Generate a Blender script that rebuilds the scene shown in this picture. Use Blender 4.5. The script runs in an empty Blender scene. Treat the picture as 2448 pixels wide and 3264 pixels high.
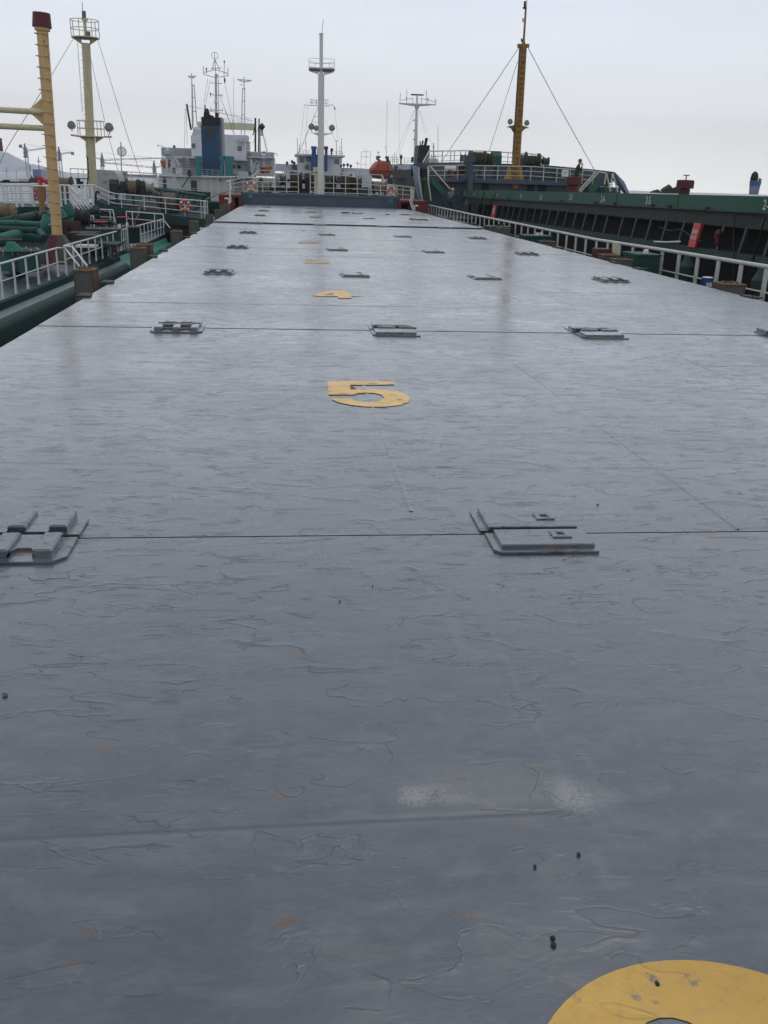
import bpy, bmesh, math, random
from mathutils import Vector, Matrix
random.seed(7)
R = math.radians
PI = math.pi
sc = bpy.context.scene
col = sc.collection

# ------------------------------------------------------------------ camera
PW, PH = 2448.0, 3264.0
FPX, PITCH, ROLL, YAW, EYE = 2873.3, 0.3508, 0.0307, 0.1102, 1.6
_cy, _sy, _cp, _sp = math.cos(YAW), math.sin(YAW), math.cos(PITCH), math.sin(PITCH)
VF = Vector((_sy*_cp, _cy*_cp, -_sp))
_r0 = Vector((_cy, -_sy, 0)); _u0 = _r0.cross(VF)
VR = math.cos(ROLL)*_r0 + math.sin(ROLL)*_u0
VU = -math.sin(ROLL)*_r0 + math.cos(ROLL)*_u0
cam_data = bpy.data.cameras.new("camera")
cam = bpy.data.objects.new("camera", cam_data); col.objects.link(cam)
cam_data.sensor_fit = 'VERTICAL'; cam_data.sensor_height = 36.0
cam_data.lens = FPX/PH*36.0
cam_data.clip_start = 0.05; cam_data.clip_end = 20000
cam.matrix_world = Matrix(((VR.x, VU.x, -VF.x, 0), (VR.y, VU.y, -VF.y, 0), (VR.z, VU.z, -VF.z, EYE), (0, 0, 0, 1)))
sc.camera = cam

# ------------------------------------------------------------------ world, sun, exposure
SUN_EL, SUN_AZ = R(66), R(35)      # azimuth from +Y (ahead) towards +X
world = bpy.data.worlds.new("World"); sc.world = world; world.use_nodes = True
nt = world.node_tree; nt.nodes.clear()
wo = nt.nodes.new('ShaderNodeOutputWorld')
sky = nt.nodes.new('ShaderNodeTexSky'); sky.sky_type = 'NISHITA'; sky.sun_disc = False
sky.sun_elevation = SUN_EL; sky.sun_rotation = SUN_AZ
sky.air_density = 1.0; sky.dust_density = 3.0; sky.ozone_density = 2.0
bg1 = nt.nodes.new('ShaderNodeBackground'); bg1.inputs[1].default_value = 0.075
nt.links.new(sky.outputs[0], bg1.inputs[0])
tc = nt.nodes.new('ShaderNodeTexCoord'); sx = nt.nodes.new('ShaderNodeSeparateXYZ')
nt.links.new(tc.outputs['Generated'], sx.inputs[0])
cr = nt.nodes.new('ShaderNodeValToRGB')
for i, (p, c) in enumerate([(0.0, (1.22, 1.19, 1.14)), (.05, (.90, .885, .875)), (.10, (.69, .71, .745)), (.20, (.475, .52, .60)), (.35, (.42, .465, .53)), (.6, (.33, .365, .42)), (1.0, (.30, .33, .38))]):
    e = cr.color_ramp.elements[i] if i < 2 else cr.color_ramp.elements.new(p)
    e.position = p; e.color = (*c, 1)
nt.links.new(sx.outputs['Z'], cr.inputs[0])
# faint cloud veil
cn = nt.nodes.new('ShaderNodeTexNoise'); cn.inputs['Scale'].default_value = 2.2; cn.inputs['Detail'].default_value = 3
cmap = nt.nodes.new('ShaderNodeMapping'); cmap.inputs['Scale'].default_value = (1, 1, 4)
nt.links.new(tc.outputs['Generated'], cmap.inputs[0]); nt.links.new(cmap.outputs[0], cn.inputs['Vector'])
cmr = nt.nodes.new('ShaderNodeMapRange'); cmr.inputs[1].default_value = .3; cmr.inputs[2].default_value = .7
cmr.inputs[3].default_value = .92; cmr.inputs[4].default_value = 1.06
nt.links.new(cn.outputs[0], cmr.inputs[0])
vm = nt.nodes.new('ShaderNodeVectorMath'); vm.operation = 'SCALE'
nt.links.new(cr.outputs[0], vm.inputs[0]); nt.links.new(cmr.outputs[0], vm.inputs['Scale'])
bg2 = nt.nodes.new('ShaderNodeBackground'); bg2.inputs[1].default_value = 1.66
nt.links.new(vm.outputs[0], bg2.inputs[0])
mxw = nt.nodes.new('ShaderNodeMixShader'); mxw.inputs[0].default_value = 0.88
nt.links.new(bg1.outputs[0], mxw.inputs[1]); nt.links.new(bg2.outputs[0], mxw.inputs[2])
nt.links.new(mxw.outputs[0], wo.inputs['Surface'])

sd = bpy.data.lights.new("sun", 'SUN'); sd.energy = 0.5; sd.angle = R(30); sd.color = (1, .965, .92)
sun = bpy.data.objects.new("sun", sd); col.objects.link(sun)
sdir = Vector((math.sin(SUN_AZ)*math.cos(SUN_EL), math.cos(SUN_AZ)*math.cos(SUN_EL), math.sin(SUN_EL)))
sun.rotation_euler = sdir.to_track_quat('Z', 'Y').to_euler()
sc.view_settings.view_transform = 'Standard'; sc.view_settings.look = 'None'
sc.view_settings.exposure = 0.13; sc.view_settings.gamma = 1.0
sc.render.engine = 'CYCLES'
sc.cycles.max_bounces = 6; sc.cycles.diffuse_bounces = 3; sc.cycles.glossy_bounces = 3
sc.cycles.volume_bounces = 1; sc.cycles.use_denoising = True

# ------------------------------------------------------------------ placing helpers
def ray(px, py):
    return VF + VR*((px-PW/2)/FPX) - VU*((py-PH/2)/FPX)
EY = Vector((0, 0, EYE))
def at(px, py, Y):
    d = ray(px, py); return EY + d*(Y/d.y)
def atX(px, py, X):
    d = ray(px, py); return EY + d*(X/d.x)
def atZ(px, py, z=0.0):
    d = ray(px, py); return EY + d*((z-EYE)/d.z)
def k(Y): return Y/3000.0

def tag(o, label=None, cat=None, group=None, kind=None):
    if label: o['label'] = label
    if cat: o['category'] = cat
    if group: o['group'] = group
    if kind: o['kind'] = kind
    return o
def thing(name, loc, label, cat, group=None):
    o = bpy.data.objects.new(name, None); col.objects.link(o)
    o.location = loc; o.empty_display_size = .2
    return tag(o, label, cat, group)
_off = {}
def base_of(o):
    v = Vector((0, 0, 0))
    while o is not None:
        v += Vector(o.location); o = o.parent
    return v

class MB:
    """collects solid pieces of one part"""
    def __init__(s): s.v = []; s.f = []; s.sm = []; s.mi = []; s.m = 0
    def add(s, vs, fs, smooth=False):
        b = len(s.v); s.v += [Vector(p) for p in vs]
        for f in fs: s.f.append([b+i for i in f]); s.sm.append(smooth); s.mi.append(s.m)
        return s
    def box(s, x0, x1, y0, y1, z0, z1):
        a = [(x, y, z) for z in (z0, z1) for y in (y0, y1) for x in (x0, x1)]
        return s.add(a, [(0,2,3,1), (4,5,7,6), (0,1,5,4), (2,6,7,3), (0,4,6,2), (1,3,7,5)])
    def obox(s, p0, p1, w, h, up=Vector((0,0,1))):
        """bar from p0 to p1, w across, h along up"""
        p0 = Vector(p0); p1 = Vector(p1); d = (p1-p0).normalized()
        u = Vector(up); 
        if abs(d.dot(u)) > .98: u = Vector((0, 1, 0))
        r = d.cross(u).normalized(); u = r.cross(d).normalized()
        a = [p + r*sx*w/2 + u*sz*h/2 for p in (p0, p1) for sz in (-1, 1) for sx in (-1, 1)]
        return s.add(a, [(0,1,3,2), (4,6,7,5), (0,4,5,1), (2,3,7,6), (0,2,6,4), (1,5,7,3)])
    def bbox(s, x0, x1, y0, y1, z0, z1, b=.01):
        """box with a chamfered top"""
        a = [(x0,y0,z0),(x1,y0,z0),(x1,y1,z0),(x0,y1,z0),(x0,y0,z1-b),(x1,y0,z1-b),(x1,y1,z1-b),(x0,y1,z1-b),
             (x0+b,y0+b,z1),(x1-b,y0+b,z1),(x1-b,y1-b,z1),(x0+b,y1-b,z1)]
        return s.add(a, [(3,2,1,0),(0,1,5,4),(1,2,6,5),(2,3,7,6),(3,0,4,7),(4,5,9,8),(5,6,10,9),(6,7,11,10),(7,4,8,11),(8,9,10,11)])
    def tube(s, p0, p1, r, r2=None, n=10, caps=True):
        r2 = r if r2 is None else r2
        p0 = Vector(p0); p1 = Vector(p1); d = (p1-p0)
        if d.length < 1e-6: return s
        d.normalize(); u = Vector((0,0,1)) if abs(d.z) < .9 else Vector((1,0,0))
        a = d.cross(u).normalized(); b = d.cross(a)
        vs = []
        for p, rr in ((p0, r), (p1, r2)):
            for i in range(n):
                t = 2*PI*i/n; vs.append(p + a*math.cos(t)*rr + b*math.sin(t)*rr)
        s.add(vs, [(i, (i+1) % n, n+(i+1) % n, n+i) for i in range(n)], True)
        if caps:
            s.add(vs[:n], [tuple(range(n))[::-1]]); s.add(vs[n:], [tuple(range(n))])
        return s
    def pipe(s, pts, r, n=10):
        """swept tube through points with mitred rings"""
        pts = [Vector(p) for p in pts]; rings = []
        prev = None
        for i, p in enumerate(pts):
            d = (pts[min(i+1, len(pts)-1)] - pts[max(i-1, 0)]).normalized()
            if prev is None:
                u = Vector((0,0,1)) if abs(d.z) < .9 else Vector((1,0,0)); a = d.cross(u).normalized()
            else:
                a = (prev - d*prev.dot(d)).normalized()
            prev = a; b = d.cross(a)
            rr = r[i] if isinstance(r, (list, tuple)) else r
            rings.append([p + a*math.cos(2*PI*j/n)*rr + b*math.sin(2*PI*j/n)*rr for j in range(n)])
        vs = [q for rg in rings for q in rg]
        fs = [(i*n+j, i*n+(j+1) % n, (i+1)*n+(j+1) % n, (i+1)*n+j) for i in range(len(pts)-1) for j in range(n)]
        s.add(vs, fs, True); s.add(rings[0], [tuple(range(n))[::-1]]); s.add(rings[-1], [tuple(range(n))])
        return s
    def lathe(s, prof, o, ax=Vector((0,0,1)), n=20):
        """prof: (radius, height) list"""
        o = Vector(o); ax = Vector(ax).normalized()
        u = Vector((1,0,0)) if abs(ax.x) < .9 else Vector((0,1,0))
        a = ax.cross(u).normalized(); b = ax.cross(a)
        vs = []
        for r, h in prof:
            for i in range(n):
                t = 2*PI*i/n; vs.append(o + ax*h + a*math.cos(t)*r + b*math.sin(t)*r)
        m = len(prof)
        for q in range(m-1):
            flat = abs(prof[q][1]-prof[q+1][1]) < 1e-6
            s.add([vs[q*n+i] for i in range(n)] + [vs[(q+1)*n+i] for i in range(n)],
                  [(i, (i+1) % n, n+(i+1) % n, n+i) for i in range(n)], not flat)
        s.add(vs[:n], [tuple(range(n))[::-1]]); s.add(vs[-n:], [tuple(range(n))])
        return s
    def torus(s, c, ax, R0, r, n=24, m=8, arc=(0, 2*PI)):
        c = Vector(c); ax = Vector(ax).normalized()
        u = Vector((0,0,1)) if abs(ax.z) < .9 else Vector((1,0,0))
        a = ax.cross(u).normalized(); b = a.cross(ax)
        full = abs(arc[1]-arc[0]-2*PI) < 1e-6
        N = n if full else n+1; vs = []
        for i in range(N):
            t = arc[0] + (arc[1]-arc[0])*i/n; d = a*math.cos(t) + b*math.sin(t)
            for j in range(m):
                q = 2*PI*j/m; vs.append(c + d*(R0 + r*math.cos(q)) + ax*r*math.sin(q))
        fs = []
        for i in range(n if full else n):
            i2 = (i+1) % N
            for j in range(m): fs.append((i*m+j, i2*m+j, i2*m+(j+1) % m, i*m+(j+1) % m))
        return s.add(vs, fs, True)
    def prism(s, poly, ext):
        """poly: 3D points in a plane, ext: extrusion vector"""
        p = [Vector(q) for q in poly]; e = Vector(ext); n = len(p)
        s.add(p + [q+e for q in p], [tuple(range(n))[::-1], tuple(range(n, 2*n))] + [(i, (i+1) % n, n+(i+1) % n, n+i) for i in range(n)])
        return s
    def rect(s, x0, y0, x1, y1, Y, D=1.0):
        """box whose front face (at depth Y) spans those photo pixels"""
        xm, ym = (x0+x1)/2, (y0+y1)/2
        X0 = at(x0, ym, Y).x; X1 = at(x1, ym, Y).x; Z1 = at(xm, y0, Y).z; Z0 = at(xm, y1, Y).z
        return s.box(X0, X1, Y, Y+D, Z0, Z1)
    def rod(s, a, b, Y, rpx=.6, Y2=None, n=6, r2=None):
        Y2 = Y if Y2 is None else Y2
        return s.tube(at(*a, Y), at(*b, Y2), rpx*k(Y), (r2 if r2 is not None else rpx)*k(Y2), n)
    def bend(s, P, d):
        return s
    def build(s, name, mats, parent=None):
        me = bpy.data.meshes.new(name)
        o = base_of(parent) if parent else Vector((0,0,0))
        me.from_pydata([tuple(q-o) for q in s.v], [], s.f)
        if not isinstance(mats, (list, tuple)): mats = [mats]
        for m in mats: me.materials.append(m)
        for p, sm, mi in zip(me.polygons, s.sm, s.mi): p.use_smooth = sm; p.material_index = mi
        bm = bmesh.new(); bm.from_mesh(me); bmesh.ops.recalc_face_normals(bm, faces=bm.faces); bm.to_mesh(me); bm.free()
        ob = bpy.data.objects.new(name, me); col.objects.link(ob)
        if parent: ob.parent = parent
        return ob
def copy_tree(o, loc, label, parent=None):
    c = o.copy(); col.objects.link(c)
    if parent: c.parent = parent
    else: c.location = loc; c['label'] = label
    for ch in [x for x in o.children]: copy_tree(ch, None, None, c)
    return c

# ------------------------------------------------------------------ materials
def N(t, ty, **kw):
    n = t.nodes.new(ty)
    for a, b in kw.items(): setattr(n, a, b)
    return n
def newmat(name):
    m = bpy.data.materials.new(name); m.use_nodes = True
    t = m.node_tree; b = t.nodes['Principled BSDF']; return m, t, b
def noise(t, vec, scale, detail=4, rough=.55, dist=0.0):
    n = N(t, 'ShaderNodeTexNoise'); n.inputs['Scale'].default_value = scale; n.inputs['Detail'].default_value = detail
    n.inputs['Roughness'].default_value = rough; n.inputs['Distortion'].default_value = dist
    t.links.new(vec, n.inputs['Vector']); return n.outputs['Fac']
def ramp(t, fac, a, b, lo=0.0, hi=1.0):
    n = N(t, 'ShaderNodeMapRange'); n.inputs[1].default_value = a; n.inputs[2].default_value = b
    n.inputs[3].default_value = lo; n.inputs[4].default_value = hi
    t.links.new(fac, n.inputs[0]); return n.outputs[0]
def mth(t, op, a, b=None, clamp=False):
    n = N(t, 'ShaderNodeMath', operation=op); n.use_clamp = clamp
    for i, q in enumerate((a, b)):
        if q is None: continue
        if isinstance(q, (int, float)): n.inputs[i].default_value = q
        else: t.links.new(q, n.inputs[i])
    return n.outputs[0]
def mix(t, fac, a, b, mode='MIX'):
    n = N(t, 'ShaderNodeMix', data_type='RGBA', blend_type=mode)
    for i, q in ((0, fac), (6, a), (7, b)):
        if isinstance(q, (int, float)): n.inputs[i].default_value = q
        elif isinstance(q, tuple): n.inputs[i].default_value = (*q, 1)
        else: t.links.new(q, n.inputs[i])
    return n.outputs[2]
def mapping(t, vec, sc_=(1,1,1), loc=(0,0,0), rot=(0,0,0)):
    n = N(t, 'ShaderNodeMapping'); n.inputs['Scale'].default_value = sc_; n.inputs['Location'].default_value = loc
    n.inputs['Rotation'].default_value = rot; t.links.new(vec, n.inputs[0]); return n.outputs[0]
def gpos(t): return N(t, 'ShaderNodeNewGeometry').outputs['Position']

def N_smooth(t, v, w):
    q = mth(t, 'DIVIDE', v, w); q = mth(t, 'MULTIPLY', q, q); return mth(t, 'POWER', 2.718, mth(t, 'MULTIPLY', q, -1.0))
def paint(name, c, rough=.5, dirt=.35, rust=.0, dirtc=(.05, .045, .04), rustc=(.16, .06, .02), scale=1.0, bump=.3, metal=0.0, spec=.28):
    m, t, b = newmat(name); P = gpos(t)
    v = noise(t, P, 1.3*scale, 5, .6)
    st = noise(t, mapping(t, P, (3*scale, 3*scale, .5*scale)), 2.0, 5, .65)
    fi = noise(t, P, 14*scale, 4, .7)
    cc = mix(t, ramp(t, v, .3, .75, 0, .35), c, tuple(min(1, x*1.25+.01) for x in c))
    cc = mix(t, ramp(t, st, .42, .78, 0, dirt), cc, dirtc)
    cc = mix(t, ramp(t, fi, .45, .8, 0, dirt*.7), cc, tuple(x*.6 for x in c))
    if rust > 0:
        rn = mth(t, 'ADD', mth(t, 'MULTIPLY', noise(t, mapping(t, P, (1, 1, .45)), 2.6*scale, 7, .72), .75), mth(t, 'MULTIPLY', fi, .25))
        lo = .66-.22*rust
        cc = mix(t, ramp(t, rn, lo, lo+.05, 0, 1), cc, mix(t, fi, rustc, tuple(x*.4 for x in rustc)))
    t.links.new(cc, b.inputs['Base Color'])
    t.links.new(ramp(t, fi, .3, .7, rough-.08, rough+.14), b.inputs['Roughness'])
    b.inputs['Metallic'].default_value = metal; b.inputs['Specular IOR Level'].default_value = spec
    if bump > 0:
        bp = N(t, 'ShaderNodeBump'); bp.inputs['Strength'].default_value = bump; bp.inputs['Distance'].default_value = .02
        t.links.new(fi, bp.inputs['Height']); t.links.new(bp.outputs[0], b.inputs['Normal'])
    return m
def flat(name, c, rough=.6, emis=None):
    m, t, b = newmat(name); P = gpos(t)
    f = noise(t, P, 9, 3, .6)
    t.links.new(mix(t, ramp(t, f, .3, .7, 0, 1), tuple(x*.86 for x in c), tuple(min(1, x*1.1) for x in c)), b.inputs['Base Color'])
    b.inputs['Roughness'].default_value = rough; return m
def rope_mat(name, c, axis='X', sc_=30):
    m, t, b = newmat(name); P = gpos(t)
    w = N(t, 'ShaderNodeTexWave', wave_type='BANDS', bands_direction=axis); w.inputs['Scale'].default_value = sc_
    w.inputs['Distortion'].default_value = 3; w.inputs['Detail'].default_value = 2
    t.links.new(P, w.inputs[0])
    cc = mix(t, w.outputs['Fac'], tuple(x*.35 for x in c), c)
    cc = mix(t, ramp(t, noise(t, P, 3, 4), .4, .7, 0, .5), cc, tuple(x*.5 for x in c))
    t.links.new(cc, b.inputs['Base Color']); b.inputs['Roughness'].default_value = .9
    bp = N(t, 'ShaderNodeBump'); bp.inputs['Strength'].default_value = .8; bp.inputs['Distance'].default_value = .02
    t.links.new(w.outputs['Fac'], bp.inputs['Height']); t.links.new(bp.outputs[0], b.inputs['Normal'])
    return m

Y0, PS, XL, XR = 4.022, 6.34, -2.76, 7.46
YEND = 60.3
def hatch_material(name, yellow=False, fade=0.0, hinge=False, fresh=1.0):
    m, t, b = newmat(name); P = gpos(t)
    if hinge: P0 = P
    base = (.042, .054, .067)
    sepn = N(t, 'ShaderNodeSeparateXYZ'); t.links.new(P, sepn.inputs[0]); px_, py_ = sepn.outputs['X'], sepn.outputs['Y']
    # --- broad mottling
    big = noise(t, mapping(t, P, (1, 1, 1)), .55, 6, .62)
    med = noise(t, P, 2.4, 8, .66, .4)
    fine = noise(t, P, 26, 5, .7)
    strk = noise(t, mapping(t, P, (.75, 1.9, 1)), 1.9, 9, .72, .3)
    cc = mix(t, ramp(t, big, .3, .72), base, (.056, .068, .083))
    cc = mix(t, ramp(t, med, .35, .72, 0, .7), cc, (.052, .068, .082))
    cc = mix(t, ramp(t, strk, .46, .72, 0, .8), cc, (.105, .117, .131))
    cc = mix(t, ramp(t, noise(t, P, .9, 3, .5, .6), .52, .72, 0, .5), cc, (.078, .083, .083))     # greyer, worn zones
    cc = mix(t, ramp(t, fine, .35, .75, 0, .28), cc, (.072, .083, .096))
    blot = noise(t, mapping(t, P, (1, 1.7, 1), (5, 2, 0)), 5.5, 8, .74, 1.0)
    cc = mix(t, ramp(t, blot, .50, .62, 0, .55), cc, (.105, .110, .110)); cc = mix(t, ramp(t, blot, .47, .34, 0, .45), cc, (.046, .060, .078))
    cc = mix(t, ramp(t, noise(t, P, 1.1, 6, .7, .8), .55, .66, 0, .3), cc, (.068, .092, .098))
    s2 = noise(t, mapping(t, P, (.9, 3.4, 1)), 3.2, 8, .7, .2)
    cc = mix(t, ramp(t, s2, .53, .68, 0, .35), cc, (.135, .145, .16)); cc = mix(t, ramp(t, s2, .45, .28, 0, .28), cc, (.044, .054, .067))
    if yellow:
        yc = mix(t, ramp(t, med, .3, .7), (.52*fresh, .30*fresh, .055*fresh), (.64*fresh, .38*fresh, .08*fresh))
        yc = mix(t, ramp(t, fine, .5, .8, 0, .5), yc, (.30, .2, .09))
        yc = mix(t, ramp(t, noise(t, P, 9, 6, .7), .62, .68, 0, .8), yc, (.13, .14, .15))
        if fade > 0:
            yc = mix(t, ramp(t, noise(t, mapping(t, P, (.7, 2.5, 1)), 2.6, 7, .7), .62-.3*fade-.06, .62-.3*fade+.06), yc, cc)
        cc = yc
    # --- cracked, curled paint: warped cells, only fragments of their edges show
    wv = N(t, 'ShaderNodeTexNoise'); wv.inputs['Scale'].default_value = 1.9; wv.inputs['Detail'].default_value = 5; wv.inputs['Roughness'].default_value = .42
    t.links.new(P, wv.inputs['Vector'])
    def warp(amt, scl):
        s1 = N(t, 'ShaderNodeVectorMath', operation='SUBTRACT'); t.links.new(wv.outputs['Color'], s1.inputs[0]); s1.inputs[1].default_value = (.5, .5, .5)
        s2 = N(t, 'ShaderNodeVectorMath', operation='SCALE'); t.links.new(s1.outputs[0], s2.inputs[0]); s2.inputs['Scale'].default_value = amt
        s3 = N(t, 'ShaderNodeVectorMath', operation='ADD'); t.links.new(mapping(t, P, scl), s3.inputs[0]); t.links.new(s2.outputs[0], s3.inputs[1])
        return s3.outputs[0]
    def cracks(vec, scale, width, mscale, a, bb, seed):
        vo = N(t, 'ShaderNodeTexVoronoi', feature='DISTANCE_TO_EDGE', voronoi_dimensions='2D'); vo.inputs['Scale'].default_value = scale
        t.links.new(vec, vo.inputs['Vector'])
        line = ramp(t, vo.outputs['Distance'], 0, width, 1, 0)
        mask = ramp(t, noise(t, mapping(t, P, (1, 1.8, 1), (seed, seed*.7, 0)), mscale, 4, .6), a, bb)
        lip = ramp(t, vo.outputs['Distance'], 0, width*5, 1, 0)
        return mth(t, 'MULTIPLY', line, mask), mth(t, 'MULTIPLY', lip, mask)
    c1, l1 = cracks(warp(.42, (.55, 1.15, 1)), 1.1, .0062, 1.7, .56, .62, 3.1)
    def curls(scl, scale, w, mscale, a_, b_, seed, lev):
        def nz_(dy):
            nn = N(t, 'ShaderNodeTexNoise'); nn.inputs['Scale'].default_value = scale; nn.inputs['Detail'].default_value = 3.5; nn.inputs['Roughness'].default_value = .5
            nn.inputs['Distortion'].default_value = .3
            t.links.new(mapping(t, P, scl, (seed, seed*1.3+dy*scl[1], 0)), nn.inputs['Vector']); return nn.outputs['Fac']
        n0, n1 = nz_(0), nz_(.006)
        sg = mth(t, 'SUBTRACT', n0, lev)
        grad = mth(t, 'ADD', mth(t, 'DIVIDE', mth(t, 'ABSOLUTE', mth(t, 'SUBTRACT', n1, n0)), .006), .12*scale*.3)
        dist_ = mth(t, 'DIVIDE', mth(t, 'ABSOLUTE', sg), grad)
        mask = ramp(t, noise(t, mapping(t, P, (1, 1.9, 1), (seed*2, seed*.7, 0)), mscale, 5, .62), a_, b_)
        line = mth(t, 'MULTIPLY', ramp(t, dist_, w*.3, w, 1, 0), mask)
        lip = mth(t, 'MULTIPLY', mth(t, 'MULTIPLY', ramp(t, dist_, 0, w*6, 1, 0), ramp(t, sg, 0, .002, 0, 1)), mask)
        return line, lip
    c2, l2 = curls((.55, 1.3, 1), 2.4, .0058, 3.0, .48, .57, 9.7, .5)
    c5, l5 = curls((.6, 1.1, 1), 3.7, .0045, 2.6, .50, .58, 41.3, .53)
    c2 = mth(t, 'MAXIMUM', c2, c5); l2 = mth(t, 'MAXIMUM', l2, l5)
    c3, l3 = curls((.42, 1.7, 1), 4.6, .0070, 4.2, .49, .57, 17.3, .48)
    c4, l4 = c3, l3
    far_ = ramp(t, py_, 2.2, 3.4)
    c3 = mth(t, 'MULTIPLY', mth(t, 'MAXIMUM', c3, c4), far_); l3 = mth(t, 'MULTIPLY', mth(t, 'MAXIMUM', l3, l4), far_)
    c1 = mth(t, 'MAXIMUM', c1, c3); l1 = mth(t, 'MAXIMUM', l1, l3)
    dens = ramp(t, py_, 1.6, 3.4, .5, 1)
    c2 = mth(t, 'MULTIPLY', c2, dens); l2 = mth(t, 'MULTIPLY', l2, dens)
    cr_ = mth(t, 'MAXIMUM', c1, c2); lp_ = mth(t, 'MAXIMUM', l1, l2)
    if not yellow or True:
        cc = mix(t, mth(t, 'MULTIPLY', cr_, .3 if yellow else .64), cc, mix(t, ramp(t, noise(t, P, 1.7, 3, .5), .53, .6), (.014, .015, .018), (.070, .040, .022)))
    # --- chips and rust
    rs = N(t, 'ShaderNodeTexVoronoi', feature='F1', voronoi_dimensions='2D'); rs.inputs['Scale'].default_value = 3.3
    t.links.new(warp(.25, (.75, 1.5, 1)), rs.inputs['Vector'])
    rsc = N(t, 'ShaderNodeSeparateColor'); t.links.new(rs.outputs['Color'], rsc.inputs[0])
    rad = mth(t, 'MULTIPLY', ramp(t, rsc.outputs[0], .30, 1.0, 0, .085), ramp(t, med, .3, .7, .4, 1.5))
    spot = mth(t, 'SUBTRACT', rad, rs.outputs['Distance'])
    rr = ramp(t, mth(t, 'ADD', mth(t, 'MULTIPLY', spot, .8), mth(t, 'ADD', mth(t, 'MULTIPLY', fine, .16), mth(t, 'MULTIPLY', noise(t, P, 60, 4, .7), .10))), .135, .175)
    halo = ramp(t, mth(t, 'ADD', spot, .035), .0, .11)
    stain = mth(t, 'MULTIPLY', halo, ramp(t, rsc.outputs[0], .72, .9))
    cc = mix(t, mth(t, 'MULTIPLY', stain, .22), cc, (.19, .15, .09))
    cc = mix(t, mth(t, 'MULTIPLY', rr, .85), cc, mix(t, fine, (.17, .075, .028), (.06, .03, .018)))
    sk = N(t, 'ShaderNodeTexVoronoi', feature='F1', voronoi_dimensions='2D'); sk.inputs['Scale'].default_value = 7.5
    t.links.new(warp(.2, (.55, 1.3, 1)), sk.inputs['Vector']); skc = N(t, 'ShaderNodeSeparateColor'); t.links.new(sk.outputs['Color'], skc.inputs[0])
    skm = ramp(t, mth(t, 'SUBTRACT', ramp(t, skc.outputs[1], .45, 1.0, 0, .20), sk.outputs['Distance']), .0, .02)
    skm = mth(t, 'MULTIPLY', skm, ramp(t, py_, 1.8, 4.0, .25, 1))
    cc = mix(t, mth(t, 'MULTIPLY', skm, .85), cc, mix(t, ramp(t, skc.outputs[0], .4, .5), (.020, .020, .020), (.13, .066, .028)))
    # --- white chalky scuffs
    ws = mth(t, 'MULTIPLY', ramp(t, noise(t, mapping(t, P, (.6, 2.4, 1)), 22, 7, .75), .60, .66), ramp(t, noise(t, P, .8, 3, .5), .5, .62))
    cc = mix(t, mth(t, 'MULTIPLY', ws, .35), cc, (.34, .34, .32))
    def ell(cx, cy, rx, ry, rot=0.0):
        q = mapping(t, P, (1/rx, 1/ry, 0), (-cx/rx, -cy/ry, 0))
        ln = N(t, 'ShaderNodeVectorMath', operation='LENGTH'); t.links.new(q, ln.inputs[0])
        return ramp(t, ln.outputs['Value'], 1.0, .2)
    nz = noise(t, P, 19, 8, .78, .3)
    nz2 = noise(t, mapping(t, P, (1, 1.5, 1)), 62, 8, .75, 1.6)
    if not yellow and not hinge:
        for cx, cy, rx, ry, st_ in ((.34, 2.06, .06, .055, 1), (.45, 2.05, .08, .035, .6), (.77, 2.05, .07, .10, .8), (.50, 2.09, .30, .10, .22), (.83, 2.02, .12, .08, .4), (.56, 2.03, .24, .03, .3), (.40, 2.09, .09, .025, .5), (.62,3.0,.03,.25,.15)):
            cc = mix(t, mth(t, 'MULTIPLY', mth(t, 'MULTIPLY', mth(t, 'POWER', ell(cx, cy, rx, ry), .5), ramp(t, mth(t, 'ADD', mth(t, 'MULTIPLY', ell(cx, cy, rx, ry), .12), nz2), .51, .56)), st_*.8), cc, (.31, .305, .28))
        cc = mix(t, mth(t, 'MULTIPLY', ell(.55, 2.08, .38, .17), .6), cc, (.115, .118, .11))
        # rust bleeding away from hinges and along the joint lines
        for cx, cy, rx, ry, st_ in ((2.15, 9.75, .5, .32, 1), (4.6, 9.6, .75, .8, 1.2), (.86, 3.75, .12, .10, .8), (1.55, 4.25, .2, .12, .8), (3.0, 16.2, .8, .6, .6), (-.75, 10.2, .35, .3, .7), (2.6, 14.9, 2.2, .8, .7), (5.5, 13.6, 1.6, .9, .5), (1.3, 22.4, .6, .5, .8), (-.6,5.9,.6,.3,.9), (.1,5.85,.35,.2,.8), (1.9, 7.5, .9, .8, .5)):
            cc = mix(t, mth(t, 'MULTIPLY', mth(t, 'MULTIPLY', ell(cx, cy, rx, ry), ramp(t, mth(t, 'ADD', mth(t, 'MULTIPLY', strk, .5), mth(t, 'MULTIPLY', nz, .5)), .44, .62)), .55*st_), cc, (.26, .19, .10))
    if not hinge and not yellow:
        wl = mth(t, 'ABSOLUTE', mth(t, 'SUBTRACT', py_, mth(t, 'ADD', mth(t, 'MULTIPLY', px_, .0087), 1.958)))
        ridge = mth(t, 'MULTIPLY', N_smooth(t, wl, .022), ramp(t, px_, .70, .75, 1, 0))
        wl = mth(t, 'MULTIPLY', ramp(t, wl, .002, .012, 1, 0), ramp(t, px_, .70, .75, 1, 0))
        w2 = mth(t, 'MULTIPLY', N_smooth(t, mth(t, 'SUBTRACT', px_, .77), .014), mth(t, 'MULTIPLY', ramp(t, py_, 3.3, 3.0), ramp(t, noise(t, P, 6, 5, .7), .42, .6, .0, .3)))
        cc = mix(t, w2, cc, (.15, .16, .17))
        cc = mix(t, mth(t, 'MULTIPLY', wl, .75), cc, (.028, .033, .040))  # dark line paints the shaded near side of the weld
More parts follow.
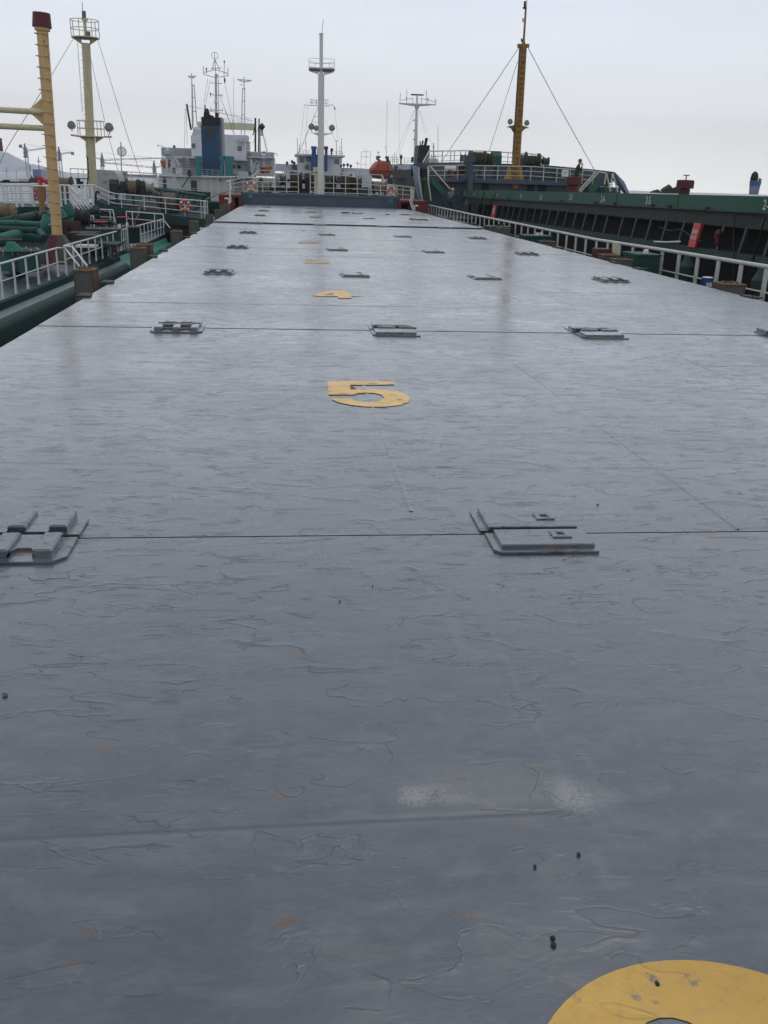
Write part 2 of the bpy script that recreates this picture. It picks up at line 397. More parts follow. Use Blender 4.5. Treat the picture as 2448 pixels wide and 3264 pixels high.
    if not hinge:
        fr = mth(t, 'DIVIDE', mth(t, 'SUBTRACT', py_, Y0), PS)
        fr = mth(t, 'ABSOLUTE', mth(t, 'SUBTRACT', fr, mth(t, 'ROUND', fr)))
        ds = mth(t, 'MULTIPLY', fr, PS)
        cc = mix(t, mth(t, 'MULTIPLY', ramp(t, ds, .008, .03, 1, 0), ramp(t, noise(t, P, 3.2, 5, .7), .42, .6)), cc, mix(t, fine, (.22, .11, .04), (.07, .04, .03)))
    else:
        ge = N(t, 'ShaderNodeNewGeometry')
        cc = mix(t, ramp(t, mth(t, 'ADD', noise(t, P, 9, 6, .7), mth(t, 'MULTIPLY', fine, .2)), .65, .73, 0, .8), cc, (.11, .055, .03))
    t.links.new(cc, b.inputs['Base Color'])
    ro = mth(t, 'ADD', ramp(t, strk, .3, .75, .17, .33), mth(t, 'MULTIPLY', fine, .10))
    ro = mth(t, 'ADD', ro, ramp(t, s2, .35, .65, -.06, .09)); ro = mth(t, 'ADD', ro, ramp(t, big, .35, .65, -.04, .06))
    t.links.new(ro, b.inputs['Roughness']); b.inputs['Specular IOR Level'].default_value = .85
    b.inputs['Specular IOR Level'].default_value = .35 if yellow else .6
    t.links.new(ramp(t, cr_, 0, 1, .08 if yellow else .9, .08 if yellow else .25), b.inputs['Coat Weight']); b.inputs['Coat IOR'].default_value = 1.5
    t.links.new(ramp(t, mth(t, 'ADD', mth(t, 'MULTIPLY', big, .6), mth(t, 'MULTIPLY', blot, .4)), .38, .62, .13, .30), b.inputs['Coat Roughness'])
    # --- relief: plate waves, brush and blister texture, lifted crack lips
    h = mth(t, 'ADD', mth(t, 'MULTIPLY', noise(t, mapping(t, P, (.8, 1.6, 1)), 1.7, 3, .5), .010), mth(t, 'MULTIPLY', strk, .0018))
    h = mth(t, 'ADD', h, mth(t, 'MULTIPLY', noise(t, mapping(t, P, (.8, 1.15, 1)), 9, 6, .58, .6), .0026))
    h = mth(t, 'ADD', h, mth(t, 'MULTIPLY', fine, .0004))
    h = mth(t, 'ADD', h, mth(t, 'MULTIPLY', lp_, .0038)); h = mth(t, 'SUBTRACT', h, mth(t, 'MULTIPLY', cr_, .002))
    bp = N(t, 'ShaderNodeBump'); bp.inputs['Strength'].default_value = .8; bp.inputs['Distance'].default_value = 1.0
    if not yellow and not hinge: h = mth(t, 'SUBTRACT', h, mth(t, 'MULTIPLY', ridge, .0045))
    t.links.new(h, bp.inputs['Height']); t.links.new(bp.outputs[0], b.inputs['Normal'])
    b2 = N(t, 'ShaderNodeBump'); b2.inputs['Strength'].default_value = .13; b2.inputs['Distance'].default_value = 1.0
    t.links.new(h, b2.inputs['Height']); t.links.new(b2.outputs[0], b.inputs['Coat Normal'])
    return m

M = {}
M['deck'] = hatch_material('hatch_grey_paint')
M['yellow'] = hatch_material('yellow_marking_paint', True)
M['yellow_b'] = hatch_material('fresh_yellow_marking', True, fresh=1.4)
M['yellow_f1'] = hatch_material('faded_yellow_marking', True, .25)
M['yellow_f2'] = hatch_material('worn_yellow_marking', True, .5)
M['hinge'] = hatch_material('hinge_grey_paint', hinge=True)
M['edge'] = paint('hatch_edge', (0.0360, 0.0360, 0.0372), .7, .5, .5)
M['grey'] = paint('slate_grey_paint', (0.0663, 0.0819, 0.1053), .5, .3, .12)
M['rgrey'] = paint('blue_grey_paint', (0.0540, 0.0684, 0.0972), .5, .35, .1)
M['rgrey_l'] = paint('light_blue_grey_paint', (.20, .26, .35), .5, .2, .05)
M['red'] = paint('red_oxide_paint', (0.1500, 0.0210, 0.0188), .55, .35, .15)
M['reddull'] = paint('dull_red_paint', (0.0806, 0.0174, 0.0174), .55, .3, .25)
M['darkred'] = paint('dark_red_cap', (0.0920, 0.0144, 0.0240), .5, .15)
M['white'] = paint('white_rail_paint', (.62, .63, .62), .45, .16, .08, rustc=(.28, .14, .05))
M['whiteold'] = paint('aged_white_rail_paint', (.50, .50, .45), .5, .3, .22, rustc=(.24, .13, .06), scale=2)
M['cream_rail'] = paint('cream_rail_paint', (0.5250, 0.5040, 0.4200), .5, .25, .1)
M['farwhite'] = paint('ship_white_paint', (0.5600, 0.5712, 0.5824), .55, .25, .12, scale=.35, bump=0, rustc=(.2,.15,.1))
M['farwhite2'] = paint('ship_pale_paint', (.42, .44, .47), .55, .2, .05, scale=.3, bump=0)
M['hullwhite'] = paint('stained_white_hull', (.48, .48, .46), .6, .4, .25, scale=.35, bump=0, rustc=(.14, .10, .07))
M['mustard'] = paint('buff_yellow_paint', (.54, .36, .165), .5, .25, .12, rustc=(.28, .12, .04))
M['cream'] = paint('cream_yellow_paint', (.53, .465, .29), .5, .25, .05)
M['orangemast'] = paint('ochre_mast_paint', (0.2635, 0.1318, 0.0298), .55, .4, .45, scale=1.5)
M['yellowbr'] = paint('ochre_bracket_paint', (.40, .24, .035), .5, .3, .1)
M['mastwhite'] = paint('ivory_mast_paint', (0.5875, 0.5875, 0.5500), .5, .15, .05)
M['tgreen'] = paint('dark_green_hull', (0.0112, 0.0400, 0.0368), .5, .4, .0, spec=.35)
M['tgreen2'] = paint('dark_green_gunwale', (.009, .038, .036), .75, .3, .0, spec=.12)
M['teal'] = paint('teal_green_paint', (0.0176, 0.0920, 0.0704), .5, .5, .15)
M['worn'] = paint('scraped_green_paint', (.03, .21, .155), .5, .35, .36, rustc=(.14, .10, .04), scale=1.4)
M['tdeck'] = paint('wet_green_deck', (0.0195, 0.0403, 0.0442), .28, .6, .1, scale=.6)
M['rgreen'] = paint('green_coaming_paint', (0.0171, 0.0836, 0.0494), .5, .35, .1)
M['rgreen_d'] = paint('deep_green_patch', (.008, .075, .04), .5, .1)
M['ggrey'] = paint('green_grey_steel', (0.0273, 0.0341, 0.0310), .6, .5, .3, rustc=(.075, .045, .04), scale=.5)
M['ggreen'] = paint('dull_green_frames', (0.0320, 0.0576, 0.0512), .6, .4, .1)
M['boxgreen'] = paint('green_box_paint', (0.0054, 0.0468, 0.0342), .5, .3)
M['black'] = flat('black_void', (.006, .006, .007), .8)
M['darkhull'] = paint('dark_hull', (0.0072, 0.0096, 0.0102), .6, .3, .1)
M['blackmetal'] = paint('black_metal', (0.0090, 0.0090, 0.0110), .5, .4, .15)
M['postgrey'] = paint('post_grey', (0.0892, 0.0892, 0.0808), .6, .3, .22, rustc=(.17, .09, .045), scale=1.3)
M['postrust'] = paint('post_rust', (.13, .082, .045), .75, .5, .5, rustc=(.09, .04, .02))
M['blue'] = paint('funnel_blue', (0.0119, 0.0578, 0.1275), .55, .35, .0, scale=.3, bump=0)
M['blue2'] = paint('bright_blue', (.012, .06, .20), .5, .2, 0, scale=.3, bump=0)
M['lilac'] = paint('faded_funnel_side', (.25, .25, .30), .6, .3, .3, scale=.5, bump=0)
M['tealv'] = paint('teal_ventilator', (.03, .17, .19), .55, .3, .05, scale=.5, bump=0)
M['orange'] = paint('orange_lifeboat', (.36, .075, .035), .5, .25, .0, scale=.6, bump=0)
M['orange2'] = paint('rusty_orange_boat', (.33, .12, .035), .6, .4, .1, scale=.6, bump=0)
M['ring'] = flat('lifebuoy_orange', (.55, .07, .03), .5)
M['ringold'] = flat('weathered_lifebuoy', (.38, .17, .08), .6)
M['dark'] = flat('dark_detail', (.02, .022, .025), .5)
M['glass'] = flat('window_glass', (.05, .06, .065), .15)
M['glassp'] = flat('purple_glass', (.08, .07, .13), .2)
M['rope'] = rope_mat('tan_rope', (.33, .235, .125), 'X', 9)
M['ropeg'] = rope_mat('grey_rope', (.30, .26, .19), 'X', 6)
M['ropeb'] = rope_mat('brown_rope', (0.0975, 0.0713, 0.0413), 'X', 6)
M['wire'] = flat('wire_grey', (.10, .10, .11), .5)
M['palewire'] = flat('pale_wire', (.35, .36, .38), .5)
M['lens'] = flat('lamp_lens', (.16, .17, .18), .2)
M['sign'] = flat('red_sign', (0.4420, 0.0255, 0.0298), .45)
M['signd'] = flat('faded_red_sign', (.26, .06, .075), .5)
M['letter'] = flat('white_lettering', (.6, .58, .58), .6)
M['greyhouse'] = paint('grey_white_panel', (.36, .37, .36), .55, .25, .05)
M['crane'] = flat('crane_violet', (.035, .03, .09), .6)
M['cranew'] = flat('crane_pale', (.30, .30, .36), .6)
M['farblue'] = flat('far_blue', (.03, .10, .28), .6)
M['pink'] = flat('far_red_beam', (.24, .08, .07), .6)
M['rock_hazed'] = flat('hazed_hill_rock', (.22, .28, .38), .9)  # distance haze mixed into the base colour as pale blue
M['skin'] = flat('skin', (.36, .19, .13), .5)
M['camo'] = flat('olive_jacket', (.035, .04, .028), .8)
M['camo2'] = flat('camouflage_trousers', (.09, .085, .07), .8)
M['navy'] = flat('dark_overalls', (.025, .03, .04), .8)
M['grey_sh'] = flat('grey_shirt', (.10, .11, .12), .8)
M['hat'] = flat('yellow_helmet', (.50, .33, .12), .4)
M['bucket'] = flat('blue_white_bucket', (.19, .22, .30), .5)
M['bag'] = flat('dark_sack', (.03, .03, .022), .85)
M['canblue'] = flat('blue_can', (.015, .045, .16), .5)
M['flag'] = flat('red_flag', (.35, .02, .04), .7)
def water_mat():
    m, t, b = newmat('sea_water'); P = gpos(t)
    b.inputs['Base Color'].default_value = (.035, .05, .055, 1); b.inputs['Roughness'].default_value = .3
    bp = N(t, 'ShaderNodeBump'); bp.inputs['Strength'].default_value = .12; bp.inputs['Distance'].default_value = .1
    t.links.new(noise(t, P, .8, 4), bp.inputs['Height']); t.links.new(bp.outputs[0], b.inputs['Normal']); return m
M['water'] = water_mat()

# ------------------------------------------------------------------ setting
mb = MB(); WZ = -6.5
mb.add([(-7000, -2000, WZ), (7000, -2000, WZ), (7000, 9000, WZ), (-7000, 9000, WZ)], [(0, 1, 2, 3)])
tag(mb.build('water', M['water']), kind='structure')
# hills far behind the shipyard
mb = MB(); HY = 5200
ridge = [(-420, 520), (-300, 470), (-160, 440), (-60, 462), (0, 484), (22, 490), (48, 502), (66, 522), (84, 530), (104, 524), (128, 528), (150, 545), (175, 566)]
top = [at(a, b, HY+150) for a, b in ridge]
rr = []
for i in range(len(top)-1):
    for q in range(4): rr.append(top[i].lerp(top[i+1], q/4) + Vector((0, 0, random.uniform(-9, 9))))
rr.append(top[-1]); n = len(rr)
vs = [Vector((p.x, HY-250, WZ-1)) for p in rr] + [Vector((p.x+random.uniform(-20, 20), HY, WZ+(p.z-WZ)*.6+random.uniform(-12, 12))) for p in rr] + rr + [Vector((p.x, HY+900, WZ-1)) for p in rr]
fs = [(r*n+i, r*n+i+1, (r+1)*n+i+1, (r+1)*n+i) for r in range(3) for i in range(n-1)]
mb.add(vs, fs, True); tag(mb.build('hills', M['rock_hazed']), kind='structure')

# ================================================================== OUR SHIP
ORD = ['nearest', 'second', 'third', 'fourth', 'fifth', 'sixth', 'seventh', 'eighth', 'ninth', 'tenth']
rows = [Y0-PS, *[Y0+n*PS for n in range(9)], YEND]
desc = ['grey steel hatch cover nearest the camera, with the cut-off yellow 6',
        'grey steel hatch cover with the bright yellow 5', 'grey steel hatch cover with the yellow 4',
        'grey steel hatch cover with the faded yellow 3', 'grey steel hatch cover with the very faint yellow 2',
        'grey steel hatch cover just before the wide dark gap', 'grey steel hatch cover just beyond the wide dark gap',
        'third grey steel hatch cover from the far end', 'second grey steel hatch cover from the far end, red chips on it',
        'short grey steel hatch cover at the foot of the forecastle']
def grid_panel(mb, x0, x1, y0, y1, zt, th, nx=24, ny=14, amp=.0014):
    vs = []
    rnd = random.Random(int(y0*100))
    for j in range(ny+1):
        for i in range(nx+1):
            x = x0+(x1-x0)*i/nx; y = y0+(y1-y0)*j/ny
            e = min(1, 6*i/nx, 6*(nx-i)/nx, 6*j/ny, 6*(ny-j)/ny)
            z = zt + amp*e*(math.sin(x*1.9+y*.7)+math.sin(y*2.3-x*.6)+rnd.uniform(-.5, .5))
            vs.append((x, y, z))
    W = nx+1
    mb.add(vs, [(j*W+i, j*W+i+1, (j+1)*W+i+1, (j+1)*W+i) for j in range(ny) for i in range(nx)], True)
    mb.m = 1
    ring = [vs[i] for i in range(W)] + [vs[(j)*W+nx] for j in range(1, ny+1)] + [vs[ny*W+i] for i in range(nx-1, -1, -1)] + [vs[j*W] for j in range(ny-1, 0, -1)]
    low = [(x, y, zt-th) for x, y, z in ring]; L = len(ring)
    mb.add(ring+low, [(i, (i+1) % L, L+(i+1) % L, L+i) for i in range(L)])
    mb.m = 0
covers = []
for i in range(10):
    g0 = .030 if i == 6 else .006; g1 = .030 if i == 5 else .006
    y0, y1 = rows[i]+g0, rows[i+1]-g1
    root = thing('hatch_cover', ((XL+XR)/2, (y0+y1)/2, 0), desc[i], 'hatch cover', 'folding hatch covers over the hold')
    mb = MB(); xr = XR-.08 if i == 9 else XR
    grid_panel(mb, XL if i < 9 else XL+.1, xr, y0, y1, 0.0, .30)
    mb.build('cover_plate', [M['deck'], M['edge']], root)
    covers.append(root)
    # weld beads across and along the plate
    mb = MB()
    def bead(p, q, w=.013, h=.0018):
        p, q = Vector(p), Vector(q); d = (q-p).normalized(); s_ = Vector((-d.y, d.x, 0)); L = (q-p).length; n = max(2, int(L/.12)); vs = []; fs = []
        for a in range(n+1):
            c = p + (q-p)*(a/n) + s_*random.uniform(-.003, .003); hh = h*random.uniform(.5, 1.2)
            vs += [c+s_*w+Vector((0, 0, -.004)), c+s_*w*.3+Vector((0, 0, hh)), c-s_*w*.3+Vector((0, 0, hh)), c-s_*w+Vector((0, 0, -.004))]
        for a in range(n):
            for b_ in range(3): fs.append((a*4+b_, a*4+b_+1, a*4+b_+5, a*4+b_+4))
        mb.add(vs, fs, True)
    zt = .001
    if i == 0:
        bead((5.1, -.5, zt), (5.1, Y0-.1, zt), .012, .0015)
    elif i == 1:
        bead((.62, 4.35, zt), (.62, 10.3, zt), .02, .002); bead((.62, 5.13, zt), (2.25, 5.1, zt)); bead((2.25, 4.05, zt), (2.1, 10.2, zt), .015, .002)
        bead((4.0, 6.2, zt), (4.0, 9.2, zt), .016, .003); bead((4.0, 8.4, zt), (7.4, 8.4, zt))
    else:
        xa = (.62, 2.2, 4.0, -.9)[i % 4]
        bead((xa, y0+.1, zt), (xa, y1-.1, zt)); bead((-2.7, y0+2.1, zt), (xa, y0+2.1, zt)); bead((5.6, y0+.1, zt), (5.6, y1-.1, zt)); bead((xa, y0+4.2, zt), (7.3, y0+4.2, zt))
    mb.build('weld_seam', M['deck'], root)

# painted numbers (traced shapes laid on the plates, 4 mm proud)
def flatpoly(pts, mat, parent, name='painted_number', z=.0045, hole=None):
    bm = bmesh.new()
    def loop(q):
        v = [bm.verts.new(p) for p in q]; return [bm.edges.new((v[i], v[(i+1) % len(v)])) for i in range(len(v))]
    e = loop(pts)
    if hole: e += loop(hole)
    bmesh.ops.triangle_fill(bm, use_beauty=True, use_dissolve=False, edges=e)
    for f in bm.faces:
        f.normal_update()
        if f.normal.z < 0: f.normal_flip()
    bmesh.ops.triangulate(bm, faces=bm.faces)
    me = bpy.data.meshes.new(name); o = base_of(parent)
    for v in bm.verts: v.co -= o
    bm.to_mesh(me); bm.free(); me.materials.append(mat)
    ob = bpy.data.objects.new(name, me); col.objects.link(ob); ob.parent = parent; return ob
Z5 = .0045
def tr(L, ox, oy, s_): return [atZ(ox+x/s_, oy+y/s_, Z5) for x, y in L]
five = [(1068,388),(1418,390),(1422,408),(1186,409),(1190,434),(1260,430),(1345,431),(1425,439),(1480,455),(1505,478),(1498,500),(1455,516),(1370,525),(1280,525),(1190,515),(1125,501),(1090,484),(1094,480),(1190,481),(1212,491),(1262,499),(1315,499),(1355,491),(1369,476),(1352,461),(1315,452),(1268,450),(1228,453),(1208,461),(1073,460)]
o = flatpoly(tr(five, 400, 980, 1.659), M['yellow_b'], covers[1]); o['label'] = 'bright yellow painted 5'
o = flatpoly(tr([(1190,409),(1206,420),(1222,431),(1205,434),(1190,428)], 400, 980, 1.659), M['red'], covers[1], 'red_patch', .006)
four = [(592,486),(655,468),(700,464),(762,463),(776,484),(846,488),(784,491),(787,498),(722,499),(716,490),(640,490)]
flatpoly(tr(four, 600, 620, 1.508), M['yellow_b'], covers[2], hole=tr([(652,484),(700,484),(694,475)], 600, 620, 1.508))
three = [(552,312),(600,308),(618,314),(660,313),(680,322),(675,331),(560,331),(548,325),(600,322)]
flatpoly(tr(three, 600, 620, 1.508), M['yellow_f1'], covers[3])
two = [(532,228),(545,222),(625,222),(640,228),(600,231),(640,235),(528,236)]
flatpoly(tr(two, 600, 620, 1.508), M['yellow_f2'], covers[4])
one = [(545,165),(562,165),(564,172),(546,172)]
flatpoly(tr(one, 600, 620, 1.508), M['yellow_f1'], covers[5])
one = [(700,448),(728,448),(730,452),(702,452)]
flatpoly(tr(one, 640, 480, 2.183), M['yellow_f2'], covers[7])
# the 6: outer bowl and counter, most of it below the frame
def arc(cx, cy, rx, ry, a0, a1, n): return [Vector((cx+rx*math.cos(R(a0+(a1-a0)*i/n)), cy+ry*math.sin(R(a0+(a1-a0)*i/n)), Z5)) for i in range(n+1)]
six_o = arc(.865, 1.11, .385, .345, 0, 180, 30) + [Vector((.48, .85, Z5))] + arc(.865, .80, .385, .31, 180, 360, 24) + arc(.865, .86, .385, .20, 0, 60, 6) + [Vector((.76, 1.02, Z5)), Vector((.70, .99, Z5)), Vector((.70, 1.16, Z5))] + arc(.80, 1.17, .11, .145, 170, 20, 10) + [Vector((1.06, 1.19, Z5))]
six_h = arc(.865, .80, .16, .13, 0, 345, 16)
for q in six_o: q.x -= .045
for q in six_h: q.x -= .045
flatpoly(six_o, M['yellow'], covers[0], hole=six_h)

# hinges set in the covers
def hinge_flat(root, w=.64):
    """two plates with raised pads and square eye lugs"""
    for s_, dx in ((-1, .0), (1, -.02)):
        y0, y1 = (-.31, -.02) if s_ < 0 else (.02, .40)
        m_ = MB(); B = base_of(root); x0, x1 = -w/2+dx, w/2+dx
        c = .04
        poly = [(x0+c, y0), (x1-.01, y0), (x1, y0+.02), (x1, y1), (x0, y1), (x0, y0+c)] if s_ < 0 else [(x0, y0), (x1, y0), (x1, y1), (x0+c, y1), (x0, y1-c)]
        m_.prism([Vector((B.x+a, B.y+b_, .003)) for a, b_ in poly], (0, 0, .018)); m_.build('base_plate', M['hinge'], root)
        m_ = MB()
        ya, yb = (y0+.055, y1) if s_ < 0 else (y0, y1-.05)
        m_.bbox(B.x+x0+.05, B.x+x1-.02, B.y+ya, B.y+yb, .0215, .052, .006); pad = m_.build('raised_pad', M['hinge'], root)
        m_ = MB(); cx, cy = B.x+w*.20+dx, B.y+(ya+yb)/2+(.02 if s_ < 0 else -.01)
        for bx in ((-.06, -.022, -.05, .05), (.022, .06, -.05, .05), (-.0218, .0218, -.05, -.022), (-.0218, .0218, .022, .05)):
            m_.bbox(cx+bx[0], cx+bx[1], cy+bx[2], cy+bx[3], .053, .064, .004)
        m_.build('eye_lug', M['hinge'], root)
def hinge_jaw(root, w=.70, knuckle=True):
    """clamp blocks standing on a base plate, with barrel knuckles between"""
    B = base_of(root)
    for s_ in (-1, 1):
        y0, y1 = (-.36, -.02) if s_ < 0 else (.02, .34)
        m_ = MB(); x0, x1 = -w/2, w/2; c = .07
        poly = [(x0+c, y0), (x1-c, y0), (x1, y0+c), (x1, y1), (x0, y1), (x0, y0+c)] if s_ < 0 else [(x0, y0), (x1, y0), (x1, y1-c), (x1-c, y1), (x0+c, y1), (x0, y1-c)]
        m_.prism([Vector((B.x+a, B.y+b_, .003)) for a, b_ in poly], (0, 0, .018)); m_.build('base_plate', M['hinge'], root)
        for cx in (-.24, 0, .24):
            m_ = MB(); ya, yb = (y0+.06, y1-.02) if s_ < 0 else (y0+.03, y1-.03)
            m_.bbox(B.x+cx-.052, B.x+cx+.052, B.y+ya, B.y+yb, .0215, .078, .012); m_.build('clamp_block', M['hinge'], root)
        for cx in (-.12, .12):
            m_ = MB(); yc = (y0+y1)/2
            if s_ < 0: poly = [(cx-.068, y0+.05), (cx-.068, y0+.10), (cx-.035, y0+.15), (cx+.035, y0+.15), (cx+.068, y0+.10), (cx+.068, y0+.05), (cx+.068, y1), (cx-.068, y1)]
            else: poly = [(cx-.068, y0), (cx+.068, y0), (cx+.068, y1-.08), (cx-.068, y1-.08)]
            m_.prism([Vector((B.x+a, B.y+b_, .0215)) for a, b_ in poly], (0, 0, .022)); m_.build('web_plate', M['hinge'], root)
            if knuckle:
                m_ = MB(); yy = B.y+(-.075 if s_ < 0 else .075)
                m_.lathe([(.012, -.105), (.022, -.09), (.027, -.06), (.027, .06), (.022, .09), (.012, .105)], (B.x+cx, yy, .062), (1, 0, 0), 12)
                m_.build('knuckle', M['hinge'], root)
def hinge_mixed(root):
    B = base_of(root); w = .66
    m_ = MB(); m_.prism([Vector((B.x+a, B.y+b_, .003)) for a, b_ in ((-w/2+.05, -.40), (w/2, -.40), (w/2, -.05), (-w/2, -.05), (-w/2, -.33))], (0, 0, .018)); m_.build('base_plate', M['hinge'], root)
    m_ = MB(); m_.bbox(B.x-w/2+.04, B.x+w/2-.05, B.y-.34, B.y-.10, .0215, .058, .006); m_.build('raised_pad', M['hinge'], root)
    m_ = MB(); m_.prism([Vector((B.x+a, B.y+b_, .003)) for a, b_ in ((-w/2, .05), (w/2-.1, .05), (w/2-.1, .36), (-w/2, .36))], (0, 0, .018)); m_.build('base_plate', M['hinge'], root)
    m_ = MB(); m_.bbox(B.x-w/2+.05, B.x+w/2-.16, B.y+.17, B.y+.33, .0215, .058, .006); m_.build('raised_pad', M['hinge'], root)
    for cx, cy in ((-.15, .09), (.13, .09), (-.1, -.02), (.2, -.02)):
        m_ = MB(); m_.lathe([(.02, -.13), (.026, -.10), (.031, -.06), (.031, .06), (.026, .10), (.016, .13)], (B.x+cx, B.y+cy, .054), (1, 0, 0), 12); m_.build('knuckle', M['hinge'], root)
colx = {1: -1.226, 2: 1.188, 3: 3.576, 4: 5.949}
protos = {}
def hinge_root(x, y, cover):
    ob = bpy.data.objects.new('hatch_hinge', None); col.objects.link(ob); ob.empty_display_size = .1
    ob.parent = cover; ob.location = Vector((x, y, 0))-base_of(cover); return ob
def hscale(o, r): o.scale = (.78, .84, .62) if r == 0 else (.80, 1.0, .70)
for r_ in range(9):
    for c_ in (1, 2, 3, 4):
        if (r_ == 0 and c_ > 2) or (r_ == 8 and c_ not in (1, 2)): continue
        ty = ('k' if r_ == 0 else 'j') if c_ in (1, 4) else ('m' if r_ == 1 else 'f')
        x = colx[c_]; y = Y0 + r_*PS; cv = covers[r_]
        if r_ == 0: x = {1: -1.27, 2: 1.19}[c_]
        if ty not in protos:
            ob = hinge_root(x, y, cv)
            {'f': hinge_flat, 'j': hinge_jaw, 'm': hinge_mixed, 'k': lambda q: hinge_jaw(q, .74, False)}[ty](ob); protos[ty] = ob
        else:
            ob = protos[ty].copy(); col.objects.link(ob); ob.parent = cv; ob.location = Vector((x, y, 0))-base_of(cv)
            for ch in protos[ty].children:
                d = ch.copy(); col.objects.link(d); d.parent = ob
            ob.rotation_euler.z = R(random.uniform(-1.2, 1.2))
        hscale(ob, r_)
for cv, dz in zip(covers, (0, 0, .004, .001, .003, 0, .045, .040, .046, .040)): cv.location.z = dz
# tiny debris lying on the covers
dbl = [((15, 2215), .016, 'rounded brown pebble lying by the left picture edge', 'pebble'), ((1762, 2990), .010, 'upper of two black flakes lying left of the big yellow numeral', 'rust flake'), ((1764, 3012), .012, 'lower of two black flakes lying left of the big yellow numeral', 'rust flake'),
       ((2095, 3137), .010, 'dark flake lying on the big yellow numeral', 'rust flake'), ((1083, 1917), .008, 'small black chip in the middle of the nearest cover, left one', 'rust flake'), ((1188, 1868), .007, 'tiny black chip just right of another on the nearest cover', 'rust flake'),
       ((1905, 1608), .012, 'dark brown flake lying beyond the flat padded hinge', 'rust flake'), ((1705, 2762), .008, 'small dark chip lying below the chalky white scuff', 'rust flake'), ((1845, 2724), .009, 'brown chip lying right below the chalky scuff', 'rust flake')]
for (px, py), r, lab, cat in dbl:
    p = atZ(px, py, .004); m_ = MB(); pr = []; r *= .75
    rnd = random.Random(px)
    n = 9; vs = [p+Vector((0, 0, r*.55))]
    for h, q in ((r*.35, .8), (0, 1.0)):
        for i in range(n):
            t_ = 2*PI*i/n; q2 = q*rnd.uniform(.75, 1.1); vs.append(p+Vector((math.cos(t_)*r*q2*.8, math.sin(t_)*r*q2*1.1, h)))
    fs = [(0, 1+i, 1+(i+1) % n) for i in range(n)] + [(1+i, 1+n+i, 1+n+(i+1) % n, 1+(i+1) % n) for i in range(n)]
    m_.add(vs, fs); tag(m_.build(cat.replace(' ', '_'), M['postrust'] if cat == 'pebble' else M['blackmetal']), lab, cat, None if cat == 'pebble' else 'flakes lying on the covers')
# small heaps of red chips far along the covers
for a, (px, py, lab) in enumerate([(1105, 682, 'thin red chip heap far along the covers, left one'), (1325, 703, 'thin red chip heap far along the covers, right one'), (1235, 687, 'small dark lump far along the covers')]):
    p = atZ(px, py, .006); m_ = MB()
    for i in range(9 if a < 2 else 3):
        q = p+Vector((random.uniform(-.45, .45) if a < 2 else random.uniform(-.1, .1), random.uniform(-.1, .1), 0)); m_.bbox(q.x-.08, q.x+.08, q.y-.05, q.y+.05, .006, random.uniform(.04, .1), .01)
    tag(m_.build('chip_heap', M['reddull'] if a < 2 else M['dark']), lab, 'debris', 'rubbish far along the covers')

# hull of our ship, coaming, side decks, forecastle
ship = thing('cargo_ship', (2.35, 30, -2), 'grey cargo ship whose hatch covers fill the picture, slate forecastle bulkhead', 'ship')
m_ = MB(); DZ = -1.05
m_.box(-4.5, 9.9, -6, 66, WZ-1, DZ); m_.build('hull', M['darkhull'], ship)
m_ = MB(); m_.box(XL+.12, XR-.12, -5.5, 60.0, DZ+.003, -.31); m_.build('hatch_coaming', M['edge'], ship)
FY = 60.6
fc = MB(); zc = at(1050, 622, FY).z
xL_, xR_ = at(768, 630, FY).x, at(1275, 650, FY).x
fc.box(xL_, xR_, FY, FY+16, WZ, zc); fo = fc.build('forecastle_bulkhead', M['grey'], ship)
m_ = MB(); m_.box(xL_-.0, xR_+.0, FY-.06, FY-.002, zc-.12, zc+.03); m_.build('edge_trim', M['grey'], fo)
m_ = MB()
for px in (955, 1103): 
    X = at(px, 640, FY).x; m_.box(X-.04, X+.04, FY-.03, FY-.001, -.2, zc-.13)
m_.build('stiffener', M['grey'], fo)
# red corner lockers each side of the bulkhead
for nm, (xa, xb, ya, yb) in {'l': (697, 767, 621, 664), 'r': (1274, 1366, 640, 684)}.items():
    X0, X1 = at(xa, ya, FY-1).x, at(xb, ya, FY-1).x; Z1 = at((xa+xb)/2, ya, FY-1).z
    m_ = MB(); m_.box(X0, X1, FY-.7, FY+6, Z1-.14, Z1); m_.box(X0, X1, FY+.5, FY+6, -1.0, Z1-.15)
    out = X0 if nm == 'l' else X1
    s_ = 1 if nm == 'l' else -1
    m_.box(min(out, out+s_*.9), max(out, out+s_*.9), FY-.65, FY+.49, -1.04, Z1-.15)
    inn = X1 if nm == 'l' else X0
    m_.box(min(inn, inn-s_*.14), max(inn, inn-s_*.14), FY-.65, FY+.45, -1.04, Z1-.15)
    mid = (X0+X1)/2 - s_*.0
    m_.obox((mid-s_*-.2, FY-.4, Z1-.16), (mid-s_*-.45, FY-.4, -.9), .07, .07)
    m_.build('red_locker', M['red'], ship)
    m_ = MB(); m_.box(min(mid, inn-s_*.2), max(mid, inn-s_*.2), FY+.35, FY+.498, -.9, Z1-.3); m_.build('dark_recess', M['black'], ship)

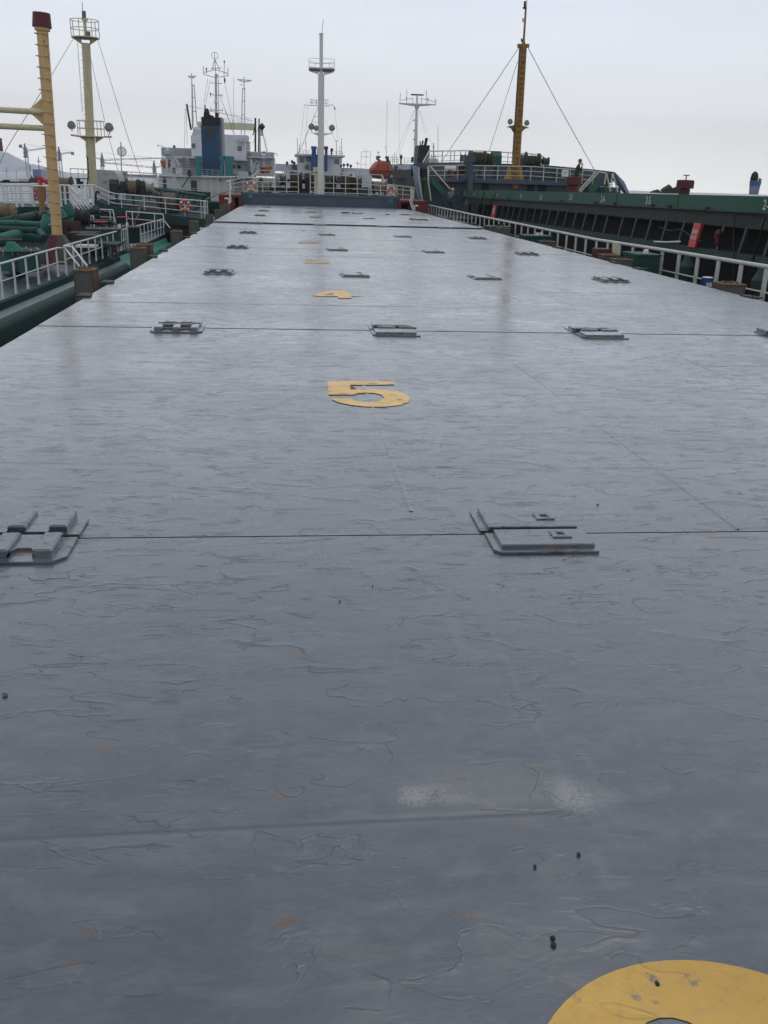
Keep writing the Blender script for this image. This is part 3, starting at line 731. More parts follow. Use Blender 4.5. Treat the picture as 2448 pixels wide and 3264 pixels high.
# generic guard rail
def railing(name, label, top, h, nr, mat, spacing=None, r_top=.024, r_rail=.016, post=('tube', .02), posts_px=None, group=None, foot=0.0, first=0.0, part_of=None):
    """top: list of 3D points along the top rail"""
    base = top[0]-Vector((0, 0, h))
    root = part_of or thing(name, base, label, 'railing', group)
    m_ = MB()
    for a, b_ in zip(top, top[1:]): m_.tube(a, b_, r_top, n=8)
    for a in top: m_.lathe([(0.001, -r_top), (r_top*.8, -r_top*.6), (r_top, 0), (r_top*.8, r_top*.6), (0.001, r_top)], a, n=8)
    m_.build('handrail', mat, root)
    for i in range(1, nr):
        dz = Vector((0, 0, -h*i/nr)); m_ = MB()
        for a, b_ in zip(top, top[1:]): m_.tube(a+dz, b_+dz, r_rail, n=6)
        m_.build('mid_rail', mat, root)
    L = [(b_-a).length for a, b_ in zip(top, top[1:])]; T = sum(L)
    def pt(s_):
        for a, b_, l in zip(top, top[1:], L):
            if s_ <= l+1e-6: return a.lerp(b_, s_/l), (b_-a).normalized()
            s_ -= l
        return top[-1].copy(), (top[-1]-top[-2]).normalized()
    n = max(1, round(T/spacing)) if spacing else 0
    P_ = [pt(first+(T-first)*i/n) for i in range(n+1)] if n else []
    for p, d in P_[:98]:
        m_ = MB(); q = p-Vector((0, 0, h+foot))
        if post[0] == 'tube': m_.tube(q, p, post[1], n=8)
        else:
            u = Vector((d.x, d.y, 0)).normalized()
            m_.obox(q, p-Vector((0, 0, r_top*.6)), post[1], post[2], u)
            m_.obox(q, q+Vector((0, 0, .12)), post[1]*1.5, post[2]*1.3, u)
        m_.build('post', mat, root)
    return root

# right rail of our ship (sheer curve read along its length)
pr = [(2448, 850.6, 9.55), (2160, 804, 9.55), (1900, 763.5, 9.6), (1640, 711, 9.6), (1500, 682.5, 9.6), (1368, 654, 9.55)]
tp = [atX(a, b_, x) for a, b_, x in pr]
d0 = tp[0]-tp[1]; tp = [tp[0]+d0*1.2] + tp
railing('side_railing', 'aged white railing along the right edge of the grey ship', tp, 1.0, 2, M['whiteold'], 1.08, .045, .02, ('flat', .03, .15), foot=.1)

# square pipe posts at both edges of the covers
def square_post(loc, w, d, h, lab, grp):
    root = thing('steel_post', (loc.x, loc.y, loc.z-h), lab, 'post', grp); z0, z1 = loc.z-h, loc.z
    m_ = MB(); m_.m = 0; m_.box(loc.x-w/2, loc.x+w/2, loc.y-d/2, loc.y+d/2, z0, z1-.05); m_.build('shaft', M['postgrey'], root)
    m_ = MB(); m_.box(loc.x+w/2+.002, loc.x+w/2+.016, loc.y-d/2-.01, loc.y+d/2+.01, z0, z1-.055); m_.box(loc.x-w/2-.016, loc.x-w/2-.002, loc.y-d/2-.01, loc.y+d/2+.01, z0, z1-.055)
    m_.build('side_flange', M['postrust'], root)
    m_ = MB(); m_.bbox(loc.x-w/2-.025, loc.x+w/2+.025, loc.y-d/2-.025, loc.y+d/2+.025, z1-.049, z1-.02, .006)
    m_.build('cap_plate', M['postrust'], root)
    m_ = MB()
    for a, b_ in ((-.28, -.2), (.28, -.2), (-.2, .25), (.25, .22)): m_.tube((loc.x+a*w, loc.y+b_*d, z1-.0195), (loc.x+a*w, loc.y+b_*d, z1+.012), .022, n=8)
    m_.bbox(loc.x-.3*w, loc.x+.1*w, loc.y-.08*d, loc.y+.12*d, z1-.0195, z1+.003, .004)
    m_.build('cap_bolt', M['postrust'], root)
    return root
LX = -3.45
lp = [((273, 852), .42), ((440, 785), .40), ((462, 774), .38), ((562, 733), .42), ((617, 703), .42), ((667, 683), .42), ((694, 667), .42), ((710, 655), .4), ((722, 648), .4)]
for i, ((px, py), w) in enumerate(lp):
    p = atX(px, py, LX if i != 2 else LX+.05); lab = ORD[i] + ' rusty square post beside the left cover edge'
    if i == 0: lab = 'nearest big rusty square post at the left edge of the covers'
    square_post(p, .28, .5, 1.15, lab, 'square posts at the left cover edge')
rp = [((2325, 898), 8.0), ((1981, 822), 8.0), ((1942, 808), 8.1), ((1745, 766), 8.0), ((1605, 725), 8.05), ((1580, 720), 8.1), ((1501, 710), 8.0), ((1428, 694), 8.0), ((1372, 678), 8.0)]
for i, ((px, py), X) in enumerate(rp):
    p = atX(px, py, X); lab = ORD[i] + ' low rusty square post beside the right cover edge'
    square_post(p, .40, .42, 1.1, lab, 'square posts at the right cover edge')
# cleats on cover edges
cl = [((266, 951), -2.83), ((340, 908), -2.83), ((484, 827), -2.83), ((518, 807), -2.83), ((592, 762), -2.83), ((615, 748), -2.83), ((655, 724), -2.83), ((2390, 944), 7.5), ((2035, 861), 7.5), ((1960, 838), 7.5), ((1775, 792), 7.5)]
proto = None
for i, ((px, py), X) in enumerate(cl):
    p = atX(px, py, X); side = 'left' if X < 0 else 'right'; j = i if X < 0 else i-7
    lab = '%s flat steel cleat over the %s cover edge' % (ORD[j], side)
    if proto is None:
        proto = thing('hatch_cleat', (p.x, p.y, 0), lab, 'cleat', 'cleats along the cover edges')
        m_ = MB(); m_.bbox(p.x-.06, p.x+.13, p.y-.20, p.y-.06, .004, .028, .006); m_.build('strap_plate', M['ggrey'], proto); m_ = MB(); m_.bbox(p.x-.08, p.x+.09, p.y-.02, p.y+.18, .004, .024, .006); m_.build('strap_plate', M['ggrey'], proto)
        m_ = MB(); m_.tube((p.x-.02, p.y-.14, .0282), (p.x-.02, p.y-.14, .043), .02, n=8); m_.build('bolt', M['postrust'], proto)
    else: copy_tree(proto, Vector((p.x, p.y, 0)), lab)
# green access boxes between cover edge and rail, on our right deck
for i, (xa, xb, py) in enumerate([(1549, 1622, 720), (1664, 1750, 749), (2007, 2085, 806)]):
    X = 8.9; p = atX((xa+xb)/2, py, X); w = (xb-xa)*k(p.y)
    lab = ['far green steel box between the covers and the right railing', 'middle green steel box between the covers and the right railing', 'near green steel box mostly hidden behind railing posts on the right'][i]
    root = thing('deck_box', (p.x, p.y, DZ), lab, 'deck box', 'green boxes on the right side deck')
    m_ = MB(); m_.box(p.x-w/2, p.x+w/2, p.y-.5, p.y+.5, DZ, p.z-.05); m_.build('body', M['boxgreen'], root)
    m_ = MB(); m_.bbox(p.x-w/2-.03, p.x+w/2+.03, p.y-.53, p.y+.53, p.z-.048, p.z, .01); m_.build('lid', M['worn'] if 0 else M['boxgreen'], root)
    m_ = MB(); m_.bbox(p.x-.05, p.x+.05, p.y-.3, p.y-.2, p.z+.001, p.z+.09); m_.build('lid_dog', M['white'] if i else M['boxgreen'], root); m_ = MB(); m_.bbox(p.x+w*.2, p.x+w*.3, p.y+.05, p.y+.15, p.z+.001, p.z+.08); m_.build('lid_dog', M['white'] if i else M['boxgreen'], root)
# paint can
p = atX(2256, 885, 8.75); root = thing('paint_can', (p.x, p.y, p.z-.34), 'blue paint can standing behind the near right post', 'can')
m_ = MB(); m_.lathe([(.118, -.34), (.118, -.02), (.122, -.012), (.122, 0)], p, n=20); m_.build('body', M['canblue'], root)
m_ = MB(); m_.lathe([(.110, .001), (.105, .014), (.03, .016)], p, n=20); m_.build('lid', M['white'], root)
m_ = MB()
for a, (dx, w, hh, zz) in enumerate([(-.09, .05, .1, -.14), (-.02, .04, .12, -.15), (.05, .06, .08, -.13), (-.05, .14, .03, -.24)]):
    dx *= .6; w *= .6; m_.box(p.x+dx-w/2, p.x+dx+w/2, p.y-.128, p.y-.119, p.z+zz-hh/2, p.z+zz+hh/2)
m_.build('label_marks', M['letter'], root)
p2 = atX(1955, 780, 8.9); root = thing('red_cabinet', (p2.x-.1, p2.y, DZ), 'dull red steel cabinet behind the right railing, cream pipe beside it', 'cabinet')
m_ = MB(); m_.bbox(p2.x-.42, p2.x-.05, p2.y, p2.y+.5, DZ, p2.z-.12, .02); m_.build('body', M['reddull'], root)
m_ = MB(); m_.box(p2.x+.02, p2.x+.16, p2.y, p2.y+.14, DZ, p2.z+.05); m_.build('pipe_post', M['cream'], root)

# forecastle railing
FR = FY+.35
tl = [at(a, b_, FR) for a, b_ in ((776, 578), (950, 579), (951, 556), (1064, 557), (1140, 565), (1177, 590), (1266, 594))]
def rail_group(root, mat, top, drops, posts, Y, r=.022):
    for j, d in enumerate(drops):
        m_ = MB()
        for a, b_ in zip(top, top[1:]): m_.tube(a-Vector((0, 0, d)), b_-Vector((0, 0, d)), r if j else r*1.2, n=6)
        m_.build('handrail' if j == 0 else 'mid_rail', mat, root)
    for p0, p1 in posts:
        m_ = MB(); m_.tube(p0, p1, r*1.1, n=8); m_.build('post', mat, root)
root = thing('forecastle_railing', at(1022, 620, FR), 'long cream railing on top of the slate forecastle bulkhead', 'railing')
kk = k(FR)
zb = at(1022, 620, FR).z
posts = []
for px, ty in ((776, 578), (799, 578), (837, 578), (876, 578), (913, 556), (951, 556), (989, 557), (1064, 557), (1102, 560), (1140, 565), (1176, 590), (1213, 592), (1247, 594), (1266, 596)):
    t_ = at(px, ty, FR); posts.append((Vector((t_.x, FR, zc)), t_))
def pline(L, Y): return [at(a, b_, Y) for a, b_ in L]
def addp(root, name, L, r, mat, Y=None, n=6):
    m_ = MB()
    P_ = [at(q[0], q[1], q[2] if len(q) > 2 else Y) for q in L]
    for a, b_ in zip(P_, P_[1:]): m_.tube(a, b_, r, n=n)
    return m_.build(name, mat, root)
CR = M['cream_rail']
addp(root, 'handrail', [(912, 555), (951, 556)], .026, CR, FR); addp(root, 'handrail', [(989, 556), (1102, 560), (1140, 566)], .026, CR, FR)
addp(root, 'mid_rail', [(776, 578), (951, 580)], .022, CR, FR); addp(root, 'mid_rail', [(989, 582), (1140, 586), (1266, 594)], .022, CR, FR)
addp(root, 'mid_rail', [(776, 593), (951, 596)], .022, CR, FR); addp(root, 'mid_rail', [(989, 598), (1140, 602), (1266, 610)], .022, CR, FR)
addp(root, 'mid_rail', [(776, 608), (951, 611)], .022, CR, FR); addp(root, 'mid_rail', [(989, 613), (1140, 617), (1266, 625)], .022, CR, FR)
for p0, p1 in posts:
    m_ = MB(); m_.tube(p0, p1, .026, n=8); m_.build('post', CR, root)
# outer rail following the bow on both sides
root = thing('bow_railing', at(1000, 560, 72), 'pale outer railing round the bow behind the winches', 'railing')
bowL = [(722, 577, 61.5), (776, 567, 64), (806, 566, 67), (822, 543, 69), (870, 543, 71), (1000, 548, 74), (1100, 552, 74), (1217, 558, 71), (1231, 587, 66), (1320, 598, 61.5)]
addp(root, 'handrail', bowL, .03, CR)
addp(root, 'mid_rail', [(a, b_+12, y) for a, b_, y in bowL], .022, CR)
addp(root, 'mid_rail', [(a, b_+26, y) for a, b_, y in bowL], .022, CR)
for a, b_, y in bowL + [(745, 572, 62.5), (846, 543, 70), (900, 544, 72), (940, 546, 73), (1050, 550, 74), (1150, 555, 73), (1185, 557, 72), (1255, 590, 65), (1285, 594, 63)]:
    p = at(a, b_, y); m_ = MB(); m_.tube((p.x, p.y, zc-.1), p, .026, n=6); m_.build('post', CR, root)
# drooping white pipes at the corners
for lab, L in (('tall white bent pipe beside the left red locker', [(723, 577), (733, 578), (735, 600), (733, 615), (735, 646)]), ('low white hooked pipe in front of the left red locker', [(716, 633), (729, 633), (730, 640), (730, 677)]),
               ('bundle of cream bent pipes beside the right red locker', [(1310, 600), (1312, 620), (1308, 640), (1316, 672)]), ('low white hooked pipe in front of the right red locker', [(1322, 668), (1321, 657), (1327, 655), (1333, 658)])):
    m_ = MB(); m_.pipe([at(a, b_, FY-1.4) for a, b_ in L], .05 if 'bundle' not in lab else .06, 8)
    if 'bundle' in lab: m_.pipe([at(a+5, b_+3, FY-1.2) for a, b_ in L], .05, 8)
    tag(m_.build('bent_pipe', M['white'] if 'bundle' not in lab else CR), lab, 'pipe')
# life rings
def life_ring(px, py, Y, rpx, mat, lab, bars=True, grp=None):
    c = at(px, py, Y); Rr = rpx*k(Y)
    root = thing('life_ring', c-Vector((0, 0, Rr)), lab, 'life ring', grp)
    m_ = MB(); m_.torus(c, (0, 1, 0), Rr*.76, Rr*.24, 28, 10); m_.build('ring', mat, root)
    for a in (45, 135, 225, 315):
        m_ = MB(); m_.torus(c, (0, 1, 0), Rr*.76, Rr*.255, 4, 10, (R(a-9), R(a+9))); m_.build('white_band', M['white'], root)
    if bars:
        m_ = MB(); q = c+Vector((0, .14, 0)); m_.tube(q+Vector((0, 0, -Rr*.05)), q+Vector((-Rr*.62, 0, -Rr*.85)), Rr*.09, n=6); m_.tube(q+Vector((0, 0, -Rr*.05)), q+Vector((Rr*.62, 0, -Rr*.85)), Rr*.09, n=6)
        m_.tube(q+Vector((0, 0, -Rr)), q+Vector((0, 0, Rr*.2)), Rr*.08, n=6)
        m_.build('holder', M['white'], root)
life_ring(799, 594, FR-.22, 17, M['ringold'], 'weathered orange life ring at the left of the forecastle railing')
life_ring(1247, 611, FR-.22, 17, M['ringold'], 'weathered orange life ring at the right of the forecastle railing')
for px, lab in ((799, 'left'), (1247, 'right')):
    c = at(px, 625 if px < 1000 else 642, FY-.08); m_ = MB(); m_.bbox(c.x-.14, c.x+.14, c.y-.02, c.y+.02, c.z-.12, c.z+.12, .01)
    tag(m_.build('pilot_lamp', M['tealv']), 'small pale green lamp box below the %s forecastle life ring' % lab, 'lamp')

# winches
def winch(px, py, Y, label, spec, mats, grp=None, base_z=None):
    """spec: list of (kind, x0px, x1px, rpx)  along the shaft"""
    c = at(px, py, Y); root = thing('mooring_winch', (c.x, Y, (base_z if base_z is not None else c.z-1)), label, 'winch', grp); z0 = base_z if base_z is not None else c.z-1
    xs = []
    for kind, x0, x1, r in spec:
        a, b_ = at(x0, py, Y), at(x1, py, Y); rr = r*k(Y); a.z = b_.z = c.z; xs += [a.x, b_.x]; m_ = MB()
        ax = (1, 0, 0); L = b_.x-a.x
        if kind == 'flange':
            m_.lathe([(rr*.3, 0), (rr*.95, 0), (rr, L*.3), (rr, L*.7), (rr*.95, L), (rr*.3, L)], a, ax, 28); m_.build('drum_flange', mats['metal'], root)
        elif kind == 'rope':
            pr_ = []; n = max(3, int(L/.06))
            for i in range(n+1):
                w = rr*(1+.05*math.sin(i*2.1)+random.uniform(-.03, .03)); pr_ += [(w*.93, L*i/n), (w, L*(i+.5)/n)] if i < n else [(w*.93, L)]
            m_.lathe(pr_, a, ax, 24); m_.build('rope_coil', mats['rope'], root)
        elif kind == 'head':
            m_.lathe([(rr*1.0, 0), (rr*.78, L*.25), (rr*.72, L*.5), (rr*.8, L*.75), (rr*1.05, L)], a, ax, 22); m_.build('warping_head', mats.get('head', mats['metal']), root)
        elif kind == 'shaft':
            m_.lathe([(rr, 0), (rr, L)], a, ax, 12); m_.build('shaft', mats['metal'], root)
        elif kind == 'gear':
            h = rr; poly = [Vector((a.x, Y-h*.8, c.z-h)), Vector((a.x, Y-h*.8, c.z+h*.4)), Vector((a.x, Y-h*.2, c.z+h)), Vector((a.x, Y+h*.5, c.z+h)), Vector((a.x, Y+h*.9, c.z+h*.4)), Vector((a.x, Y+h*.9, c.z-h))]
            m_.prism(poly, (L, 0, 0)); m_.build('gear_case', mats.get('case', mats['metal']), root)
    m_ = MB(); xa, xb = min(xs), max(xs)
    for f in (.12, .5, .88):
        x = xa+(xb-xa)*f; m_.prism([Vector((x, Y-.5, z0)), Vector((x, Y+.5, z0)), Vector((x, Y+.14, c.z)), Vector((x, Y-.14, c.z))], (.09, 0, 0))
    m_.box(xa, xb, Y-.55, Y+.55, z0-.02, z0+.08); m_.build('bed_frame', mats['metal'], root)
    return root
dm = {'metal': M['blackmetal'], 'rope': M['ropeb'], 'case': M['darkhull'], 'head': M['ggrey']}
def big(spec): return [(a, b_, c, d*1.32) for a, b_, c, d in spec]
winch(930, 577, 66, 'dark mooring winch with brown rope drum left of the white mast', big([('head', 893, 912, 13), ('shaft', 912, 925, 4), ('flange', 925, 930, 22), ('rope', 930, 958, 17), ('flange', 958, 963, 22), ('shaft', 963, 972, 5), ('gear', 972, 987, 18), ('flange', 990, 996, 20), ('rope', 996, 1010, 17)]), dm, 'winches on the grey forecastle', zc)
winch(1110, 582, 67, 'dark mooring winch with olive rope drum right of the white mast', big([('rope', 1036, 1050, 16), ('gear', 1054, 1072, 16), ('shaft', 1072, 1088, 4), ('flange', 1086, 1091, 20), ('rope', 1091, 1116, 17), ('flange', 1116, 1122, 20), ('gear', 1124, 1136, 13), ('head', 1140, 1152, 13)]), dm, 'winches on the grey forecastle', zc)
winch(1210, 597, 64, 'rope reel behind the right life ring on the forecastle', [('flange', 1186, 1189, 18), ('rope', 1189, 1228, 15), ('flange', 1228, 1231, 18)], {**dm, 'rope': M['ropeg']}, 'rope reels on the grey forecastle', zc)
winch(845, 597, 64, 'rope reel behind the left life ring on the forecastle', [('flange', 824, 827, 17), ('rope', 827, 862, 14), ('flange', 862, 865, 17)], {**dm, 'rope': M['ropeg']}, 'rope reels on the grey forecastle', zc)
m_ = MB(); m_.rect(856, 600, 990, 622, 68, 1.2); m_.rect(1036, 603, 1150, 624, 69, 1.4); m_.rect(1141, 600, 1180, 628, 63.5, 1); tag(m_.build('winch_bed', M['darkhull']), 'low dark steel bed under the forecastle winches', 'machine bed')
m_ = MB(); m_.rect(1145, 597, 1176, 628, 63, .8); tag(m_.build('deck_locker', M['boxgreen']), 'dark green locker on the forecastle right of the winches', 'locker')
m_ = MB(); m_.rect(1002, 533, 1010, 622, 63.2, .15); m_.rect(998, 532, 1013, 549, 62.9, .28); tag(m_.build('ventilator_post', M['cream']), 'slim cream ventilator post just left of the white mast', 'ventilator')
# white mast
MY = 62.2
mast = thing('foremast', at(1022, 622, MY), 'tall ivory foremast with railed crow platform, centre of the forecastle', 'mast')
m_ = MB(); m_.rod((1022, 622), (1024, 236), MY, 9.6, r2=9.2, n=20); m_.build('mast_tube', M['mastwhite'], mast)
m_ = MB(); m_.rod((1024, 236), (1024, 110), MY, 5.4, n=14); m_.rod((1024, 110), (1024, 106), MY, 6.6, n=14); m_.build('topmast', M['mastwhite'], mast)
m_ = MB(); m_.rod((1026, 106), (1031, 62), MY, .8); m_.build('whip_antenna', M['wire'], mast)
m_ = MB()
pc = [at(a, b_, Y) for a, b_, Y in ((985, 226, MY-.3), (1066, 230, MY-.4), (1066, 224, MY+1), (1050, 219, MY+1.7), (1005, 215, MY+1.9), (985, 219, MY+1.2))]
zt_ = sum(p.z for p in pc)/6; pc2 = [Vector((p.x, p.y, zt_-.06)) for p in pc]
m_.prism(pc2, (0, 0, .06)); m_.prism([at(986, 227, MY), at(1015, 237, MY), at(1015, 227, MY)], (0, .05, 0)); m_.prism([at(1033, 229, MY), at(1033, 239, MY), at(1066, 231, MY)], (0, .05, 0)); m_.build('platform', M['mastwhite'], mast)
m_ = MB()
for hh in (.28, .55): 
    for a, b_ in zip(pc2, pc2[1:]+pc2[:1]): m_.tube(a+Vector((0, 0, hh)), b_+Vector((0, 0, hh)), .016, n=6)
for a in pc2: m_.tube(a, a+Vector((0, 0, .56)), .018, n=6)
m_.build('platform_railing', M['mastwhite'], mast)
m_ = MB(); m_.prism([at(990, 422, MY), at(1015, 424, MY), at(1015, 432, MY)], (0, .2, 0)); m_.prism([at(1033, 425, MY), at(1062, 424, MY), at(1033, 432, MY)], (0, .2, 0)); m_.build('lamp_arm', M['mastwhite'], mast)
def floodlight(parent, px, py, Y, rpx, mat=None):
    c = at(px, py, Y); r = rpx*k(Y); m_ = MB()
    m_.lathe([(r*.45, .9*r), (r*.8, .45*r), (r, 0), (r*1.02, -.15*r), (r*.9, -.16*r)], c, (0, 1, 0), 18)
    f_ = m_.build('floodlight', mat or M['blackmetal'], parent)
    m_ = MB(); m_.lathe([(r*.85, -.165*r), (r*.5, -.22*r), (r*.1, -.24*r)], c, (0, 1, 0), 18); m_.build('lens', M['lens'], f_)
    m_ = MB(); m_.torus(c, (0, 1, 0), r*1.12, r*.07, 14, 6, (R(180), R(360))); m_.tube(c-Vector((0, 0, r*1.1)), c-Vector((0, 0, r*1.75)), r*.12, n=6); m_.build('yoke', mat or M['wire'], f_)
floodlight(mast, 993, 403, MY, 8.5); floodlight(mast, 1008, 408, MY-.1, 7); floodlight(mast, 1058, 407, MY, 8.5)
addp(mast, 'stay', [(1014, 340), (962, 470), (948, 490)], .012, M['wire'], MY+1)
addp(mast, 'step_bar', [(1000, 372), (1016, 372)], .012, M['wire'], MY)
addp(mast, 'step_bar', [(1000, 389), (1016, 389)], .012, M['wire'], MY)

# ================================================================== LEFT TANKER
tk = thing('tanker_ship', (-14, 40, -2), 'dark green tanker moored alongside on the left', 'ship')
def tz(Y): return -1.93 - .0115*(Y-27)
m_ = MB(); ys = [4+i*3 for i in range(21)]
prof = [(-8.35, -.02), (-8.18, 0), (-8.14, -.02), (-8.12, -.22), (-7.86, -.30), (-7.74, -.46), (-7.71, -.60), (-7.66, -1.1), (-7.62, -2.2), (-7.6, -5)]
def sweep(mb, prof, ys, ox=0.0, lo=0, hi=None, smooth=True):
    pr_ = prof[lo:hi]; n = len(pr_); vs = []
    for y in ys:
        s_ = max(0, y-50)*.0
        for a, b_ in pr_: vs.append(Vector((a+ox-s_, y, tz(y)+b_)))
    mb.add(vs, [(i*n+j, i*n+j+1, (i+1)*n+j+1, (i+1)*n+j) for i in range(len(ys)-1) for j in range(n-1)], smooth)
sweep(m_, prof, ys, 0, 0, 4, False); m_.build('gunwale_bar', M['tgreen2'], tk)
m_ = MB(); sweep(m_, prof, ys, 0, 3, 5, False); m_.build('gunwale_strake', paint('sky_sheen_strake', (.09, .135, .14), .36, 0, 0, spec=.9, bump=0), tk)  # paler colour stands in for sky reflected on the sloped gunwale face
m_ = MB(); sweep(m_, prof, ys, 0, 4, None); m_.build('hull', M['tgreen'], tk)
m_ = MB(); sweep(m_, prof, [46.2+i*1.8 for i in range(11)], .03, 1, 9); m_.build('scraped_plating', M['worn'], tk)
m_ = MB(); m_.box(-32, -8.36, 4, 79, WZ, -2.18); m_.build('main_deck', M['tdeck'], tk)
# bow plating where the tanker's side turns away
TF = lambda f: 77-(15*f)   # depth along the forecastle edge, f 0..1 from left to right
tops = [(262, 660), (300, 640), (368, 660), (460, 671), (528, 682), (560, 688), (654, 700)]
fz = [at(a, b_, TF(max(0, (a-300)/354))) for a, b_ in tops]
m_ = MB(); n = len(fz)
top_ = fz; bot_ = [p-Vector((0, 0, .50)) for p in fz]; back = [p+Vector((-1.5, 24, .3)) for p in fz]
m_.add(top_+bot_, [(i, i+1, n+i+1, n+i) for i in range(n-1)]); m_.add(top_+back, [(i, i+1, n+i+1, n+i) for i in range(n-1)])
m_.add([bot_[-1], top_[-1], back[-1], back[-1]-Vector((0, 0, .42))], [(0, 1, 2, 3)])
m_.add(back+[q+Vector((0, 0, 1.0)) for q in back], [(i, i+1, n+i+1, n+i) for i in range(n-1)]); m_.build('forecastle_deck', M['tgreen2'], tk)
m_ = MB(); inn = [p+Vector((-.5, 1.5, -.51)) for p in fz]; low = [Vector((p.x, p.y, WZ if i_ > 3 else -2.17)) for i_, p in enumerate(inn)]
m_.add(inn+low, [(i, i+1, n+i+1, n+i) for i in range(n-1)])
m_.add([bot_[0], bot_[-1], inn[-1], inn[0]], [(0, 1, 2, 3)]); m_.build('shadowed_hull', M['black'], tk)  # shade below the forecastle overhang painted in as black
m_ = MB(); m_.box(-31, -15.5, 76.5, 77.2, WZ, -1.2); m_.build('forecastle_front', M['tgreen2'], tk)
# green slanted bulwark at the right of the forecastle
q = [at(492, 600, 79), at(560, 604, 76), at(654, 625, 70), at(654, 655, 70), at(612, 676, 71), at(492, 660, 79)]
m_ = MB(); m_.prism(q, (0, .08, 0)); bw = m_.build('bulwark', M['tgreen'], tk)
m_ = MB()
for a in range(8):
    x = 500+a*20; yy_ = 78.6-.055*(x-492)-.25; m_.obox(at(x+14, 603+a*2.2, yy_), at(x-8, 630+a*3, yy_-.1), .13, .13)
m_.build('bulwark_stay', M['teal'], bw)
m_ = MB(); m_.obox(at(492, 600, 78.9), at(656, 623, 69.6), .2, .12); m_.build('bulwark_cap', M['teal'], bw)

# white near railing in two runs with the step-down between
TX = -8.25
def tx(L): return [atX(a, b_, TX) for a, b_ in L]
runA = tx([(-160, 886), (0, 841), (182, 790.6), (207, 791)])
rA = railing('deck_railing', 'white tanker railing, near run ending in a slanted end bar', runA, .98, 2, M['white'], 1.35, .035, .018, ('flat', .03, .13), group='white railings along the tanker edge')
addp(rA, 'end_bar', [(207, 791, runA[-1].y), (254, 850, runA[-1].y-1.2)], .035, M['white'])
runB = tx([(204, 784), (380, 735), (420, 725), (520, 698)])
rB = railing('deck_railing', 'white tanker railing, far run with two round-topped gate plates', runB, .98, 2, M['white'], 1.42, .035, .018, ('flat', .03, .15), group='white railings along the tanker edge')
addp(rB, 'end_bar', [(204, 784, runB[0].y), (230, 786, runB[0].y-1.6), (278, 848, runB[0].y-3)], .035, M['white'])
for px in (381, 405):
    p = atX(px, 732-(px-381)*.25, TX+.05); m_ = MB(); w = .30
    pts = [Vector((p.x, p.y-w, p.z-1.0)), Vector((p.x, p.y+w, p.z-1.0)), Vector((p.x, p.y+w, p.z+.12))] + [Vector((p.x, p.y+w*math.cos(R(a)), p.z+.12+.14*math.sin(R(a)))) for a in (30, 60, 90, 120, 150)] + [Vector((p.x, p.y-w, p.z+.12))]
    m_.prism(pts, (.04, 0, 0)); m_.build('gate_plate', M['white'], rB)
m_ = MB()
for y_ in (-.1, .55, 1.0): 
    p = atX(392, 730, TX); m_.box(p.x-.01, p.x+.02, p.y+y_, p.y+y_+.2, p.z-1, p.z-.05)
m_.build('gate_slat', M['white'], rB)
addp(rB, 'end_bar', [(520, 698, runB[-1].y), (542, 727, runB[-1].y-2)], .03, M['white'])

# buff kingpost
KY = 38.5
kp = thing('crane_post', at(193, 838, KY), 'tall buff kingpost with dark red cap and two booms, far left', 'mast')
m_ = MB(); m_.rod((182.5, 748), (135, 97), KY, 15.8, r2=16, n=24); m_.build('shaft', M['mustard'], kp)
m_ = MB(); m_.rod((135, 98), (134.6, 88), KY, 21.5, n=24); m_.build('collar', M['mustard'], kp)
m_ = MB(); m_.rod((134, 87.5), (132, 41), KY, 27, r2=24, n=24); m_.build('cap', M['darkred'], kp)
m_ = MB()
for i in range(18):
    f = i/17; y_ = 108 + (715-108)*f; x_ = 135+(182-135)*((y_-97)/651); c = at(x_, y_, KY)
    r = 17.5*k(KY); a, b_ = c+Vector((-r*1.15, -.16, .0)), c+Vector((r*.85, -.24, -.02))
    m_ = MB(); m_.pipe([a+Vector((.05, .25, 0)), a, b_, b_+Vector((-.02, .22, -.10))], .018, 6); m_.build('ladder_rung', M['mustard'], kp)
m_ = MB(); m_.tube(at(141, 358, KY), at(-60, 346, KY), 8.2*k(KY), n=16); m_.build('boom', M['cream'], kp)
m_ = MB(); m_.tube(at(146, 409, KY), at(-60, 399, KY), 8.2*k(KY), n=16); m_.build('boom', M['cream'], kp)
m_ = MB(); m_.prism([at(133, 312, KY), at(98, 345, KY), at(136, 348, KY)], (0, .04, 0)); m_.prism([at(138, 367, KY), at(98, 362, KY), at(145, 404, KY)], (0, .04, 0)); m_.build('gusset', M['mustard'], kp)
b0 = at(190, 838, KY); t0 = at(183, 748, KY); m_ = MB()
tw = .23; bw_ = .78
tv = [t0+Vector((a*tw, b_*tw, 0)) for a, b_ in ((-1, -1), (1, -1), (1, 1), (-1, 1))]; bv = [b0+Vector((a*bw_, b_*bw_, 0)) for a, b_ in ((-1, -1), (1, -1), (1, 1), (-1, 1))]
m_.add(tv+bv, [(0, 1, 5, 4), (1, 2, 6, 5), (2, 3, 7, 6), (3, 0, 4, 7), (0, 3, 2, 1), (4, 5, 6, 7)]); m_.build('pedestal', paint('pedestal_brown', (.062, .058, .036), .6, .5, .3), kp)
m_ = MB(); m_.obox(b0.lerp(t0, .02)+Vector((-.25, -.76, 0)), t0+Vector((-.1, -.26, -.05)), .3, .03, Vector((0, 1, 0))); m_.build('red_stripe', M['darkred'], kp)
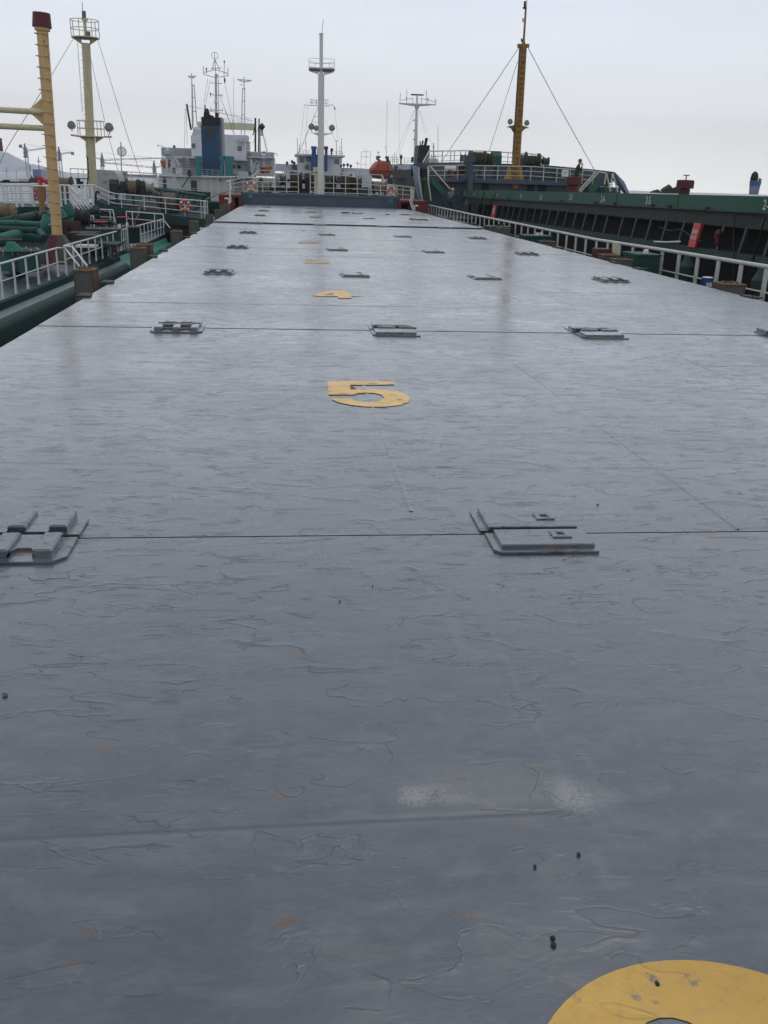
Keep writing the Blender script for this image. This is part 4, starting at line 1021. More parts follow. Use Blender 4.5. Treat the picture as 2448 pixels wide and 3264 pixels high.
# pale masthead mast with platforms
CY_ = 78
cm = thing('foremast', at(298, 632, CY_), 'cream yellow tanker foremast with two railed platforms and floodlights', 'mast')
m_ = MB(); m_.rod((297.5, 634), (274, 138), CY_, 13, r2=12, n=20); m_.build('mast_tube', M['cream'], cm)
m_ = MB(); m_.rod((274, 122), (270, 66), CY_, 4.2, n=10); m_.rod((270, 66), (270, 60), CY_, 9, n=10); m_.build('topmast', M['cream'], cm)
m_ = MB(); m_.rod((268, 60), (267, 35), CY_, 6.2, r2=5.6, n=12); m_.build('navigation_lamp', M['wire'], cm); m_ = MB(); m_.rod((282, 115), (281, 101), CY_-.2, 6, n=12); m_.build('navigation_lamp', M['wire'], cm)
m_ = MB(); m_.rod((263, 35), (262, 6), CY_, .9); m_.build('whip_antenna', M['wire'], cm)
def ring_platform(parent, cx, cy, Y, rx, top, mat, n=14, arms=None, depth=1.3, nb=2):
    c = at(cx, cy, Y); rr = rx*k(Y); z = c.z; m_ = MB()
    pts = [Vector((c.x+rr*math.cos(2*PI*i/n), c.y+rr*.9*math.sin(2*PI*i/n), z)) for i in range(n)]
    m_.prism(pts, (0, 0, -.07))
    for s_ in (-1, 1): m_.prism([c+Vector((s_*rr*.3, -.05, -.08)), c+Vector((s_*rr*.92, -.05, -.08)), c+Vector((s_*rr*.28, -.05, -.08-rr*.42))], (0, .1, 0))
    m_.build('platform', mat, parent)
    m_ = MB(); H = top*k(Y)
    for j in range(1, nb+1):
        hh = H*j/nb
        for a, b_ in zip(pts, pts[1:]+pts[:1]): m_.tube(a+Vector((0, 0, hh)), b_+Vector((0, 0, hh)), .028, n=6)
    for a in pts[::2 if n > 10 else 1]: m_.tube(a, a+Vector((0, 0, H)), .03, n=6)
    m_.build('platform_railing', mat, parent)
ring_platform(cm, 272, 119, CY_, 40, 44, M['cream']); ring_platform(cm, 291, 434, CY_, 39, 42, M['cream'])
addp(cm, 'lamp_arm', [(225, 430), (252, 434)], .08, M['cream'], CY_-.3); addp(cm, 'lamp_arm', [(331, 436), (357, 436)], .08, M['cream'], CY_-.3)
floodlight(cm, 228, 398, CY_-.4, 11, M['wire']); floodlight(cm, 348, 405, CY_-.4, 12, M['wire'])
m_ = MB(); m_.rod((273, 447), (283, 700-120), CY_-.3, 1.2); 
for i in range(22): 
    f = i/21; y_ = 150+f*450; x_ = 255+(y_-138)*.047+2; m_.rod((x_, y_), (x_+28, y_+1), CY_-.9, .9)
m_.rod((247, 135), (263, 358), CY_-1, .9); m_.build('ladder', M['cream'], cm)
addp(cm, 'cable', [(279, 500), (281, 560), (276, 610)], .06, M['blackmetal'], CY_-.8)
addp(cm, 'stay', [(233, 124, CY_), (163, 242, 58), (20, 475, 50), (0, 520, 49)], .018, M['wire'])
addp(cm, 'stay', [(312, 128, CY_), (402, 420, 60), (450, 563, 58)], .018, M['wire'])
addp(cm, 'stay', [(288, 180, CY_), (337, 400, 64), (376, 545, 64)], .016, M['wire'])
# raised deck platform and its white railings
pl = thing('raised_platform', at(120, 660, 56), 'grey-green raised deck platform carrying the white railings, far left', 'platform')
zp = at(120, 662, 56).z
m_ = MB(); m_.box(at(-200, 660, 56).x, at(232, 660, 56).x, 55.6, 63.5, zp-.32, zp); m_.build('deck_plate', M['ggrey'], pl)
m_ = MB(); m_.box(at(-200, 660, 58).x, at(232, 660, 58).x, 57, 63, -2.18, zp-.33); m_.build('under_structure', M['darkhull'], pl)
m_ = MB(); m_.obox(at(60, 668, 55.5), at(150, 668, 55.5), .1, .3); m_.obox(at(125, 662, 55.5), at(158, 700, 55.5), .14, .3); m_.build('bracket', M['tgreen2'], pl)
def railpx(name, label, L, Y, hpx, nr, mat, pxs, r=.035, flatp=None, grp=None):
    top = [at(q[0], q[1], q[2] if len(q) > 2 else Y) for q in L]; h = hpx*k(Y)
    root = thing(name, top[0]-Vector((0, 0, h)), label, 'railing', grp)
    for j in range(nr):
        m_ = MB(); d = Vector((0, 0, h*j/nr if j else 0))
        for a, b_ in zip(top, top[1:]): m_.tube(a-d, b_-d, r if j == 0 else r*.62, n=6)
        m_.build('handrail' if j == 0 else 'mid_rail', mat, root)
    for x in pxs:
        for (a, b_), (ta, tb) in zip(zip(L, L[1:]), zip(top, top[1:])):
            if a[0] <= x <= b_[0]:
                f = (x-a[0])/(b_[0]-a[0]); p = ta.lerp(tb, f); break
        else: continue
        m_ = MB()
        if flatp: m_.obox(p-Vector((0, 0, h)), p, flatp, .03, Vector((0, 1, 0)))
        else: m_.tube(p-Vector((0, 0, h)), p, r*.8, n=6)
        m_.build('post', mat, root)
    return root
railpx('platform_railing', 'white flat-bar railing at the front of the raised platform, left of the buff kingpost', [(-60, 594), (40, 590), (80, 591), (156, 594)], 55.8, 68, 3, M['white'], [-40, -10, 20, 47, 66, 102, 150], .06, .13)
railpx('platform_railing', 'white railing at the back of the raised platform behind the red sign', [(-60, 585), (120, 586), (220, 585)], 62, 64, 3, M['white'], [-20, 8, 34, 60, 94, 200], .05, .14)
railpx('platform_railing', 'short white railing just right of the buff kingpost', [(187, 590), (221, 591), (250, 622, 55)], 56, 62, 3, M['white'], [190, 205, 220, 228], .05, .12)
railpx('forecastle_railing', 'white railing by the stair head left of the cream mast', [(231, 590), (300, 590), (304, 591)], 60, 58, 2, M['white'], [232, 244, 260, 275, 292], .045, .16)
# stair with handrails
st = thing('companion_stair', at(290, 722, 57), 'white-railed steep stair down from the raised tanker platform', 'stair')
addp(st, 'handrail', [(231, 592), (297, 666), (300, 723)], .045, M['white'], 57.2); addp(st, 'handrail', [(221, 592), (287, 668), (290, 721)], .045, M['white'], 56.6)
addp(st, 'mid_rail', [(233, 620), (297, 692)], .035, M['white'], 57.2); addp(st, 'mid_rail', [(223, 620), (287, 694)], .035, M['white'], 56.6)
m_ = MB()
for i in range(9): f = i/8; a = at(228+f*50, 655+f*60, 57.2); b_ = at(218+f*50, 655+f*60, 56.6); m_.obox(a, b_+Vector((-.5, 0, 0)), .2, .03)
m_.build('tread', M['ggrey'], st)
# long railing of the tanker forecastle
L = [(304, 592, 77.2), (346, 611, 75.5), (366, 617, 74.5), (452, 624, 71), (530, 631, 67.5), (654, 641, 62.3), (662, 642, 62.0)]
railpx('forecastle_railing', 'long white three-bar railing round the tanker forecastle beside the winch', L, 70, 46, 3, M['white'], [305, 344, 386, 459, 526, 590, 641, 650, 661], .04, None)
addp(bpy.data.objects[-1] if 0 else st, 'side_post', [(654, 641, 62.2), (655, 690, 62.2)], .04, M['white'])
railpx('hatch_railing', 'low white hoop railing on the tanker deck left of another', [(318, 667), (360, 669), (368, 712)], 57, 44, 2, M['white'], [350], .035)
railpx('hatch_railing', 'low white hoop railing on the tanker deck under the forecastle edge', [(401, 674), (440, 676), (520, 683), (522, 697)], 56, 42, 2, M['white'], [402, 421, 492], .035)
# white deckhouse on forecastle, winches
dh = thing('deck_store', at(345, 635, 82), 'small grey-white store with rounded corner behind the black winch', 'deckhouse')
SY = 82; za = at(340, 636, SY).z; X0, X1 = at(309, 590, SY).x, at(379, 590, SY).x; zt2 = at(340, 543, SY).z
m_ = MB(); pts = [Vector((X0, SY, za)), Vector((X1, SY, za)), Vector((X1, SY, zt2-1.3))] + [Vector((X1-.45+.45*math.cos(R(a)), SY, zt2-.45-.85+.85*math.sin(R(a))+.45)) for a in (0, 25, 50, 75, 90)] + [Vector((X0, SY, zt2))]
m_.prism(pts, (0, 3, 0)); m_.build('wall', M['greyhouse'], dh)
m_ = MB(); 
for i, (x, y, w) in enumerate([(332, 554, 5), (343, 555, 6), (331, 578, 6), (340, 579, 8), (334, 583, 12)]): m_.rect(x-w/2, y-1, x+w/2, y+1, SY-.02, .015)
m_.build('red_lettering', M['signd'], dh)
bm_ = {'metal': M['blackmetal'], 'rope': M['rope'], 'case': M['blackmetal'], 'head': paint('winch_head', (.22, .22, .16), .6, .3, .2)}
winch(430, 598, 76, 'big black mooring winch with tan rope drum on the tanker forecastle', [('gear', 352, 378, 22), ('shaft', 378, 384, 8), ('gear', 384, 400, 17), ('flange', 401, 409, 25), ('rope', 409, 437, 21), ('flange', 437, 447, 25), ('gear', 448, 462, 20), ('head', 466, 489, 16)], bm_, None, at(430, 655, 76).z)
winch(541, 642, 69.5, 'wide reel of pale grey rope beside the tanker life ring', [('flange', 514, 517, 30), ('rope', 517, 566, 26), ('flange', 566, 569, 30)], {**bm_, 'rope': M['ropeg']}, None, at(541, 676, 69.5).z)
winch(210, 590, 62, 'rope reel with worn brown rope just right of the buff kingpost', [('flange', 186, 190, 25), ('rope', 190, 226, 21), ('flange', 226, 231, 25)], {**bm_, 'rope': M['rope']}, None, zp)
m_ = MB(); m_.rect(244, 570, 252, 600, 79, .6); m_.rect(252, 578, 262, 600, 79, .5); m_.rect(240, 568, 278, 571, 79.4, .3); tag(m_.build('windlass_gear', M['blackmetal']), 'black windlass gear seen between kingpost and cream mast', 'machine')
# coil of rope
c = at(474, 670, 71.5); m_ = MB()
for i in range(9): m_.torus(c+Vector((random.uniform(-.05, .05), random.uniform(-.05, .05), .05+i*.08)), (random.uniform(-.05, .05), random.uniform(-.05, .05), 1), .72-.035*i, .06, 24, 6)
m_.pipe([at(489, 625, 72), at(478, 622, 72), at(486, 640, 71.6), at(470, 650, 71.4), at(455, 660, 71.2)], .045, 6)
tag(m_.build('rope_coil', M['ropeg']), 'pale heaped coil of rope on the tanker forecastle edge', 'rope')
m_ = MB(); m_.pipe([at(448, 657, 70.8), at(440, 690, 70.6), at(430, 716, 70.4)], .09, 8); tag(m_.build('hanging_rope', M['ropeg']), 'thick grey rope hanging down from the tanker forecastle edge', 'rope')
m_ = MB(); m_.pipe([at(489, 606, 75), at(500, 612, 73), at(516, 622, 70.5)], .05, 6); tag(m_.build('mooring_line', M['rope']), 'tan rope led from the winch head to the wide reel', 'rope')
life_ring(590, 656, 64.6, 18.5, M['ring'], 'bright orange life ring on the tanker forecastle railing')
# fire monitor, sign, orange stand
fm = thing('fire_monitor', at(130, 590, 54), 'red fire monitor cannon above the faded red sign', 'fire monitor')
m_ = MB(); m_.tube(at(124, 563, 54), at(150, 583, 54), .14, .10, n=12); m_.build('barrel', M['sign'], fm)
m_ = MB(); m_.tube(at(129, 590, 54), at(128, 566, 54), .11, n=10); m_.tube(at(150, 588, 54), at(150, 572, 54), .08, n=8); m_.build('stand_pipe', M['sign'], fm)
os_ = thing('monitor_stand', at(138, 740, 53), 'orange-brown upright post in front of the faded red sign', 'post')
m_ = MB(); m_.tube(at(140, 735, 54.2), at(130, 594, 54.2), .16, n=12); m_.build('shaft', M['orangemast'], os_)
sg = thing('warning_sign', at(126, 640, 55.4), 'faded red warning board with three rows of white characters', 'sign')
m_ = MB(); pts = [at(105, 596, 55.3), at(146, 596, 55.3), at(148, 641, 55.3), at(109, 640, 55.3)]; m_.prism(pts, (0, .05, 0)); m_.build('board', M['signd'], sg)
m_ = MB()
def glyph(mb, px, py, Y, s_, seed, mirror=1):
    rnd = random.Random(seed)
    for (a, b_, c_, d) in [(-.5, -.5, .5, -.5), (-.5, 0, .5, 0), (0, -.5, 0, .5), (-.45, .5, .45, .5), (-.5, -.4, -.5, .4), (.5, -.3, .5, .5)]:
        if rnd.random() < .3: continue
        mb.obox(at(px+a*s_, py+b_*s_, Y), at(px+c_*s_+.01, py+d*s_+.01, Y), .16*s_*k(Y), .008, Vector((0, 1, 0)))
for j, (yy, ss, xs) in enumerate([(602, 4.2, (111, 119, 126)), (617, 5, (112, 122)), (629, 6, (117,))]):
    for i, x in enumerate(xs): glyph(m_, x, yy, 55.25, ss, j*7+i)
m_.build('lettering', M['letter'], sg)

# deck piping
def px3(L): return [at(a, b_, y) for a, b_, y in L]
def curve(P_, n=6):
    out = []
    for i in range(len(P_)-1):
        p0 = P_[max(i-1, 0)]; p1 = P_[i]; p2 = P_[i+1]; p3 = P_[min(i+2, len(P_)-1)]
        for j in range(n):
            t_ = j/n; out.append(.5*((2*p1)+(p2-p0)*t_+(2*p0-5*p1+4*p2-p3)*t_*t_+(3*p1-p0-3*p2+p3)*t_**3))
    out.append(P_[-1]); return out
def cargo_pipe(L, r, mat, lab, flanges=()):
    P_ = curve(px3(L)); root = thing('deck_pipe', P_[0], lab, 'pipe')
    m_ = MB(); m_.pipe(P_, r, 16); m_.build('pipe_body', mat, root)
    for f in flanges:
        i = int(f*(len(P_)-1)); d = (P_[min(i+1, len(P_)-1)]-P_[max(0, i-1)]).normalized(); m_ = MB()
        m_.lathe([(r, -.05), (r*1.3, -.05), (r*1.3, -.01), (r*1.22, 0), (r*1.3, .01), (r*1.3, .05), (r, .05)], P_[i], d, 18); m_.build('flange', mat, root)
M['pipeg'] = paint('pipe_green', (.014, .110, .085), .5, .45, .08)
M['piped'] = paint('pipe_dark_green', (.012, .040, .036), .5, .45, .08)
cargo_pipe([(-60, 768, 41), (0, 765, 41), (60, 750, 42), (110, 752, 43), (142, 745, 43.5), (150, 715, 43.5), (156, 692, 43.8), (185, 680, 44), (200, 700, 44)], .26, M['pipeg'], 'thick bright green cargo pipe curving up behind the kingpost', (.12, .45, .75))
cargo_pipe([(0, 708, 46), (60, 698, 46), (100, 690, 46.5), (134, 688, 47)], .20, M['piped'], 'dark green pipe sloping up behind the thick green pipe', (.3, .8))
cargo_pipe([(-40, 712, 44), (40, 712, 44.5), (100, 715, 45), (145, 716, 45)], .14, M['pipeg'], 'slim mid-green pipe running level to the bend', (.4,))
cargo_pipe([(-40, 728, 42), (60, 732, 42), (118, 735, 42), (130, 745, 41.5), (140, 757, 41)], .13, M['piped'], 'slim dark green pipe bending down in front of the thick pipe', (.5,))
cargo_pipe([(-30, 668, 50), (20, 672, 50), (50, 677, 50)], .30, M['rope'], 'tan canvas wrapped hose lying under the raised platform', (.6,))
cargo_pipe([(240, 705, 50), (222, 700, 50), (212, 690, 50), (208, 668, 50), (203, 660, 50)], .44, M['pipeg'], 'fat green pipe elbow right of the kingpost', (.5,))
cargo_pipe([(240, 692, 49), (262, 694, 49), (285, 697, 49)], .30, M['darkhull'], 'dark pipe stub joined to the fat green elbow', (.3, .8))
cargo_pipe([(255, 712, 50), (320, 706, 50), (352, 708, 50), (368, 720, 50)], .12, M['piped'], 'slim dark pipe crossing behind the red hand wheels', ())
cargo_pipe([(262, 680, 55), (290, 674, 55), (318, 670, 55)], .17, M['piped'], 'short grey-green pipe at the foot of the stair', (.6,))
# valves with hand wheels on pedestals
def valve(px, py, Y, lab, r=.36, body=M['teal']):
    c = at(px, py, Y); root = thing('deck_valve', Vector((c.x, c.y, -2.18)), lab, 'valve', 'valves with red hand wheels')
    m_ = MB(); m_.torus(c, (0, 0, 1), r, .035, 20, 6)
    for a in range(3): d = Vector((math.cos(a*PI/3), math.sin(a*PI/3), 0))*r; m_.tube(c-d, c+d, .025, n=6)
    m_.build('hand_wheel', M['reddull'] if r > .3 else M['sign'], root)
    m_ = MB(); m_.tube(c-Vector((0, 0, .35)), c, .05, n=8); m_.build('spindle', M['darkhull'], root)
    m_ = MB(); m_.lathe([(r*1.0, 0), (r*1.15, .03), (r*1.15, .10), (r*.6, .12), (r*.45, c.z-.35+2.18-.15), (r*.8, c.z-.35+2.18-.10), (r*.8, c.z-.35+2.18)], (c.x, c.y, -2.18), n=16); m_.build('valve_body', body, root)
valve(35, 764, 37, 'nearest red hand wheel valve at the left picture edge'); valve(320, 707, 48, 'red hand wheel valve on the green tank lid', .30); valve(392, 692, 52, 'small red hand wheel valve beneath the hoop railing', .28)
# tank domes and boxes
def drum(px, py, Y, r, h, lab, mat, cat='tank hatch'):
    c = at(px, py, Y); root = thing('tank_hatch', Vector((c.x, c.y, c.z-h)), lab, cat)
    m_ = MB(); m_.lathe([(r, -h), (r, -.06)], c, n=24); m_.build('drum', mat, root)
    m_ = MB(); m_.lathe([(r*1.08, -.058), (r*1.08, -.01), (r*.9, .03), (r*.3, .06)], c, n=24); m_.build('lid', M['ggrey'], root)
    m_ = MB()
    for a in range(8): q = c+Vector((math.cos(a*PI/4)*r*.98, math.sin(a*PI/4)*r*.98, 0)); m_.tube(q-Vector((0, 0, .1)), q+Vector((0, 0, .08)), .03, n=6)
    m_.build('lid_bolt', M['cream'], root)
drum(70, 797, 36.5, .62, .75, 'round green tank hatch by the left picture edge', M['teal']); drum(20, 800, 36, .4, .7, 'smaller tank hatch cut by the left picture edge', M['teal'])
drum(330, 728, 47, .8, .8, 'round green tank hatch with a hand wheel on it', M['teal']); drum(400, 722, 50, .7, .8, 'round green tank hatch behind the gate plates', M['tgreen2'])
m_ = MB(); p = at(60, 790, 36); m_.prism([Vector((p.x-.4, p.y-.55, p.z-.1)), Vector((p.x+.3, p.y-.6, p.z-.05)), Vector((p.x, p.y-.55, p.z+.25)), Vector((p.x-.25, p.y-.55, p.z+.25))], (0, .1, 0)); tag(m_.build('guide_bracket', M['worn']), 'pale green curved bracket on the nearest tank hatch', 'bracket')
fr_ = thing('support_trestle', at(230, 740, 46), 'dark steel frame of pipe supports right of the kingpost', 'frame')
m_ = MB()
for x in (210, 232, 252): m_.obox(at(x, 715, 46), at(x, 755, 46), .12, .12)
m_.obox(at(196, 713, 46), at(256, 714, 46), .15, .25); m_.build('support', M['reddull'], fr_)
m_ = MB(); m_.rect(215, 742, 300, 748, 44, 1.4); m_.rect(238, 750, 330, 756, 42.6, 1.2); m_.build('grating', M['ggrey'], fr_)
mh = thing('manifold_table', at(270, 780, 43), 'low dark pipe manifold with a white box behind the near railing', 'manifold')
m_ = MB(); m_.rect(262, 778, 372, 783, 43, 2.2); m_.rect(262, 783, 268, 800, 43, .2); m_.rect(360, 783, 368, 806, 43, .2); m_.build('table', M['ggrey'], mh)
m_ = MB(); m_.rect(240, 782, 302, 790, 41.5, .8); m_.build('white_box', M['white'], mh)
for i in range(7):
    x = 250+i*22; c = at(x, 770-i*3, 46+i*.6); m_ = MB(); m_.lathe([(.16, -.9), (.16, -.1), (.24, -.1), (.24, 0), (.1, .02)], c, n=14)
    tag(m_.build('pipe_stub', [M['piped'], M['teal'], M['reddull']][i % 3]), 'upright flanged pipe stub behind the near railing, %s from the left' % ORD[i].replace('nearest', 'first'), 'pipe stub', 'pipe stubs on the tanker deck')
# crook vent
c = thing('crook_vent', at(307, 650, 57), 'black crooked air pipe with red collar left of the winch', 'ventilator')
m_ = MB(); m_.pipe(curve(px3([(305, 645, 57), (305, 625, 57), (307, 613, 57), (313, 611, 57), (317, 617, 57)])), .06, 10); m_.build('crook', M['blackmetal'], c)
m_ = MB(); m_.rod((306, 636), (306, 630), 57, 5, n=12); m_.build('collar', M['reddull'], c)
# satellite dome mast and parabolic antenna behind
an = thing('antenna_mast', at(389, 560, 100), 'thin mast with round mesh dish behind the tanker winch', 'antenna')
m_ = MB(); m_.rod((389, 610), (385, 452), 90, 1.8, n=8); m_.build('pole', M['farwhite2'], an)
c = at(388, 483, 90); r = 13*k(90); m_ = MB(); m_.torus(c, (0, 1, 0), r, .03, 24, 6)
for i in range(-3, 4): q = i/4*r; w = math.sqrt(r*r-q*q); m_.tube(c+Vector((q, 0, -w)), c+Vector((q, 0, w)), .015, n=4); m_.tube(c+Vector((-w, 0, q)), c+Vector((w, 0, q)), .015, n=4)
m_.build('mesh_dish', M['wire'], an)
# far bow railing of tanker
railpx('bow_railing', 'pale thin railing behind the store and winch on the tanker bow', [(222, 537), (250, 538), (377, 545), (441, 550), (550, 557), (576, 605)], 95, 40, 3, M['farwhite'], [224, 248, 265, 418, 457, 500, 548], .05)

# ================================================================== RIGHT SHIP
rs_ = thing('bulk_carrier', (18, 40, -2), 'green and slate bulk carrier moored alongside on the right', 'ship')
CX = 12.2
def sx_(L, X=CX): return [atX(a, b_, X) for a, b_ in L]
# coaming bands as solid strips (top edge, lower edge)
def band(mb, topL, botL, X, th):
    a = sx_(topL, X); b_ = sx_(botL, X); n = 12
    def samp(L, Y):
        for p, q in zip(L, L[1:]):
            if (p.y-Y)*(q.y-Y) <= 0 and abs(p.y-q.y) > 1e-6: return p.z+(q.z-p.z)*(Y-p.y)/(q.y-p.y)
        L = sorted(L, key=lambda p: abs(p.y-Y)); p, q = L[0], L[1]; return p.z+(q.z-p.z)*(Y-p.y)/(q.y-p.y)
    y0, y1 = 13.0, 66.5
    ys = [y0+(y1-y0)*i/n for i in range(n+1)]; vs = []
    ya, za_ = zip(*[(p.y, p.z) for p in a]); yb, zb_ = zip(*[(p.y, p.z) for p in b_])
    def fit(ys_, zs_):
        n_ = len(ys_); my, mz = sum(ys_)/n_, sum(zs_)/n_; s_ = sum((y-my)*(z-mz) for y, z in zip(ys_, zs_))/sum((y-my)**2 for y in ys_); return lambda y: mz+s_*(y-my)
    fa, fb = fit(ya, za_), fit(yb, zb_)
    for y in ys: vs += [Vector((X, y, fa(y))), Vector((X, y, fb(y))), Vector((X+th, y, fb(y))), Vector((X+th, y, fa(y)))]
    fs = [(i*4+j, i*4+(j+1) % 4, (i+1)*4+(j+1) % 4, (i+1)*4+j) for i in range(n) for j in range(4)] + [(0, 1, 2, 3), (n*4+3, n*4+2, n*4+1, n*4)]
    mb.add(vs, fs); return fa, fb
topL = [(1421, 603.3), (1680, 610.6), (2060, 617.5), (2448, 624.5)]
gb = [(1452, 627), (1720, 640), (2020, 662), (2448, 677)]
yb_ = [(1388.6, 636), (1720, 668), (2020, 698), (2448, 730)]
lb = [(1560, 690), (1880, 743), (2448, 818)]; lb2 = [(1560, 699), (1880, 757), (2448, 842)]
m_ = MB(); fT, fG = band(m_, topL, gb, CX, 2.0); gp = m_.build('hatch_coaming', M['rgreen'], rs_)
m_ = MB(); fG2, fB = band(m_, [(a, b_+.5) for a, b_ in gb], yb_, CX+.06, 1.6); m_.build('coaming_skirt', M['ggrey'], rs_)
m_ = MB(); _, _ = band(m_, [(a, b_-1) for a, b_ in gb], [(a, b_+2) for a, b_ in gb], CX-.08, .3); m_.build('coaming_lip', M['ggrey'], rs_)
m_ = MB(); fL, fL2 = band(m_, lb, lb2, CX-.12, .4); m_.build('frame_foot', M['ggreen'], rs_)
m_ = MB(); m_.box(CX+1.2, CX+1.5, 12, 66.5, -2.2, .9); m_.build('inner_wall', M['black'], rs_)  # black colour carries the shade of the recess behind the stays
m_ = MB(); m_.box(CX-.9, 27, 8, 92, WZ-1, -1.30); m_.build('hull', M['darkhull'], rs_)
m_ = MB(); m_.box(CX+2.1, 26, 14, 66, 1.0, 1.22); m_.build('hatch_top', M['rgreen'], rs_)
y = 14.4; i = 0
while y < 66:
    m_ = MB(); zt_ = fB(y)+.02; zb2 = fL(y)-.02
    m_.prism([Vector((CX+.075, y, zt_)), Vector((CX+.14, y, zt_)), Vector((CX+.015, y, zb2)), Vector((CX-.05, y, zb2))], (0, .03, 0)); m_.prism([Vector((CX+.05, y-.05, zt_)), Vector((CX+.074, y-.05, zt_)), Vector((CX-.051, y-.05, zb2)), Vector((CX-.075, y-.05, zb2))], (0, .13, 0))
    m_.build('coaming_stay', M['ggreen'], rs_); y += 1.36 if i % 9 != 5 else 1.7; i += 1
# greener patches, joints, painted berth marks
for px in (1965, 2161): p = atX(px, 640, CX-.004); m_ = MB(); m_.box(CX-.006, CX-.001, p.y-.02, p.y+.02, fG(p.y)+.03, fT(p.y)-.01); m_.build('plate_joint', M['black'], gp)
for xa, xb in ((1614, 1634), (2372, 2448)):
    m_ = MB()
    a, b_ = atX(xa, 640, CX).y, atX(xb, 650, CX).y; a, b_ = max(a, b_), min(a, b_); m_.box(CX-.005, CX-.001, b_ if xb < 2440 else 13.2, a, fG((a+b_)/2)+.04, fT((a+b_)/2)-.03); m_.build('repainted_patch', M['rgreen_d'], gp)
m_ = MB()
for px in (2135, 2080, 1790, 1900, 1960, 2255, 1620): 
    p = atX(px, 650, CX-.02); m_ = MB(); m_.bbox(CX-.09, CX-.002, p.y-.12, p.y+.12, fG(p.y)+.0, fG(p.y)+.10, .01); m_.build('stopper_block', M['ggrey'], gp)
def marktext(s_, px, py, size):
    cu = bpy.data.curves.new('painted_mark', 'FONT'); cu.body = s_; cu.size = size; cu.extrude = .002; cu.align_x = 'CENTER'; cu.align_y = 'CENTER'
    tmp = bpy.data.objects.new('tmp', cu); me = bpy.data.meshes.new_from_object(tmp); bpy.data.objects.remove(tmp)
    ob = bpy.data.objects.new('painted_mark', me); col.objects.link(ob); p = atX(px, py, CX-.006); me.materials.clear(); me.materials.append(M['letter'])
    ob.parent = gp; ob.location = p-base_of(gp); ob.rotation_euler = (R(90), 0, R(-90))
for s_, px, py, sz in (('2-5', 2066, 640, .36), ('2-4', 1921, 636, .36), ('2-3', 1819, 629, .34), ('2-2', 1724, 629, .34), ('2-1', 1661, 625, .32), ('1-5', 1584, 622, .3), ('1-4', 1511, 619, .3), ('1-3', 1481, 619, .3), ('1-2', 1460, 619, .3), ('2-6', 2446, 655, .36)):
    marktext(s_, px, py, sz)
# hanging cables
for i, L in enumerate([[(1545, 610), (1537, 640), (1534, 665)], [(1583, 612), (1566, 640), (1552, 670), (1548, 690)], [(2342, 676), (2338, 760), (2340, 880)], [(2440, 690), (2410, 790), (2395, 840)], [(2104, 725), (2140, 736), (2172, 732), (2218, 765), (2240, 768)]]):
    P_ = curve([atX(a, b_, CX-.15-.1*(i > 1)*0) for a, b_ in L], 4); m_ = MB(); m_.pipe(P_, .03 if i < 2 else .02, 6)
    tag(m_.build('hanging_cable', M['blackmetal']), ['dark cable hanging over the green coaming, left one of a pair', 'dark cable hanging over the green coaming, right one of a pair', 'dark cable hanging down behind the blue can', 'dark cable hanging at the right picture edge', 'slack cable strung between the coaming stays beside the red board'][i], 'cable')
# red vertical boards with characters
for i, (P4, lab, Yo) in enumerate([([(2210, 711), (2232, 711), (2219, 787), (2190, 787)], 'near red board with white characters hung between coaming stays', 0), ([(1571, 654), (1580, 654), (1577, 693), (1566, 693)], 'far small red board hung between coaming stays', 0)]):
    q = [atX(a, b_, CX-.17) for a, b_ in P4]; yc = sum(p.y for p in q)/4; ztop = (q[0].z+q[1].z)/2; zbot = (q[2].z+q[3].z)/2
    w = abs(q[0].y-q[1].y)
    root = thing('red_board', Vector((CX-.3, yc, zbot)), lab, 'sign')
    m_ = MB(); m_.prism([Vector((CX-.12, yc-w/2, ztop)), Vector((CX-.12, yc+w/2, ztop)), Vector((CX-.22, yc+w/2, zbot)), Vector((CX-.22, yc-w/2, zbot))], (.03, 0, 0)); m_.prism([Vector((CX-.12, yc-w/2-.01, ztop)), Vector((CX-.22, yc-w/2-.01, zbot)), Vector((CX-.14, yc-w/2-.01, zbot)), Vector((CX-.04, yc-w/2-.01, ztop))], (0, .012, 0)); m_.build('board', M['sign'], root)
    m_ = MB()
    for f, nn in ((.35, 4), (.6, 3)):
        for j in range(nn):
            c = Vector((CX-.125-.10*f, yc+w*(.32-.64*j/(nn-1)), ztop+(zbot-ztop)*f)); sz = w*.09
            for a, b_ in ((0, 1), (0, 0), (0, -1)): m_.box(c.x-.006, c.x+.002, c.y-sz, c.y+sz, c.z+b_*sz*1.0-.008, c.z+b_*sz*1.0+.008)
            m_.box(c.x-.008, c.x+.001, c.y-.01, c.y+.01, c.z-sz*1.3, c.z+sz*1.3)
    m_.build('lettering', M['letter'], root)
# small clutter on the right ship's side deck
for i, (px, py, X, lab) in enumerate([(2192, 830, 11.4, 'grey-green mushroom vent seen through the right railing'), (2430, 870, 11.2, 'grey-green mushroom vent at the right picture edge'), (1490, 640, 11.7, 'slim green air pipe below the coaming near the worker')]):
    c = atX(px, py, X); root = thing('mushroom_vent', Vector((c.x, c.y, -1.3)), lab, 'ventilator', 'vents on the right ship')
    h = c.z+1.3; m_ = MB(); m_.lathe([(.12, 0), (.12, h*.6), (.20, h*.62), (.22, h*.85), (.13, h), (.09, h+.15)], (c.x, c.y, -1.3), n=14); m_.build('vent_body', M['ggreen'], root)
c = atX(2290, 750, 12.0); m_ = MB(); m_.lathe([(.03, -.30), (.07, -.22), (.09, -.05), (.12, .05), (.05, .16)], c, n=9); m_.lathe([(.03, -.1), (.08, 0), (.06, .1), (.01, .14)], c+Vector((0, .12, -.05)), n=8); tag(m_.build('rag_bundle', M['reddull']), 'red and white bundle hung on a coaming stay right of the board', 'bundle')
m_ = MB(); 
